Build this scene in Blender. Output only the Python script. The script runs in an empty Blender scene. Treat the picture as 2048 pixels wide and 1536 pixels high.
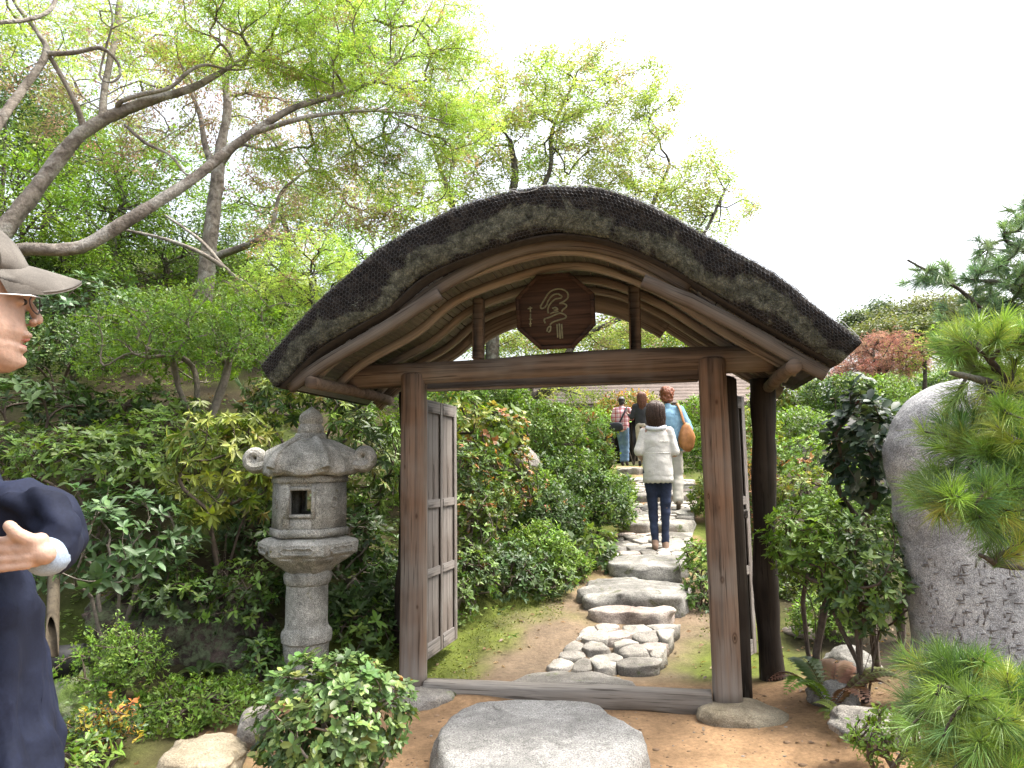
import bpy, bmesh, math
import numpy as np
from mathutils import Vector, Matrix

rng = np.random.default_rng(11)
SC = bpy.context.scene
COL = SC.collection

# ------------------------------------------------------------------ camera
FPX, CAM_H, PITCH, ROLL = 1420.0, 1.274, 0.1186, -0.0127
_F = np.array([0, math.cos(PITCH), math.sin(PITCH)])
_U0 = np.array([0, -math.sin(PITCH), math.cos(PITCH)])
_R0 = np.array([1.0, 0, 0])
_R = math.cos(ROLL) * _R0 + math.sin(ROLL) * _U0
_U = -math.sin(ROLL) * _R0 + math.cos(ROLL) * _U0
CAM = np.array([0, 0, CAM_H])
cd = bpy.data.cameras.new('camera')
cam = bpy.data.objects.new('camera', cd)
COL.objects.link(cam)
cd.sensor_width = 36.0
cd.lens = FPX / 2048 * 36.0
cd.clip_start = 0.05
cd.clip_end = 1500
cam.matrix_world = Matrix(((_R[0], _U[0], -_F[0], 0), (_R[1], _U[1], -_F[1], 0), (_R[2], _U[2], -_F[2], CAM_H), (0, 0, 0, 1)))
SC.camera = cam

# ------------------------------------------------------------------ sky and sun
SUN = np.array([0.43, 0.06, 0.90]); SUN = SUN / np.linalg.norm(SUN)
w = bpy.data.worlds.new('World'); SC.world = w; w.use_nodes = True
nt = w.node_tree; nt.nodes.clear()
wo = nt.nodes.new('ShaderNodeOutputWorld'); bg = nt.nodes.new('ShaderNodeBackground')
sky = nt.nodes.new('ShaderNodeTexSky'); sky.sky_type = 'NISHITA'; sky.sun_disc = False
sky.sun_elevation = math.asin(SUN[2]); sky.sun_rotation = math.atan2(SUN[0], SUN[1])
sky.air_density = 1.0; sky.dust_density = 8.0; sky.ozone_density = 1.0
hs = nt.nodes.new('ShaderNodeHueSaturation'); hs.inputs['Saturation'].default_value = 0.42; hs.inputs['Value'].default_value = 1.18
nt.links.new(sky.outputs[0], hs.inputs['Color']); nt.links.new(hs.outputs[0], bg.inputs[0])
bg.inputs[1].default_value = 0.15
nt.links.new(bg.outputs[0], wo.inputs[0])
sd = bpy.data.lights.new('sun', 'SUN'); sd.energy = 1.35; sd.angle = math.radians(9); sd.color = (1.0, 0.95, 0.86)
so = bpy.data.objects.new('sun', sd); COL.objects.link(so)
so.rotation_euler = Vector(SUN.tolist()).to_track_quat('Z', 'Y').to_euler()
so.location = (-6, -6, 20)
vs = SC.view_settings
vs.view_transform = 'Standard'; vs.look = 'None'; vs.gamma = 1.0; vs.use_curve_mapping = False
vs.exposure = 1.75
SC.render.engine = 'CYCLES'
cy = SC.cycles
cy.max_bounces = 7; cy.diffuse_bounces = 4; cy.glossy_bounces = 2; cy.transmission_bounces = 5; cy.transparent_max_bounces = 6
cy.use_denoising = True
cy.sample_clamp_indirect = 6.0

# ------------------------------------------------------------------ pixel to place
def ray(x, y):
    return _F + _R * (x - 1024) / FPX - _U * (y - 768) / FPX
def PX(x, y, Y):
    v = ray(x, y); return CAM + v * (Y / v[1])
GM = np.array([.264, 4.136, 0]); GU = np.array([.9775, -.211, 0]); GV = np.array([.211, .9775, 0])
def GP(x, y, v0):                        # pixel on the gate's plane v = v0 -> (u, z)
    v = ray(x, y); t = ((GM - CAM) @ GV + v0) / (v @ GV); P = CAM + v * t - GM
    return P @ GU, P[2]
def nrm(v):
    v = np.asarray(v, float); return v / np.maximum(np.linalg.norm(v, axis=-1, keepdims=True), 1e-9)

# ------------------------------------------------------------------ noise
def _hash(i, j, k, seed):
    h = (i.astype(np.uint64) * np.uint64(73856093)) ^ (j.astype(np.uint64) * np.uint64(19349663)) ^ (k.astype(np.uint64) * np.uint64(83492791)) ^ np.uint64(seed * 2654435761 + 97)
    h = (h ^ (h >> np.uint64(13))) * np.uint64(1274126177) & np.uint64(0xffffffff)
    h = (h ^ (h >> np.uint64(16))) & np.uint64(0xffff)
    return h.astype(float) / 65535.0
def vnoise(P, s=1.0, seed=1):
    P = np.asarray(P, float) * s + 1000.0
    i = np.floor(P).astype(np.int64); f = P - i; f = f * f * (3 - 2 * f)
    r = 0
    for a in (0, 1):
        for b in (0, 1):
            for c in (0, 1):
                wgt = (f[:, 0] if a else 1 - f[:, 0]) * (f[:, 1] if b else 1 - f[:, 1]) * (f[:, 2] if c else 1 - f[:, 2])
                r = r + wgt * _hash(i[:, 0] + a, i[:, 1] + b, i[:, 2] + c, seed)
    return r * 2 - 1
def fbm(P, s=1.0, o=3, seed=1):
    r = 0; a = 1.0
    for k in range(o):
        r = r + a * vnoise(P, s * 2 ** k, seed + k * 7); a *= .5
    return r

# ------------------------------------------------------------------ mesh building
class MB:
    def __init__(self): self.V = []; self.F = {3: [], 4: []}; self.poly = []; self.C = []; self.n = 0
    def add(self, V, F, col=None):
        V = np.asarray(V, float).reshape(-1, 3)
        if isinstance(F, np.ndarray): F = [F]
        for f in F:
            f = np.asarray(f)
            if f.size == 0: continue
            self.F[f.shape[1]].append(f + self.n)
        self.V.append(V)
        if col is None: col = (1, 1, 1)
        col = np.asarray(col, float)
        if col.ndim == 1: col = np.tile(col, (len(V), 1))
        self.C.append(col); self.n += len(V); return self
    def ngon(self, V, idx):
        self.V.append(np.asarray(V, float)); self.C.append(np.ones((len(V), 3))); self.poly.append([i + self.n for i in idx]); self.n += len(V)
    def mesh(self, name, smooth=False, color=False, off=None):
        V = np.concatenate(self.V)
        if off is not None: V = V - off
        t = np.concatenate(self.F[3]) if self.F[3] else np.zeros((0, 3), int)
        q = np.concatenate(self.F[4]) if self.F[4] else np.zeros((0, 4), int)
        me = bpy.data.meshes.new(name)
        pl = [len(p) for p in self.poly]; pi = [i for p in self.poly for i in p]
        li = np.concatenate([t.ravel(), q.ravel(), np.array(pi, int)]).astype(np.int32)
        tot = np.concatenate([np.full(len(t), 3), np.full(len(q), 4), np.array(pl, int)]).astype(np.int32)
        st = np.concatenate([[0], np.cumsum(tot)[:-1]]).astype(np.int32)
        me.vertices.add(len(V)); me.vertices.foreach_set('co', V.astype(np.float32).ravel())
        me.loops.add(len(li)); me.loops.foreach_set('vertex_index', li)
        me.polygons.add(len(tot)); me.polygons.foreach_set('loop_start', st)
        if smooth: me.polygons.foreach_set('use_smooth', np.ones(len(tot), bool))
        if color:
            C = np.concatenate(self.C); C = np.concatenate([C, np.ones((len(C), 1))], 1)
            a = me.color_attributes.new('tint', 'FLOAT_COLOR', 'POINT'); a.data.foreach_set('color', C.astype(np.float32).ravel())
        me.update(calc_edges=True); me.validate(); return me
    def build(self, name, mat, parent=None, smooth=False, color=False, world=True):
        off = None
        if parent is not None and world: off = np.array(world_loc(parent))
        me = self.mesh(name, smooth, color, off)
        if mat: me.materials.append(mat)
        o = bpy.data.objects.new(name, me); COL.objects.link(o)
        if parent is not None: o.parent = parent
        return o
def world_loc(o):
    l = Vector((0, 0, 0))
    while o is not None: l = l + o.location; o = o.parent
    return l
def tag(o, label=None, cat=None, group=None, kind=None):
    if label: o['label'] = label
    if cat: o['category'] = cat
    if group: o['group'] = group
    if kind: o['kind'] = kind
    return o
def empty(name, loc, label=None, cat=None, group=None):
    o = bpy.data.objects.new(name, None); COL.objects.link(o); o.location = [float(a) for a in loc]
    o.empty_display_size = .1
    return tag(o, label, cat, group)
def box(c, s):
    c = np.array(c, float); s = np.array(s, float) / 2
    V = np.array([[x, y, z] for x in (-1, 1) for y in (-1, 1) for z in (-1, 1)]) * s + c
    F = np.array([[0, 1, 3, 2], [4, 6, 7, 5], [0, 4, 5, 1], [2, 3, 7, 6], [0, 2, 6, 4], [1, 5, 7, 3]])
    return V, F
def bevbox(c, s, b=.006, jit=0):
    """box with chamfered edges (24 verts)"""
    c = np.array(c, float); h = np.array(s, float) / 2
    b = min(b, h.min() * .8)
    V = []
    for sx in (-1, 1):
        for sy in (-1, 1):
            for sz in (-1, 1):
                sg = np.array([sx, sy, sz])
                for ax in range(3):
                    p = sg * (h - b); p[ax] = sg[ax] * h[ax]; V.append(p)
    V = np.array(V)
    def vid(sx, sy, sz, ax): return ((((sx > 0) * 2) + (sy > 0)) * 2 + (sz > 0)) * 3 + ax
    Q = []; T = []
    for ax in range(3):
        o = [a for a in range(3) if a != ax]
        for s_ in (-1, 1):
            loop = []
            for (a, b2) in ((-1, -1), (1, -1), (1, 1), (-1, 1)):
                sg = [0, 0, 0]; sg[ax] = s_; sg[o[0]] = a; sg[o[1]] = b2; loop.append(vid(*sg, ax))
            if (s_ > 0) != (ax == 1): Q.append(loop)
            else: Q.append(loop[::-1])
    for ax in range(3):                       # edges along ax
        o = [a for a in range(3) if a != ax]
        for a in (-1, 1):
            for b2 in (-1, 1):
                s0 = [0, 0, 0]; s0[ax] = -1; s0[o[0]] = a; s0[o[1]] = b2
                s1 = list(s0); s1[ax] = 1
                Q.append([vid(*s0, o[0]), vid(*s1, o[0]), vid(*s1, o[1]), vid(*s0, o[1])])
    for sx in (-1, 1):
        for sy in (-1, 1):
            for sz in (-1, 1): T.append([vid(sx, sy, sz, 0), vid(sx, sy, sz, 1), vid(sx, sy, sz, 2)])
    return V + c, [np.array(Q), np.array(T)]
def tube(P, R, n=8, cap=True, squash=None, twist=0):
    """tube through points with radii; returns V, F"""
    P = np.asarray(P, float); m = len(P); R = np.broadcast_to(np.asarray(R, float), (m,))
    T = np.gradient(P, axis=0); T = nrm(T)
    a = np.array([0, 0, 1.0]) if abs(T[0][2]) < .9 else np.array([1.0, 0, 0])
    X = nrm(np.cross(T[0], a)); V = []
    ang = np.arange(n) * 2 * np.pi / n + twist
    for i in range(m):
        X = X - T[i] * (X @ T[i]); X = nrm(X); Yv = np.cross(T[i], X)
        sx, sy = (1, 1) if squash is None else squash
        V.append(P[i] + R[i] * (np.outer(np.cos(ang) * sx, X) + np.outer(np.sin(ang) * sy, Yv)))
    V = np.concatenate(V)
    i = np.arange(m - 1)[:, None] * n; j = np.arange(n)[None]; k = (j + 1) % n
    F = [np.stack([i + j, i + k, i + n + k, i + n + j], -1).reshape(-1, 4)]
    if cap:
        V = np.concatenate([V, P[:1], P[-1:]]); c0, c1 = m * n, m * n + 1
        jj = np.arange(n); kk = (jj + 1) % n
        F.append(np.stack([np.full(n, c0), kk, jj], -1)); F.append(np.stack([np.full(n, c1), (m - 1) * n + jj, (m - 1) * n + kk], -1))
    return V, F
def smoothpath(P, k=6):
    """Catmull-Rom through points (rows may hold extra columns)"""
    P = np.asarray(P, float); Q = np.concatenate([2 * P[:1] - P[1:2], P, 2 * P[-1:] - P[-2:-1]]); out = []
    for i in range(len(P) - 1):
        a, b, c, d = Q[i:i + 4]
        for t in np.arange(k) / k:
            out.append(.5 * (2 * b + (c - a) * t + (2 * a - 5 * b + 4 * c - d) * t * t + (3 * b - a - 3 * c + d) * t ** 3))
    out.append(P[-1]); return np.array(out)
def loft(rings, cap=True, closed=True):
    """rings: (m, n, 3)"""
    rings = np.asarray(rings, float); m, n, _ = rings.shape; V = rings.reshape(-1, 3)
    i = np.arange(m - 1)[:, None] * n; j = np.arange(n if closed else n - 1)[None]; k = (j + 1) % n
    F = [np.stack([i + j, i + k, i + n + k, i + n + j], -1).reshape(-1, 4)]
    if cap:
        V = np.concatenate([V, rings[:1].mean(1), rings[-1:].mean(1)])
        jj = np.arange(n); kk = (jj + 1) % n
        F.append(np.stack([np.full(n, m * n), kk, jj], -1)); F.append(np.stack([np.full(n, m * n + 1), (m - 1) * n + jj, (m - 1) * n + kk], -1))
    return V, F
_ico = {}
def ico(s):
    if s not in _ico:
        bm = bmesh.new(); bmesh.ops.create_icosphere(bm, subdivisions=s, radius=1)
        _ico[s] = (np.array([v.co[:] for v in bm.verts]), np.array([[v.index for v in f.verts] for f in bm.faces])); bm.free()
    return _ico[s]
def rockmesh(size, seed, s=4, boxy=.75, rough=.16, top=None, freq=1.6, facets=6):
    V, F = ico(s); V = V.copy(); r = np.random.default_rng(seed)
    V = np.sign(V) * np.abs(V) ** boxy
    for _ in range(facets):                       # flat broken faces
        d = nrm(r.normal(size=3)); lim = r.uniform(.72, 1.0)
        k = V @ d; V = V - np.outer(np.maximum(k - lim, 0) * .85, d)
    n = fbm(V + seed * 3.1, freq, 4, seed)
    V = V * (1 + rough * n)[:, None]
    V = V + nrm(V) * (fbm(V + seed, 6, 3, seed + 3) * .03 + (.5 - np.abs(fbm(V * [1, 1, 1.8] + seed, 2.6, 3, seed + 5))) * rough * .5)[:, None]
    if top is not None: V[:, 2] = np.where(V[:, 2] > top, top + (V[:, 2] - top) * .22, V[:, 2])
    return V * np.array(size), F
def rotz(V, a):
    c, s = math.cos(a), math.sin(a); return V @ np.array([[c, s, 0], [-s, c, 0], [0, 0, 1]])

# ------------------------------------------------------------------ materials
MATS = {}
def mat(name):
    m = bpy.data.materials.new(name); m.use_nodes = True; nt = m.node_tree; nt.nodes.clear()
    out = nt.nodes.new('ShaderNodeOutputMaterial'); b = nt.nodes.new('ShaderNodeBsdfPrincipled')
    nt.links.new(b.outputs[0], out.inputs[0]); MATS[name] = m
    return m, nt, b, out
def N(nt, typ, **kw):
    n = nt.nodes.new(typ)
    for k, v in kw.items():
        if k in n.inputs: n.inputs[k].default_value = v
        else: setattr(n, k, v)
    return n
def ramp(nt, src, stops, interp='LINEAR'):
    r = nt.nodes.new('ShaderNodeValToRGB'); r.color_ramp.interpolation = interp
    el = r.color_ramp.elements
    while len(el) < len(stops): el.new(.5)
    for e, (p, c) in zip(el, stops):
        e.position = p; e.color = (*c, 1) if len(c) == 3 else c
    nt.links.new(src, r.inputs[0]); return r.outputs[0]
def mixc(nt, fac, a, b, mode='MIX'):
    n = nt.nodes.new('ShaderNodeMix'); n.data_type = 'RGBA'; n.blend_type = mode
    for s, v in ((0, fac), (6, a), (7, b)):
        if hasattr(v, 'is_linked'): nt.links.new(v, n.inputs[s])
        else: n.inputs[s].default_value = v if s == 0 else ((*v, 1) if len(v) == 3 else v)
    return n.outputs[2]
def noise(nt, vec, scale, detail=4, rough=.55, dist=0):
    n = nt.nodes.new('ShaderNodeTexNoise'); n.inputs['Scale'].default_value = scale; n.inputs['Detail'].default_value = detail
    n.inputs['Roughness'].default_value = rough; n.inputs['Distortion'].default_value = dist
    nt.links.new(vec, n.inputs['Vector']); return n.outputs[0]
def coords(nt, scale=(1, 1, 1), kind='Object', rot=(0, 0, 0)):
    t = nt.nodes.new('ShaderNodeTexCoord'); mp = nt.nodes.new('ShaderNodeMapping')
    mp.inputs['Scale'].default_value = scale; mp.inputs['Rotation'].default_value = rot
    nt.links.new(t.outputs[kind], mp.inputs[0]); return mp.outputs[0]
def bump(nt, b, h, strength=.4, dist=.01):
    n = nt.nodes.new('ShaderNodeBump'); n.inputs['Strength'].default_value = strength; n.inputs['Distance'].default_value = dist
    nt.links.new(h, n.inputs['Height']); nt.links.new(n.outputs[0], b.inputs['Normal']); return n
def setin(b, **kw):
    for k, v in kw.items(): b.inputs[k.replace('_', ' ')].default_value = v

def m_stone(name, c0, c1, c2, moss=None, mossamt=.5, scale=1.0, speck=.5, mossc=(.07, .09, .03)):
    m, nt, b, o = mat(name); v = coords(nt)
    big = noise(nt, v, 3.5 * scale, 5, .6, .3); fine = noise(nt, v, 120 * scale, 2, .7); mid = noise(nt, v, 22 * scale, 5, .65)
    col = ramp(nt, big, [(.3, c0), (.5, c1), (.7, c2)])
    col = mixc(nt, .55, col, ramp(nt, mid, [(.3, (.35, .35, .35)), (.55, (.5, .5, .5)), (.75, (.7, .7, .68))]), 'OVERLAY')
    sp = ramp(nt, fine, [(.36, (.06, .06, .06)), (.46, (.46, .46, .46)), (.55, (.52, .52, .52)), (.64, (.95, .95, .93))])
    cr = noise(nt, v, 9 * scale, 7, .72, 1.2)
    col = mixc(nt, .75, col, ramp(nt, cr, [(.30, (.16, .15, .14)), (.42, (.48, .48, .48)), (.58, (.52, .52, .52)), (.72, (.84, .83, .80))]), 'OVERLAY')
    col = mixc(nt, speck, col, sp, 'OVERLAY')
    if moss is not None:
        mn = noise(nt, v, 6 * scale, 6, .7, .5)
        geo = nt.nodes.new('ShaderNodeNewGeometry')
        f = ramp(nt, mn, [(mossamt, (0, 0, 0)), (mossamt + .1, (1, 1, 1))])
        col = mixc(nt, f, col, ramp(nt, mid, [(.3, mossc), (.7, tuple(a * 2 for a in mossc))]))
    nt.links.new(col, b.inputs['Base Color']); setin(b, Roughness=.88); b.inputs['Specular IOR Level'].default_value = .25
    hh = mixc(nt, .45, mixc(nt, .35, mid, fine), cr); bump(nt, b, hh, .85, .026)
    return m
def m_wood(name, axis, dark, midc, grey, knots=(), greyamt=.5, palefoot=None, attr=False):
    """weathered timber, grain along an axis (0,1,2) of the object"""
    m, nt, b, o = mat(name)
    sc = [26, 26, 26]; sc[axis] = 1.1
    sc3 = [90, 90, 90]; sc3[axis] = 2.2
    if attr:                                     # length coordinates stored on the mesh, so the grain follows the curve
        at_ = nt.nodes.new('ShaderNodeVertexColor'); at_.layer_name = 'tint'
        def mapped(s_):
            mp = nt.nodes.new('ShaderNodeMapping'); mp.inputs['Scale'].default_value = s_; nt.links.new(at_.outputs[0], mp.inputs[0]); return mp.outputs[0]
        v, v2, v3 = mapped(sc), mapped((1, 1, 1)), mapped(sc3)
    else: v = coords(nt, sc); v2 = coords(nt); v3 = coords(nt, sc3)
    g = noise(nt, v, 1.0, 5, .62, .6); fine = noise(nt, v3, 1.0, 3, .6, .4); big = noise(nt, v2, 2.2, 3, .55)
    col = ramp(nt, g, [(.30, dark), (.5, midc), (.72, tuple(min(1, a * 1.55) for a in midc))])
    gc = ramp(nt, fine, [(.3, tuple(a * .55 for a in grey)), (.62, grey)])
    gf = ramp(nt, big, [(greyamt - .12, (1, 1, 1)), (greyamt + .16, (0, 0, 0))])
    col = mixc(nt, gf, col, gc)
    crack = ramp(nt, fine, [(.33, (.32, .30, .28)), (.41, (1, 1, 1))])
    col = mixc(nt, .85, col, crack, 'MULTIPLY')
    if palefoot:                                  # foot of a post painted paler; on the right one it stands for sunlight
        sep = nt.nodes.new('ShaderNodeSeparateXYZ'); nt.links.new(v2, sep.inputs[0])
        ad = nt.nodes.new('ShaderNodeMath'); ad.operation = 'ADD'; nt.links.new(sep.outputs[2], ad.inputs[0])
        ml = nt.nodes.new('ShaderNodeMath'); ml.operation = 'MULTIPLY'; ml.inputs[1].default_value = .5; nt.links.new(g, ml.inputs[0]); nt.links.new(ml.outputs[0], ad.inputs[1])
        ff = ramp(nt, ad.outputs[0], [(palefoot * .5, (.85, .85, .85)), (palefoot, (0, 0, 0))])
        col = mixc(nt, ff, col, mixc(nt, .5, gc, (.34, .31, .28)))
    for (kx, ky, kz, kr) in knots:
        d = nt.nodes.new('ShaderNodeVectorMath'); d.operation = 'SUBTRACT'; d.inputs[1].default_value = (kx, ky, kz); nt.links.new(v2, d.inputs[0])
        s = nt.nodes.new('ShaderNodeVectorMath'); s.operation = 'MULTIPLY'
        k3 = [1, 1, 1]; k3[axis] = .55; s.inputs[1].default_value = k3; nt.links.new(d.outputs[0], s.inputs[0])
        ln = nt.nodes.new('ShaderNodeVectorMath'); ln.operation = 'LENGTH'; nt.links.new(s.outputs[0], ln.inputs[0])
        mm = nt.nodes.new('ShaderNodeMath'); mm.operation = 'DIVIDE'; mm.inputs[1].default_value = kr * 2; nt.links.new(ln.outputs['Value'], mm.inputs[0])
        kc = ramp(nt, mm.outputs[0], [(.0, (.12, .09, .07)), (.28, (.16, .11, .08)), (.36, (.9, .8, .7)), (.46, (.38, .3, .25)), (.62, (.95, .92, .9)), (1, (1, 1, 1))])
        col = mixc(nt, .92, col, kc, 'MULTIPLY')
    nt.links.new(col, b.inputs['Base Color']); setin(b, Roughness=.82); b.inputs['Specular IOR Level'].default_value = .25
    bump(nt, b, mixc(nt, .45, g, fine), .5, .006)
    return m
def m_plain(name, col, rough=.8, var=.25, scale=20, bumpk=.2, spec=.3, metal=0):
    m, nt, b, o = mat(name); v = coords(nt); n = noise(nt, v, scale, 4, .6)
    c = ramp(nt, n, [(.3, tuple(a * (1 - var) for a in col)), (.7, tuple(min(1, a * (1 + var)) for a in col))])
    nt.links.new(c, b.inputs['Base Color']); setin(b, Roughness=rough, Metallic=metal); b.inputs['Specular IOR Level'].default_value = spec
    if bumpk: bump(nt, b, n, bumpk, .01)
    return m
def m_leaf(name, rough=.45, trans=.35, spec=.4, warm=(1.25, 1.25, .55)):
    m, nt, b, o = mat(name)
    a = nt.nodes.new('ShaderNodeVertexColor'); a.layer_name = 'tint'
    nt.links.new(a.outputs[0], b.inputs['Base Color']); setin(b, Roughness=rough); b.inputs['Specular IOR Level'].default_value = spec
    t = nt.nodes.new('ShaderNodeBsdfTranslucent')
    nt.links.new(mixc(nt, 1.0, a.outputs[0], warm, 'MULTIPLY'), t.inputs[0])
    mx = nt.nodes.new('ShaderNodeMixShader'); mx.inputs[0].default_value = trans
    nt.links.new(b.outputs[0], mx.inputs[1]); nt.links.new(t.outputs[0], mx.inputs[2]); nt.links.new(mx.outputs[0], o.inputs[0])
    return m
def m_tint(name, rough=.9, spec=.2, bumpk=0, scale=60):
    m, nt, b, o = mat(name)
    a = nt.nodes.new('ShaderNodeVertexColor'); a.layer_name = 'tint'
    c = a.outputs[0]
    if bumpk:
        v = coords(nt); n = noise(nt, v, scale, 4, .65)
        c = mixc(nt, .6, c, ramp(nt, n, [(.25, (.25, .25, .25)), (.5, (.5, .5, .5)), (.75, (.75, .75, .75))]), 'OVERLAY'); bump(nt, b, n, bumpk, .01)
    nt.links.new(c, b.inputs['Base Color']); setin(b, Roughness=rough); b.inputs['Specular IOR Level'].default_value = spec
    return m
def m_bark(name, c0, c1, c2, lich=(.20, .21, .18), scale=1.0):
    m, nt, b, o = mat(name); v = coords(nt)
    g = noise(nt, v, 14 * scale, 6, .68, .4); big = noise(nt, v, 4 * scale, 4, .6, .6); fine = noise(nt, v, 60 * scale, 3, .6)
    col = ramp(nt, g, [(.3, c0), (.5, c1), (.7, c2)])
    col = mixc(nt, ramp(nt, big, [(.5, (0, 0, 0)), (.58, (.85, .85, .85))]), col, ramp(nt, fine, [(.35, tuple(a * .5 for a in lich)), (.6, lich)]))
    col = mixc(nt, ramp(nt, big, [(.28, (.7, .7, .7)), (.40, (0, 0, 0))]), col, (.035, .032, .022))
    nt.links.new(col, b.inputs['Base Color']); setin(b, Roughness=.9); b.inputs['Specular IOR Level'].default_value = .2
    bump(nt, b, mixc(nt, .4, g, fine), .9, .025); return m
def m_cloth(name, col, rough=.9, weave=400, wr=9, var=.15, bumpk=.35, spec=.2):
    m, nt, b, o = mat(name); v = coords(nt); n = noise(nt, v, wr, 3, .5, .4); f = noise(nt, v, weave, 1, .5)
    c = ramp(nt, n, [(.3, tuple(a * (1 - var) for a in col)), (.7, tuple(min(1, a * (1 + var)) for a in col))])
    c = mixc(nt, .35, c, ramp(nt, f, [(.3, (.3, .3, .3)), (.7, (.7, .7, .7))]), 'OVERLAY')
    nt.links.new(c, b.inputs['Base Color']); setin(b, Roughness=rough); b.inputs['Specular IOR Level'].default_value = spec
    bump(nt, b, n, bumpk, .02); return m

LEAF = m_leaf('leaf_matte'); GLOSS = m_leaf('leaf_glossy', .42, .22, .38, (1.1, 1.2, .5)); THIN = m_leaf('leaf_thin_young', .6, .5, .2, (1.08, 1.1, .85))
NEEDLE = m_leaf('pine_needle', .4, .25, .4, (1.1, 1.2, .6))
BARK = m_bark('maple_bark', (.06, .05, .041), (.18, .155, .13), (.30, .265, .225), (.38, .36, .32))
BARKD = m_bark('dark_bark', (.025, .02, .016), (.06, .05, .04), (.12, .10, .08), (.16, .16, .13))
TWIG = m_plain('twig_bark', (.085, .065, .05), .85, .4, 30, .3)
TWIGP = m_plain('pale_twig_bark', (.20, .17, .14), .85, .4, 30, .3)

# ------------------------------------------------------------------ ground
def xpath(y): return np.interp(y, [0, 4.1, 4.6, 5.6, 7.3, 8.6, 9.8, 12, 15, 18, 26], [.2, .26, .36, .92, 1.40, 1.76, 2.1, 2.5, 2.72, 2.6, 2.4])
def sstep(a, b, x):
    t = np.clip((np.asarray(x, float) - a) / (b - a), 0, 1); return t * t * (3 - 2 * t)
def terrain(x, y):
    x = np.asarray(x, float); y = np.asarray(y, float)
    z0 = np.interp(y, [-50, 4.5, 4.7, 5.15, 5.5, 6.0, 6.3, 7.05, 8.2, 9, 10, 10.6, 12, 13.6, 16, 25, 60], [0, 0, .014, .088, .155, .24, .295, .365, .49, .61, .76, .86, 1.03, 1.17, 1.27, 1.35, 1.35])
    dl = np.maximum((xpath(y) - .78) - x, 0)
    along = np.interp(y, [4.35, 4.7, 5.3, 8, 14, 22, 60], [0, .32, .85, 2.2, 4.6, 6.2, 6.5])
    side = .05 * np.minimum(dl, .5) + np.maximum(dl - .28, 0) * .62
    bank = np.minimum(side, along) ; bank = bank * sstep(4.25, 4.9, y)
    far = sstep(40, 15, y) * .85 + .15
    bank = bank * far
    dr = np.maximum(x - (xpath(y) + .7), 0)
    rb = np.minimum(dr * .10, .30) * sstep(5.2, 7, y)
    mound = .16 * np.exp(-((x - 2.2) ** 2 / .5 + (y - 3.7) ** 2 / .5)) + .10 * np.exp(-((x + 2.2) ** 2 / .9 + (y - 3.9) ** 2 / .25))
    P = np.stack([x.ravel(), y.ravel(), np.zeros(x.size)], -1)
    nz = (fbm(P, .8, 3, 5) * .03 + fbm(P, 5, 2, 9) * .008).reshape(x.shape)
    near = np.exp(-((x - .3) ** 2 / 1.2 + (y - 3.6) ** 2 / 2))
    z0 = z0 - .045 * sstep(4.25, 3.95, y) * sstep(-1.6, -.9, x) * sstep(2.6, 1.7, x)
    return z0 + bank + rb + mound + nz * (1 - .6 * near) * sstep(100, 20, y)
def tz(x, y): return float(terrain(np.array([x]), np.array([y]))[0])

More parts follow.
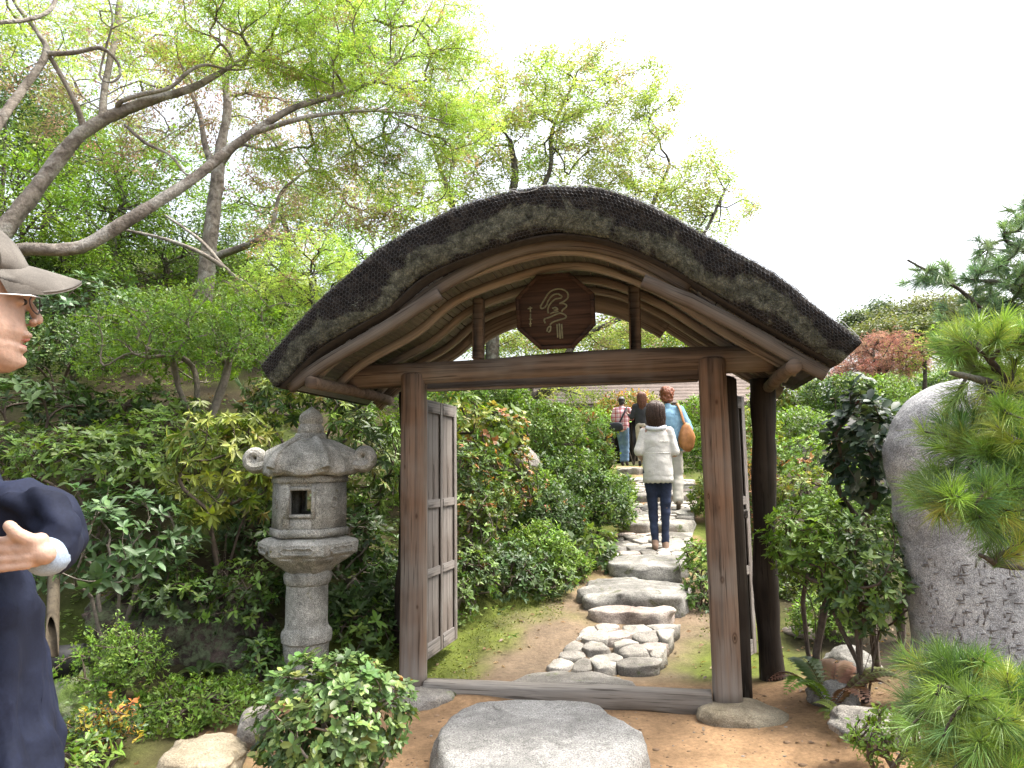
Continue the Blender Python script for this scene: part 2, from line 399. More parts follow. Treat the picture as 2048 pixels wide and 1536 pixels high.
def make_ground():
    n = 200
    s = np.linspace(-1, 1, n); g = np.sinh(s * 5.2) / np.sinh(5.2)
    X, Yv = np.meshgrid(.2 + g * 120, 5.0 + g * 120, indexing='ij')
    Zv = terrain(X, Yv)
    V = np.stack([X, Yv, Zv], -1).reshape(-1, 3)
    i = np.arange(n - 1)[:, None] * n; j = np.arange(n - 1)[None]
    F = np.stack([i + j, i + n + j, i + n + j + 1, i + j + 1], -1).reshape(-1, 4)
    x, y = V[:, 0], V[:, 1]
    P2 = V * [1, 1, 0]
    soil = np.array([.28, .178, .098]); grey = np.array([.105, .086, .064]); moss = np.array([.072, .088, .016]); humus = np.array([.036, .026, .017])
    nA = fbm(P2, 1.3, 4, 21); nB = fbm(P2, 4.0, 4, 31); nC = fbm(P2, 12, 3, 35)
    c = soil * (1 + .16 * nA + .18 * nB + .1 * nC)[:, None]
    dp = x - xpath(y)
    behind = sstep(4.15, 4.5, y)
    g1 = behind * sstep(7.6, 5.6, y)                                 # earth just inside the gate greyed down, its shade put into the colour
    c = c * (1 - .78 * g1)[:, None] + grey * (.78 * g1)[:, None]
    mo = behind * np.clip(sstep(.5, .95, np.abs(dp) + .22 * nA + .12 * nB), 0, 1)   # moss beside the path
    mo = np.maximum(mo, sstep(.30, .46, np.abs(dp) + .2 * nB) * sstep(6.2, 6.8, y))
    c = c * (1 - mo)[:, None] + (moss * (1 + .35 * nB + .3 * nC)[:, None]) * mo[:, None]
    mo = mo
    hu = np.maximum(sstep(.7, 1.25, -(x - np.where(y < 4.6, -.35, xpath(y) - .8)) + .25 * nA + .1 * nB), sstep(1.55, 2.1, x - np.maximum(xpath(y) - .9, 0) + .2 * nA))
    hm = humus * (1 + .35 * nB + .3 * nC)[:, None] + np.array([.02, .05, .0]) * np.clip(nA + nB * .7, 0, 1)[:, None]
    hu = hu * .92
    c = c * (1 - hu)[:, None] + hm * hu[:, None]
    c = np.clip(c, .01, .6)
    mb = MB(); mb.add(V, F, c)
    m, nt, b, o = mat('garden_earth')
    a = nt.nodes.new('ShaderNodeVertexColor'); a.layer_name = 'tint'; v = coords(nt)
    n1 = noise(nt, v, 45, 5, .7); n2 = noise(nt, v, 9, 5, .65, .3)
    peb = nt.nodes.new('ShaderNodeTexVoronoi'); peb.inputs['Scale'].default_value = 38; nt.links.new(v, peb.inputs['Vector'])
    col = mixc(nt, .6, a.outputs[0], ramp(nt, n1, [(.25, (.22, .22, .22)), (.5, (.5, .5, .5)), (.78, (.8, .8, .8))]), 'OVERLAY')
    col = mixc(nt, .6, col, ramp(nt, n2, [(.3, (.3, .3, .3)), (.7, (.66, .66, .66))]), 'OVERLAY')
    sel = ramp(nt, peb.outputs['Color'], [(.86, (0, 0, 0)), (.88, (1, 1, 1))])
    pm = mixc(nt, 1, ramp(nt, peb.outputs['Distance'], [(.14, (1, 1, 1)), (.2, (0, 0, 0))]), sel, 'MULTIPLY')
    col = mixc(nt, pm, col, mixc(nt, .35, col, (.30, .25, .20)))
    nt.links.new(col, b.inputs['Base Color']); setin(b, Roughness=.95); b.inputs['Specular IOR Level'].default_value = .15
    h = nt.nodes.new('ShaderNodeMath'); h.operation = 'ADD'; nt.links.new(n1, h.inputs[0]); nt.links.new(pm, h.inputs[1])
    bump(nt, b, h.outputs[0], .5, .012)
    o = mb.build('ground', m, None, True, True); tag(o, 'orange garden earth with moss, rising behind the gate and up the bank', None, None, 'structure')
make_ground()

# gritty pebbles on the trodden earth before the gate
def pebbles():
    mb = MB(); T, F = ico(1); k = 1300
    x = rng.uniform(-.9, 2.4, k); y = rng.uniform(2.2, 4.1, k)
    z = terrain(x, y); s = rng.gamma(2.0, .0017, k) + .0018
    for i in range(k):
        g = rng.uniform(.5, 1.2); col = np.array([.24, .16, .10]) * g if rng.random() < .75 else np.array([.26, .235, .205]) * g
        mb.add(T * s[i] * [1.3, 1, .6] + [x[i], y[i], z[i]], F, col)
    o = mb.build('gravel', m_tint('gravel_grit', .9, .2), None, False, True)
    tag(o, 'loose grit and small pebbles scattered over the orange earth before the gate', 'gravel', None, 'stuff')
pebbles()
def litter():
    mb = MB(); k = 2600
    x = np.concatenate([rng.uniform(-3.2, -.7, k // 2), rng.uniform(1.3, 3.2, k // 4), rng.uniform(-.8, 1.6, k // 4)])
    y = np.concatenate([rng.uniform(2.6, 7, k // 2), rng.uniform(2.4, 5.5, k // 4), rng.uniform(4.3, 6.0, k // 4)])
    x, y = x[:len(y)], y[:len(x)]
    keep = (x < -.75) | (x > 1.5) | (rng.random(len(x)) < .35); x, y = x[keep], y[keep]
    P = np.stack([x, y, terrain(x, y) + .006], -1); n = len(P)
    D = nrm(np.stack([rng.normal(size=n), rng.normal(size=n), rng.normal(size=n) * .25], -1)); Nn = nrm(np.stack([rng.normal(size=n) * .4, rng.normal(size=n) * .4, np.ones(n)], -1))
    pal = np.array([[.16, .09, .04], [.22, .13, .06], [.10, .06, .035], [.25, .17, .08]])
    scatter(mb, T_KITE, P, D, Nn, rng.uniform(.02, .05, n), 1, pal[rng.integers(0, 4, n)])
    o = mb.build('leaf_litter', LEAF, None, False, True)
    tag(o, 'dry brown fallen leaves strewn under the shrubs and beside the path', 'leaf litter', None, 'stuff')

# ------------------------------------------------------------------ stones of the path
STONE_P = m_stone('path_stone', (.19, .177, .152), (.31, .29, .255), (.42, .395, .35), True, .60, 1.0, .35)
STONE_D = m_stone('dark_step_stone', (.075, .072, .064), (.19, .183, .165), (.31, .30, .275), True, .56, 1.0, .4, (.06, .06, .035))
STONE_PK = m_stone('pinkish_step_stone', (.21, .17, .145), (.32, .27, .235), (.42, .385, .335), True, .66, 1.0, .35)
STONE_W = m_stone('pale_granite', (.15, .147, .139), (.23, .225, .212), (.31, .305, .29), True, .70, 1.3, .6, (.22, .20, .14))
STONE_Y = m_stone('yellowish_base_stone', (.18, .15, .10), (.26, .22, .155), (.33, .29, .21), None, .5, 1.2, .3)
STONE_L = m_stone('lantern_granite', (.17, .167, .145), (.32, .313, .278), (.47, .455, .41), True, .61, 2.2, .9, (.095, .09, .04))
STONE_S = m_stone('monument_granite', (.19, .19, .195), (.32, .32, .325), (.44, .44, .44), True, .62, 1.6, .6, (.085, .08, .082))
STONE_R = m_stone('bank_rock', (.02, .016, .014), (.055, .04, .034), (.13, .095, .08), True, .44, 2.2, .4, (.075, .09, .05))
STONE_G = m_stone('grey_boulder', (.11, .103, .09), (.21, .195, .17), (.32, .30, .27), True, .6, 1.2, .4)

def clip_poly(poly, n, d):
    out = []
    for i in range(len(poly)):
        a, b = poly[i], poly[(i + 1) % len(poly)]; da, db = a @ n - d, b @ n - d
        if da <= 0: out.append(a)
        if da * db < 0: out.append(a + (b - a) * da / (da - db))
    return out
def voronoi_cells(pts, bound, gap):
    cells = []
    for i, p in enumerate(pts):
        poly = [np.array(q, float) for q in bound]
        for j, q in enumerate(pts):
            if i == j: continue
            d = q - p; L = np.linalg.norm(d)
            if L > 1.5: continue
            n = d / L; poly = clip_poly(poly, n, n @ (p + q) / 2 - gap)
            if len(poly) < 3: break
        if len(poly) >= 3: cells.append(np.array(poly))
    return cells
def slab_from_poly(poly, ztop, thick, seed, round_=.018, dome=.012, rough=1.0, seg=.09):
    """irregular flat stone: rounded polygon lofted with worn edges. poly (k,2) in world xy, ztop callable or number"""
    r = np.random.default_rng(seed)
    k = len(poly); P = []
    for i in range(k):                        # round the corners (Chaikin x2)
        a, b = poly[i], poly[(i + 1) % k]
        P += [a * .78 + b * .22, a * .22 + b * .78]
    P = np.array(P); Q = []
    for i in range(len(P)):
        a, b = P[i], P[(i + 1) % len(P)]; L = np.linalg.norm(b - a); m = max(1, int(L / seg))
        for t in range(m): Q.append(a + (b - a) * t / m)
    P = np.array(Q); c = P.mean(0)
    P3 = np.concatenate([P, np.zeros((len(P), 1))], 1)
    P = c + (P - c) * (1 + .05 * fbm(P3 * 1.0 + seed, 9, 2, seed % 50))[:, None]
    rings = []
    for (f, dz) in ((1.03, -thick), (1.0, -thick * .45), (1.0, -thick * .2), (.995, -round_ * 1.1), (.97, -round_ * .35), (.92, 0), (.7, dome * .6), (.4, dome)):
        xy = c + (P - c) * f
        if callable(ztop): zt = ztop(xy)
        else: zt = np.full(len(xy), ztop)
        q = np.concatenate([xy, np.zeros((len(xy), 1))], 1)
        zz = zt + dz + fbm(q + seed * .37, 7, 3, seed % 40) * .012 * rough * (1 if f < 1 else .6); q[:, 2] = zz
        rad_ = nrm(xy - c); xy = xy + rad_ * (fbm(q * [1, 1, 1.6] + seed * .2, 8, 3, seed % 37) * .022 * rough * (1 if f > .9 else .3))[:, None]
        rings.append(np.concatenate([xy, zz[:, None]], 1))
    return loft(np.array(rings))
PATH = empty('stone_path', (xpath(6.), 6.0, .1)); tag(PATH, 'stepped path of grey cobbles and big rough steps climbing behind the gate', None, None, 'structure')
_ps = [0]
def add_stone(poly, ztop, thick, m, name='paving_stone', **kw):
    _ps[0] += 1
    if name == 'step_stone': kw.setdefault('rough', 1.5); kw.setdefault('seg', .05)
    V, F = slab_from_poly(np.array(poly, float), ztop, thick, 100 + _ps[0] * 3, **kw)
    mb = MB(); mb.add(V, F); return mb.build(name, m, PATH, True)
def at(px, py, z):
    v = ray(px, py); P = CAM + v * (z - CAM_H) / v[2]; return P[:2]
def quad_px(pts, z): return [at(x, y, z) for x, y in pts]
def cobbles(corners, z0, z1, nrow, ncol, seed, thick=.1, gap=.0035, m=STONE_P):
    """Voronoi-jointed cobbles between four world corners: near-left, near-right, far-right, far-left"""
    r = np.random.default_rng(seed); A, B, Cc, D = [np.array(c, float) for c in corners]; pts = []
    for i in range(nrow):
        for j in range(ncol):
            u = (j + .5 + r.uniform(-.36, .36) + (.25 if i % 2 else -.25)) / ncol; t = (i + .5 + r.uniform(-.34, .34)) / nrow
            pts.append((A * (1 - u) + B * u) * (1 - t) + (D * (1 - u) + Cc * u) * t)
    pts = np.array(pts); ax = nrm((D + Cc - A - B)); y0 = (A + B) / 2 @ ax; y1 = (D + Cc) / 2 @ ax
    for k, c in enumerate(voronoi_cells(pts, [A, B, Cc, D], gap)):
        ext = np.ptp(c, 0)
        if min(ext) < .035: continue
        dz = r.uniform(-.008, .012)
        def zf(xy, dz=dz): return z0 + (z1 - z0) * np.clip((xy @ ax - y0) / (y1 - y0), 0, 1) + dz
        mm = [STONE_P, STONE_P, STONE_PK, STONE_G][r.integers(0, 4)] if m is STONE_P else m
        add_stone(c, zf, thick, mm, round_=.008, dome=.003, rough=1.2, seg=.05)
# first flat stone just inside the sill
add_stone(quad_px([(995, 1386), (1120, 1390), (1262, 1388), (1272, 1372), (1225, 1354), (1140, 1343), (1060, 1349), (1005, 1368)], .03), .04, .08, STONE_G, 'stepping_stone', seg=.04)
cobbles([PX(*p_)[:2] for p_ in ((1085, 1338, 4.56), (1314, 1346, 4.52), (1360, 1246, 5.24), (1172, 1243, 5.26))], .047, .165, 5, 4, 5)
add_stone(quad_px([(1173, 1226), (1352, 1230), (1353, 1210), (1300, 1204), (1200, 1206)], .21), .21, .24, STONE_PK, 'step_stone', dome=.02, round_=.03, rough=1.9, seg=.035)
add_stone(quad_px([(1148, 1188), (1230, 1194), (1376, 1192), (1382, 1166), (1290, 1152), (1170, 1158)], .30), .30, .26, STONE_D, 'step_stone', dome=.02, round_=.03, rough=1.9, seg=.035)
add_stone(quad_px([(1212, 1126), (1290, 1134), (1372, 1130), (1376, 1112), (1300, 1106), (1222, 1108)], .42), .42, .2, STONE_D, 'step_stone', dome=.02, round_=.03, rough=1.6, seg=.04)
def q3(pts): return [PX(x, y, Y)[:2] for x, y, Y in pts]
cobbles(q3([(1216, 1112, 7.05), (1380, 1112, 7.05), (1386, 1064, 8.2), (1236, 1064, 8.2)]), .42, .535, 6, 5, 6)
add_stone(q3([(1236, 1048, 8.3), (1310, 1050, 8.28), (1310, 1034, 8.9), (1244, 1034, 8.9)]), .63, .2, STONE_G, 'step_stone')
add_stone(q3([(1314, 1050, 8.28), (1386, 1048, 8.3), (1386, 1034, 8.9), (1316, 1034, 8.9)]), .625, .2, STONE_P, 'step_stone')
cobbles(q3([(1244, 1038, 8.7), (1388, 1038, 8.7), (1392, 1004, 10.0), (1262, 1004, 10.0)]), .645, .79, 6, 5, 7)
add_stone(q3([(1264, 996, 10.1), (1330, 998, 10.05), (1394, 996, 10.1), (1394, 982, 10.7), (1330, 980, 10.75), (1270, 982, 10.7)]), .885, .22, STONE_G, 'step_stone')
cobbles(q3([(1270, 984, 10.6), (1392, 984, 10.6), (1388, 962, 11.9), (1272, 962, 11.9)]), .91, 1.05, 6, 4, 8)
_f = PX(1284, 960, 12.3); add_stone([(_f[0] - .25, 12.0), (_f[0] + .25, 12.0), (_f[0] + .3, 12.7), (_f[0] - .25, 12.7)], _f[2] + .02, .25, STONE_P, 'step_stone')
_f = PX(1262, 940, 13.6); add_stone([(_f[0] - .28, 13.4), (_f[0] + .2, 13.35), (_f[0] + .25, 13.9), (_f[0] - .2, 13.95)], _f[2] + .03, .3, STONE_G, 'step_stone')

# ------------------------------------------------------------------ single rocks
def rock(name, label, loc, size, seed, m, rz=0, cat='rock', group=None, **kw):
    V, F = rockmesh(size, seed, **kw); V = rotz(V, rz)
    mb = MB(); mb.add(V, F); o = mb.build(name, m, None, True, False); o.location = [float(a) for a in loc]
    return tag(o, label, cat, group)
# big flat stepping slab before the gate
def slab():
    pts = [(868, 1492), (872, 1455), (905, 1425), (940, 1406), (1000, 1397), (1090, 1396), (1185, 1400), (1225, 1424), (1258, 1446), (1282, 1472), (1270, 1512), (1228, 1548), (1120, 1566), (990, 1562), (905, 1540)]
    P = np.array([at(x, y, .14) for x, y in pts]); c = P.mean(0)
    Q = smoothpath(np.concatenate([P, P[:1]]), 6)[:-1]
    rings = []
    ang = np.arange(len(Q))
    for f, z in ((1.06, -.09), (1.075, -.02), (1.06, .045), (1.03, .085), (1.0, .115), (.965, .133), (.92, .141), (.8, .144), (.6, .146), (.4, .147), (.2, .147)):
        xy = c + (Q - c) * f; q = np.concatenate([xy, np.full((len(xy), 1), z)], 1)
        d = fbm(q, 6, 4, 77); q[:, 2] += d * (.006 if f < .95 else .013)
        q[:, :2] += ((Q - c) / np.linalg.norm(Q - c, axis=1)[:, None]) * (d * (.022 if f > .97 else .0))[:, None]
        rings.append(q)
    mb = MB(); V, F = loft(np.array(rings)); V = V - [c[0], c[1], 0]; mb.add(V, F)
    o = mb.build('stepping_slab', STONE_W, None, True); o.location = (c[0], c[1], 0)
    tag(o, 'large flat pale granite stepping slab lying before the gate sill', 'stepping stone')
slab()

# ------------------------------------------------------------------ the gate
GATE = empty('thatched_gate', GM, 'rustic timber garden gate with arched thatched roof and open doors', 'gate')
GATE.rotation_euler = (0, 0, math.atan2(GU[1], GU[0]))
WD, WM, WG = (.030, .019, .013), (.08, .05, .034), (.155, .135, .115)
KN_R = [(-.005, -.088, .66, .015), (.05, -.078, .36, .017), (-.06, -.07, 1.10, .010), (-.002, -.088, 1.04, .012), (.01, -.088, 1.61, .013)]
KN_L = [(-.035, -.085, 1.28, .013), (.045, -.078, .99, .014), (-.02, -.085, .80, .012), (.05, -.072, .47, .010)]
W_POSTR = m_wood('post_timber_right', 2, (.045, .027, .017), (.15, .088, .053), (.225, .19, .157), KN_R, .43, .55)  # sunlight on the foot is painted in as a paler tone
W_POSTL = m_wood('post_timber_left', 2, (.042, .026, .017), (.135, .082, .052), (.205, .175, .147), KN_L, .45, .5)
W_BEAM = m_wood('beam_timber', 0, (.045, .029, .02), (.135, .092, .062), (.22, .185, .15), (), .40)
W_SILL = m_wood('sill_timber', 0, (.08, .07, .058), (.17, .147, .123), (.28, .255, .222), (), .55)
W_DOOR = m_wood('door_timber', 2, (.04, .03, .025), (.09, .072, .06), (.16, .145, .13), (), .50)
W_DOORX = m_wood('door_rail_timber', 0, (.055, .045, .038), (.115, .096, .082), (.18, .165, .15), (), .52)
W_DARK = m_wood('dark_old_timber', 2, (.012, .009, .007), (.030, .022, .016), (.075, .062, .05), (), .34, .28)
W_LATH = m_wood('lath_timber', 1, (.40, .345, .28), (.58, .52, .44), (.64, .59, .52), (), .42)
W_RIB = m_wood('rib_timber', 0, (.10, .073, .054), (.23, .18, .137), (.31, .27, .225), (), .42, None, True)
W_BARGE = m_wood('barge_timber', 0, (.035, .024, .017), (.09, .063, .045), (.165, .14, .115), (), .50, None, True)
W_PLQ = m_wood('plaque_timber', 0, (.018, .011, .008), (.052, .028, .018), (.075, .05, .034), (), .30)
def gp(name, mb, m, parent=None, smooth=False, color=False): return mb.build(name, m, parent or GATE, smooth, color, world=False)

def squared_log(u, v, z0, z1, r, n=16, flat=.78, seed=1, taper=.0, wob=.006):
    """post: log hewn to a rounded square"""
    k = 22; zs = np.linspace(z0, z1, k); a = np.arange(n) * 2 * np.pi / n + .2; rings = []
    c, s = np.cos(a), np.sin(a); R = 1 / (np.abs(c) ** 3.2 + np.abs(s) ** 3.2) ** (1 / 3.2)
    for i, z in enumerate(zs):
        rr = r * (1 + taper * (1 - i / (k - 1)))
        q = np.stack([R * c * rr, R * s * rr, np.full(n, z)], -1)
        d = fbm(q * [6, 6, 1.2] + seed, 1, 3, seed) * wob
        q[:, :2] *= (1 + d / r)[:, None]; rings.append(q + [u, v, 0])
    for f in (.8, .45):                        # rounded head
        q = rings[-1].copy() if f == .8 else rings[-1].copy()
        q[:, 0] = u + (q[:, 0] - u) * f; q[:, 1] = v + (q[:, 1] - v) * f; q[:, 2] += .012; rings.append(q)
    return loft(np.array(rings))
for s, m, nm, top in ((-1, W_POSTL, 'post', 1.835), (1, W_POSTR, 'post', 1.85)):
    mb = MB(); V, F = squared_log(0, 0, 0.0, top, .073, 20, seed=5 + s, taper=.06); mb.add(V, F)
    o = gp('post', mb, m, None, True); o.location = (.882 * s, 0, .012)
    o['label'] = 'left front post with knots' if s < 0 else 'right front post, reddish with knots and a foot painted pale for sunlight'
# dark jamb plank behind the right post, lighter one on the left
mb = MB(); V, F = squared_log(0, 0, 0.0, 1.76, .07, 16, seed=9, wob=.004); mb.add(V, F)
o = gp('jamb_post', mb, W_DARK, None, True); o.location = (.955, .17, .01); o['label'] = 'dark jamb timber behind the right post'
mb = MB(); V, F = squared_log(0, 0, 0.0, 1.76, .06, 16, seed=10, wob=.004); mb.add(V, F)
o = gp('jamb_post', mb, W_DARK, None, True); o.location = (-.95, .18, .01)
# crooked bark-dark rear posts
for u0, sd_, lb in ((1.17, 3, 'crooked dark rear post under the right eave'), (-1.10, 4, 'crooked dark rear post under the left eave')):
    zs = np.linspace(0, 1.80, 26); P = np.stack([u0 + .012 * np.sin(zs * 3.1 + sd_) + (.02 * (zs / 1.8) ** 2), .46 + .012 * np.sin(zs * 2.3), zs], -1)
    R = .068 + .006 * np.sin(zs * 9 + sd_) + .014 * np.exp(-((zs - 1.62) / .12) ** 2) * (sd_ == 3) + .01 * np.exp(-zs / .12)
    V, F = tube(P, R, 18); V = V + nrm(V * [1, 1, 0] - [u0, .46, 0]) * (fbm(V * [1, 1, .4], 26, 3, sd_) * .006)[:, None]
    mb = MB(); mb.add(V - [u0, .46, 0], F); o = gp('rear_post', mb, W_DARK, None, True); o.location = (u0, .46, 0); o['label'] = lb
# tie log across the posts
uL, zL = GP(698, 762, .02); uR, zR = GP(1548, 707, -.02)
def log_x(u0, u1, z, v, r, seed, sq=(1, 1), k=40, wob=.006, zend=None, n=20):
    us = np.linspace(u0, u1, k); P = np.stack([us, np.full(k, v) + .006 * np.sin(us * 2 + seed), np.linspace(z, zend if zend is not None else z, k) + .007 * np.sin(us * 2.3 + seed)], -1)
    rr = r * (1 + .05 * np.sin(us * 3 + seed))
    V, F = tube(P, rr, n, True, sq); d = fbm(V * [.8, 6, 6] + seed, 1.5, 3, seed) * wob; cc = np.stack([V[:, 0] * 0, V[:, 1] - v, V[:, 2] - z], -1)
    return V + nrm(cc) * d[:, None], F
mb = MB(); V, F = log_x(uL, uR, 1.862, .035, .078, 7, zend=1.872); mb.add(V - [0, .035, 1.86], F)
o = gp('tie_log', mb, W_BEAM, None, True); o.location = (0, .035, 1.86); o['label'] = 'long hewn log carried on the two front posts'
mb = MB(); V, F = bevbox((0, 0, 0), (1.62, .075, .10), .012); mb.add(V, F)
o = gp('lintel', mb, W_BEAM); o.location = (0, .03, 1.80)
# sill: weathered squared timber, sagging and split
us = np.linspace(-.80, .80, 50); rings = []
for u in us:
    zt = .085 + .008 * math.sin(u * 3) ; zb = -.05 + .03 * math.exp(-((u - .45) / .3) ** 2); hv = .062 + .006 * math.sin(u * 5 + 1)
    sec = [(-hv, zb + .012), (-hv, zt - .014), (-hv + .014, zt), (hv - .014, zt), (hv, zt - .014), (hv, zb + .012), (hv - .014, zb), (-hv + .014, zb)]
    rings.append([(u, a, b) for a, b in sec])
rings = np.array(rings); q = rings.reshape(-1, 3); q[:, 1:] += (fbm(q * [1.2, 9, 9], 2, 3, 12) * .006)[:, None]
mb = MB(); V, F = loft(rings); mb.add(V, F); o = gp('sill', mb, W_SILL, None, False); o.location = (0, -.005, -.012); o['label'] = 'bleached grey sill timber lying between the posts'

# ---- roof profile traced on the plane of the roof's front face
RV = .63
TOP_PX = [(524, 728), (560, 688), (600, 642), (640, 600), (700, 545), (770, 490), (850, 445), (930, 408), (1010, 385), (1080, 374), (1130, 372), (1190, 376), (1250, 390), (1330, 426), (1400, 463), (1480, 506), (1560, 556), (1620, 604), (1680, 650), (1722, 686)]
BOT_PX = [(545, 774), (585, 734), (625, 694), (700, 650), (769, 612), (810, 570), (850, 540), (906, 515), (1000, 482), (1070, 464), (1120, 458), (1190, 465), (1240, 480), (1287, 500), (1340, 524), (1400, 562), (1506, 626), (1560, 655), (1620, 688), (1684, 724)]
def prof(px, n=141):
    P = np.array([GP(x, y, -RV) for x, y in px]); P = smoothpath(P, 8)
    L = np.concatenate([[0], np.cumsum(np.linalg.norm(np.diff(P, axis=0), axis=1))]); s = np.linspace(0, L[-1], n)
    return np.stack([np.interp(s, L, P[:, 0]), np.interp(s, L, P[:, 1])], -1)
NS = 241
TOPC, BOTC = prof(TOP_PX, NS), prof(BOT_PX, NS)
# the arch of the boarding under the thatch: smoothed underside, one hand lower
def smooth1(P, k):
    Q = P.copy()
    for _ in range(k): Q[1:-1] = .25 * Q[:-2] + .5 * Q[1:-1] + .25 * Q[2:]
    return Q
ARC = smooth1(BOTC, 60); _t = np.gradient(ARC, axis=0); ARCN = nrm(np.stack([-_t[:, 1], _t[:, 0]], -1))   # outward normal
ARC = ARC - ARCN * .035
ARCS = np.concatenate([[0], np.cumsum(np.linalg.norm(np.diff(ARC, axis=0), axis=1))])
def arc(s, off=0):
    s = np.asarray(s, float); u = np.interp(s, ARCS, ARC[:, 0]); z = np.interp(s, ARCS, ARC[:, 1])
    nu = np.interp(s, ARCS, ARCN[:, 0]); nz = np.interp(s, ARCS, ARCN[:, 1]); return np.stack([u + nu * off, z + nz * off], -1)
def arcz(u): return np.interp(u, ARC[:, 0], ARC[:, 1])
RING = [(.0, -.575), (.02, -.596), (.10, -.610), (.2, -.622), (.32, -.632), (.45, -.640), (.58, -.647), (.7, -.653), (.8, -.658), (.90, -.660), (.955, -.652), (.99, -.622), (1.005, -.55), (1.04, -.40), (1.06, -.25), (1.07, 0), (1.06, .25), (1.04, .40), (1.0, .52), (.9, .6), (.6, .645), (.3, .65), (.06, .635), (.0, .59), (.02, .2), (.02, -.2)]
_rw = np.array([a for a, b in RING]); _rv = np.array([b for a, b in RING])
_rl = np.concatenate([[0], np.cumsum(np.hypot(np.diff(_rw) * .26, np.diff(_rv)))])
def thatch(si, t):
    """si in 0..1 along the roof, t in metres round the section from the lower front edge"""
    i = np.asarray(si) * (NS - 1); wv = np.interp(t, _rl, _rw); v = np.interp(t, _rl, _rv)
    k = np.arange(NS)
    b = np.stack([np.interp(i, k, BOTC[:, 0]), np.interp(i, k, BOTC[:, 1])], -1); a = np.stack([np.interp(i, k, TOPC[:, 0]), np.interp(i, k, TOPC[:, 1])], -1)
    q = b + (a - b) * np.asarray(wv)[..., None]
    return np.stack([q[..., 0], v + 0 * q[..., 0], q[..., 1]], -1)
def thatch_disp(P):
    return fbm(P * [1, 1, 1], 5, 3, 3) * .0065 + fbm(P, 38, 2, 8) * .005
def thatch_normal(si, t):
    e = 1e-3
    a = thatch(np.clip(si + e, 0, 1), t) - thatch(np.clip(si - e, 0, 1), t); b = thatch(si, np.minimum(t + e, _rl[-1])) - thatch(si, np.maximum(t - e, 0)); return nrm(np.cross(b, a)) * -1
ss = np.linspace(0, 1, 221); tt = np.concatenate([np.linspace(0, _rl[13], 30), np.linspace(_rl[13], _rl[-1], 34)[1:]])
S, T = np.meshgrid(ss, tt, indexing='ij'); P = thatch(S, T); nn = thatch_normal(S.ravel(), T.ravel())
cen = thatch(S, T).mean(1, keepdims=True); fl = np.sign(((P - cen).reshape(-1, 3) * nn).sum(-1)); nn = nn * fl[:, None]
dsp = thatch_disp(P.reshape(-1, 3)); Pd = (P.reshape(-1, 3) + nn * dsp[:, None]).reshape(P.shape)
# rounded butt ends
m_th, nt, b, o_ = mat('weathered_thatch')
v = coords(nt); vst = coords(nt, (1.0, 1.0, 1.0))
big = noise(nt, v, 4.5, 7, .72, 1.0); mid = noise(nt, v, 24, 6, .75, .6); fine = noise(nt, coords(nt, (160, 30, 160)), 1, 2, .6)
col = ramp(nt, mid, [(.30, (.008, .008, .009)), (.48, (.030, .028, .028)), (.62, (.07, .062, .055)), (.75, (.13, .11, .09))])
a = nt.nodes.new('ShaderNodeVertexColor'); a.layer_name = 'tint'
sep = nt.nodes.new('ShaderNodeSeparateColor'); nt.links.new(a.outputs[0], sep.inputs[0])
lm = nt.nodes.new('ShaderNodeMath'); lm.operation = 'MULTIPLY_ADD'; lm.inputs[1].default_value = .29; nt.links.new(sep.outputs[0], lm.inputs[0]); nt.links.new(big, lm.inputs[2])
lf = ramp(nt, lm.outputs[0], [(.60, (0, 0, 0)), (.68, (1, 1, 1))])
lic = ramp(nt, mid, [(.34, (.035, .038, .03)), (.47, (.13, .14, .105)), (.56, (.22, .23, .175)), (.70, (.38, .385, .30))])
col = mixc(nt, lf, col, lic); col = mixc(nt, .7, col, ramp(nt, fine, [(.3, (.2, .2, .2)), (.6, (.6, .6, .6))]), 'OVERLAY')
nt.links.new(col, b.inputs['Base Color']); setin(b, Roughness=.95); b.inputs['Specular IOR Level'].default_value = .1
bump(nt, b, mixc(nt, .5, mid, fine), 1.0, .04)
# lichen share: high on the lower half of the front face
lich = np.exp(-((T / .26 - .30 - .22 * np.sin(S * 23) * np.sin(S * 9)) / .28) ** 2) * (T < .36)
mb = MB(); m_, n_ = P.shape[:2]
V, F = loft(Pd.reshape(m_, n_, 3)); C3 = np.zeros((len(V), 3)); C3[:m_ * n_, 0] = lich.ravel(); mb.add(V, F, C3)
o = gp('thatch', mb, m_th, None, True, True); o['label'] = 'dark mossy thatch with lichen along its lower front edge'
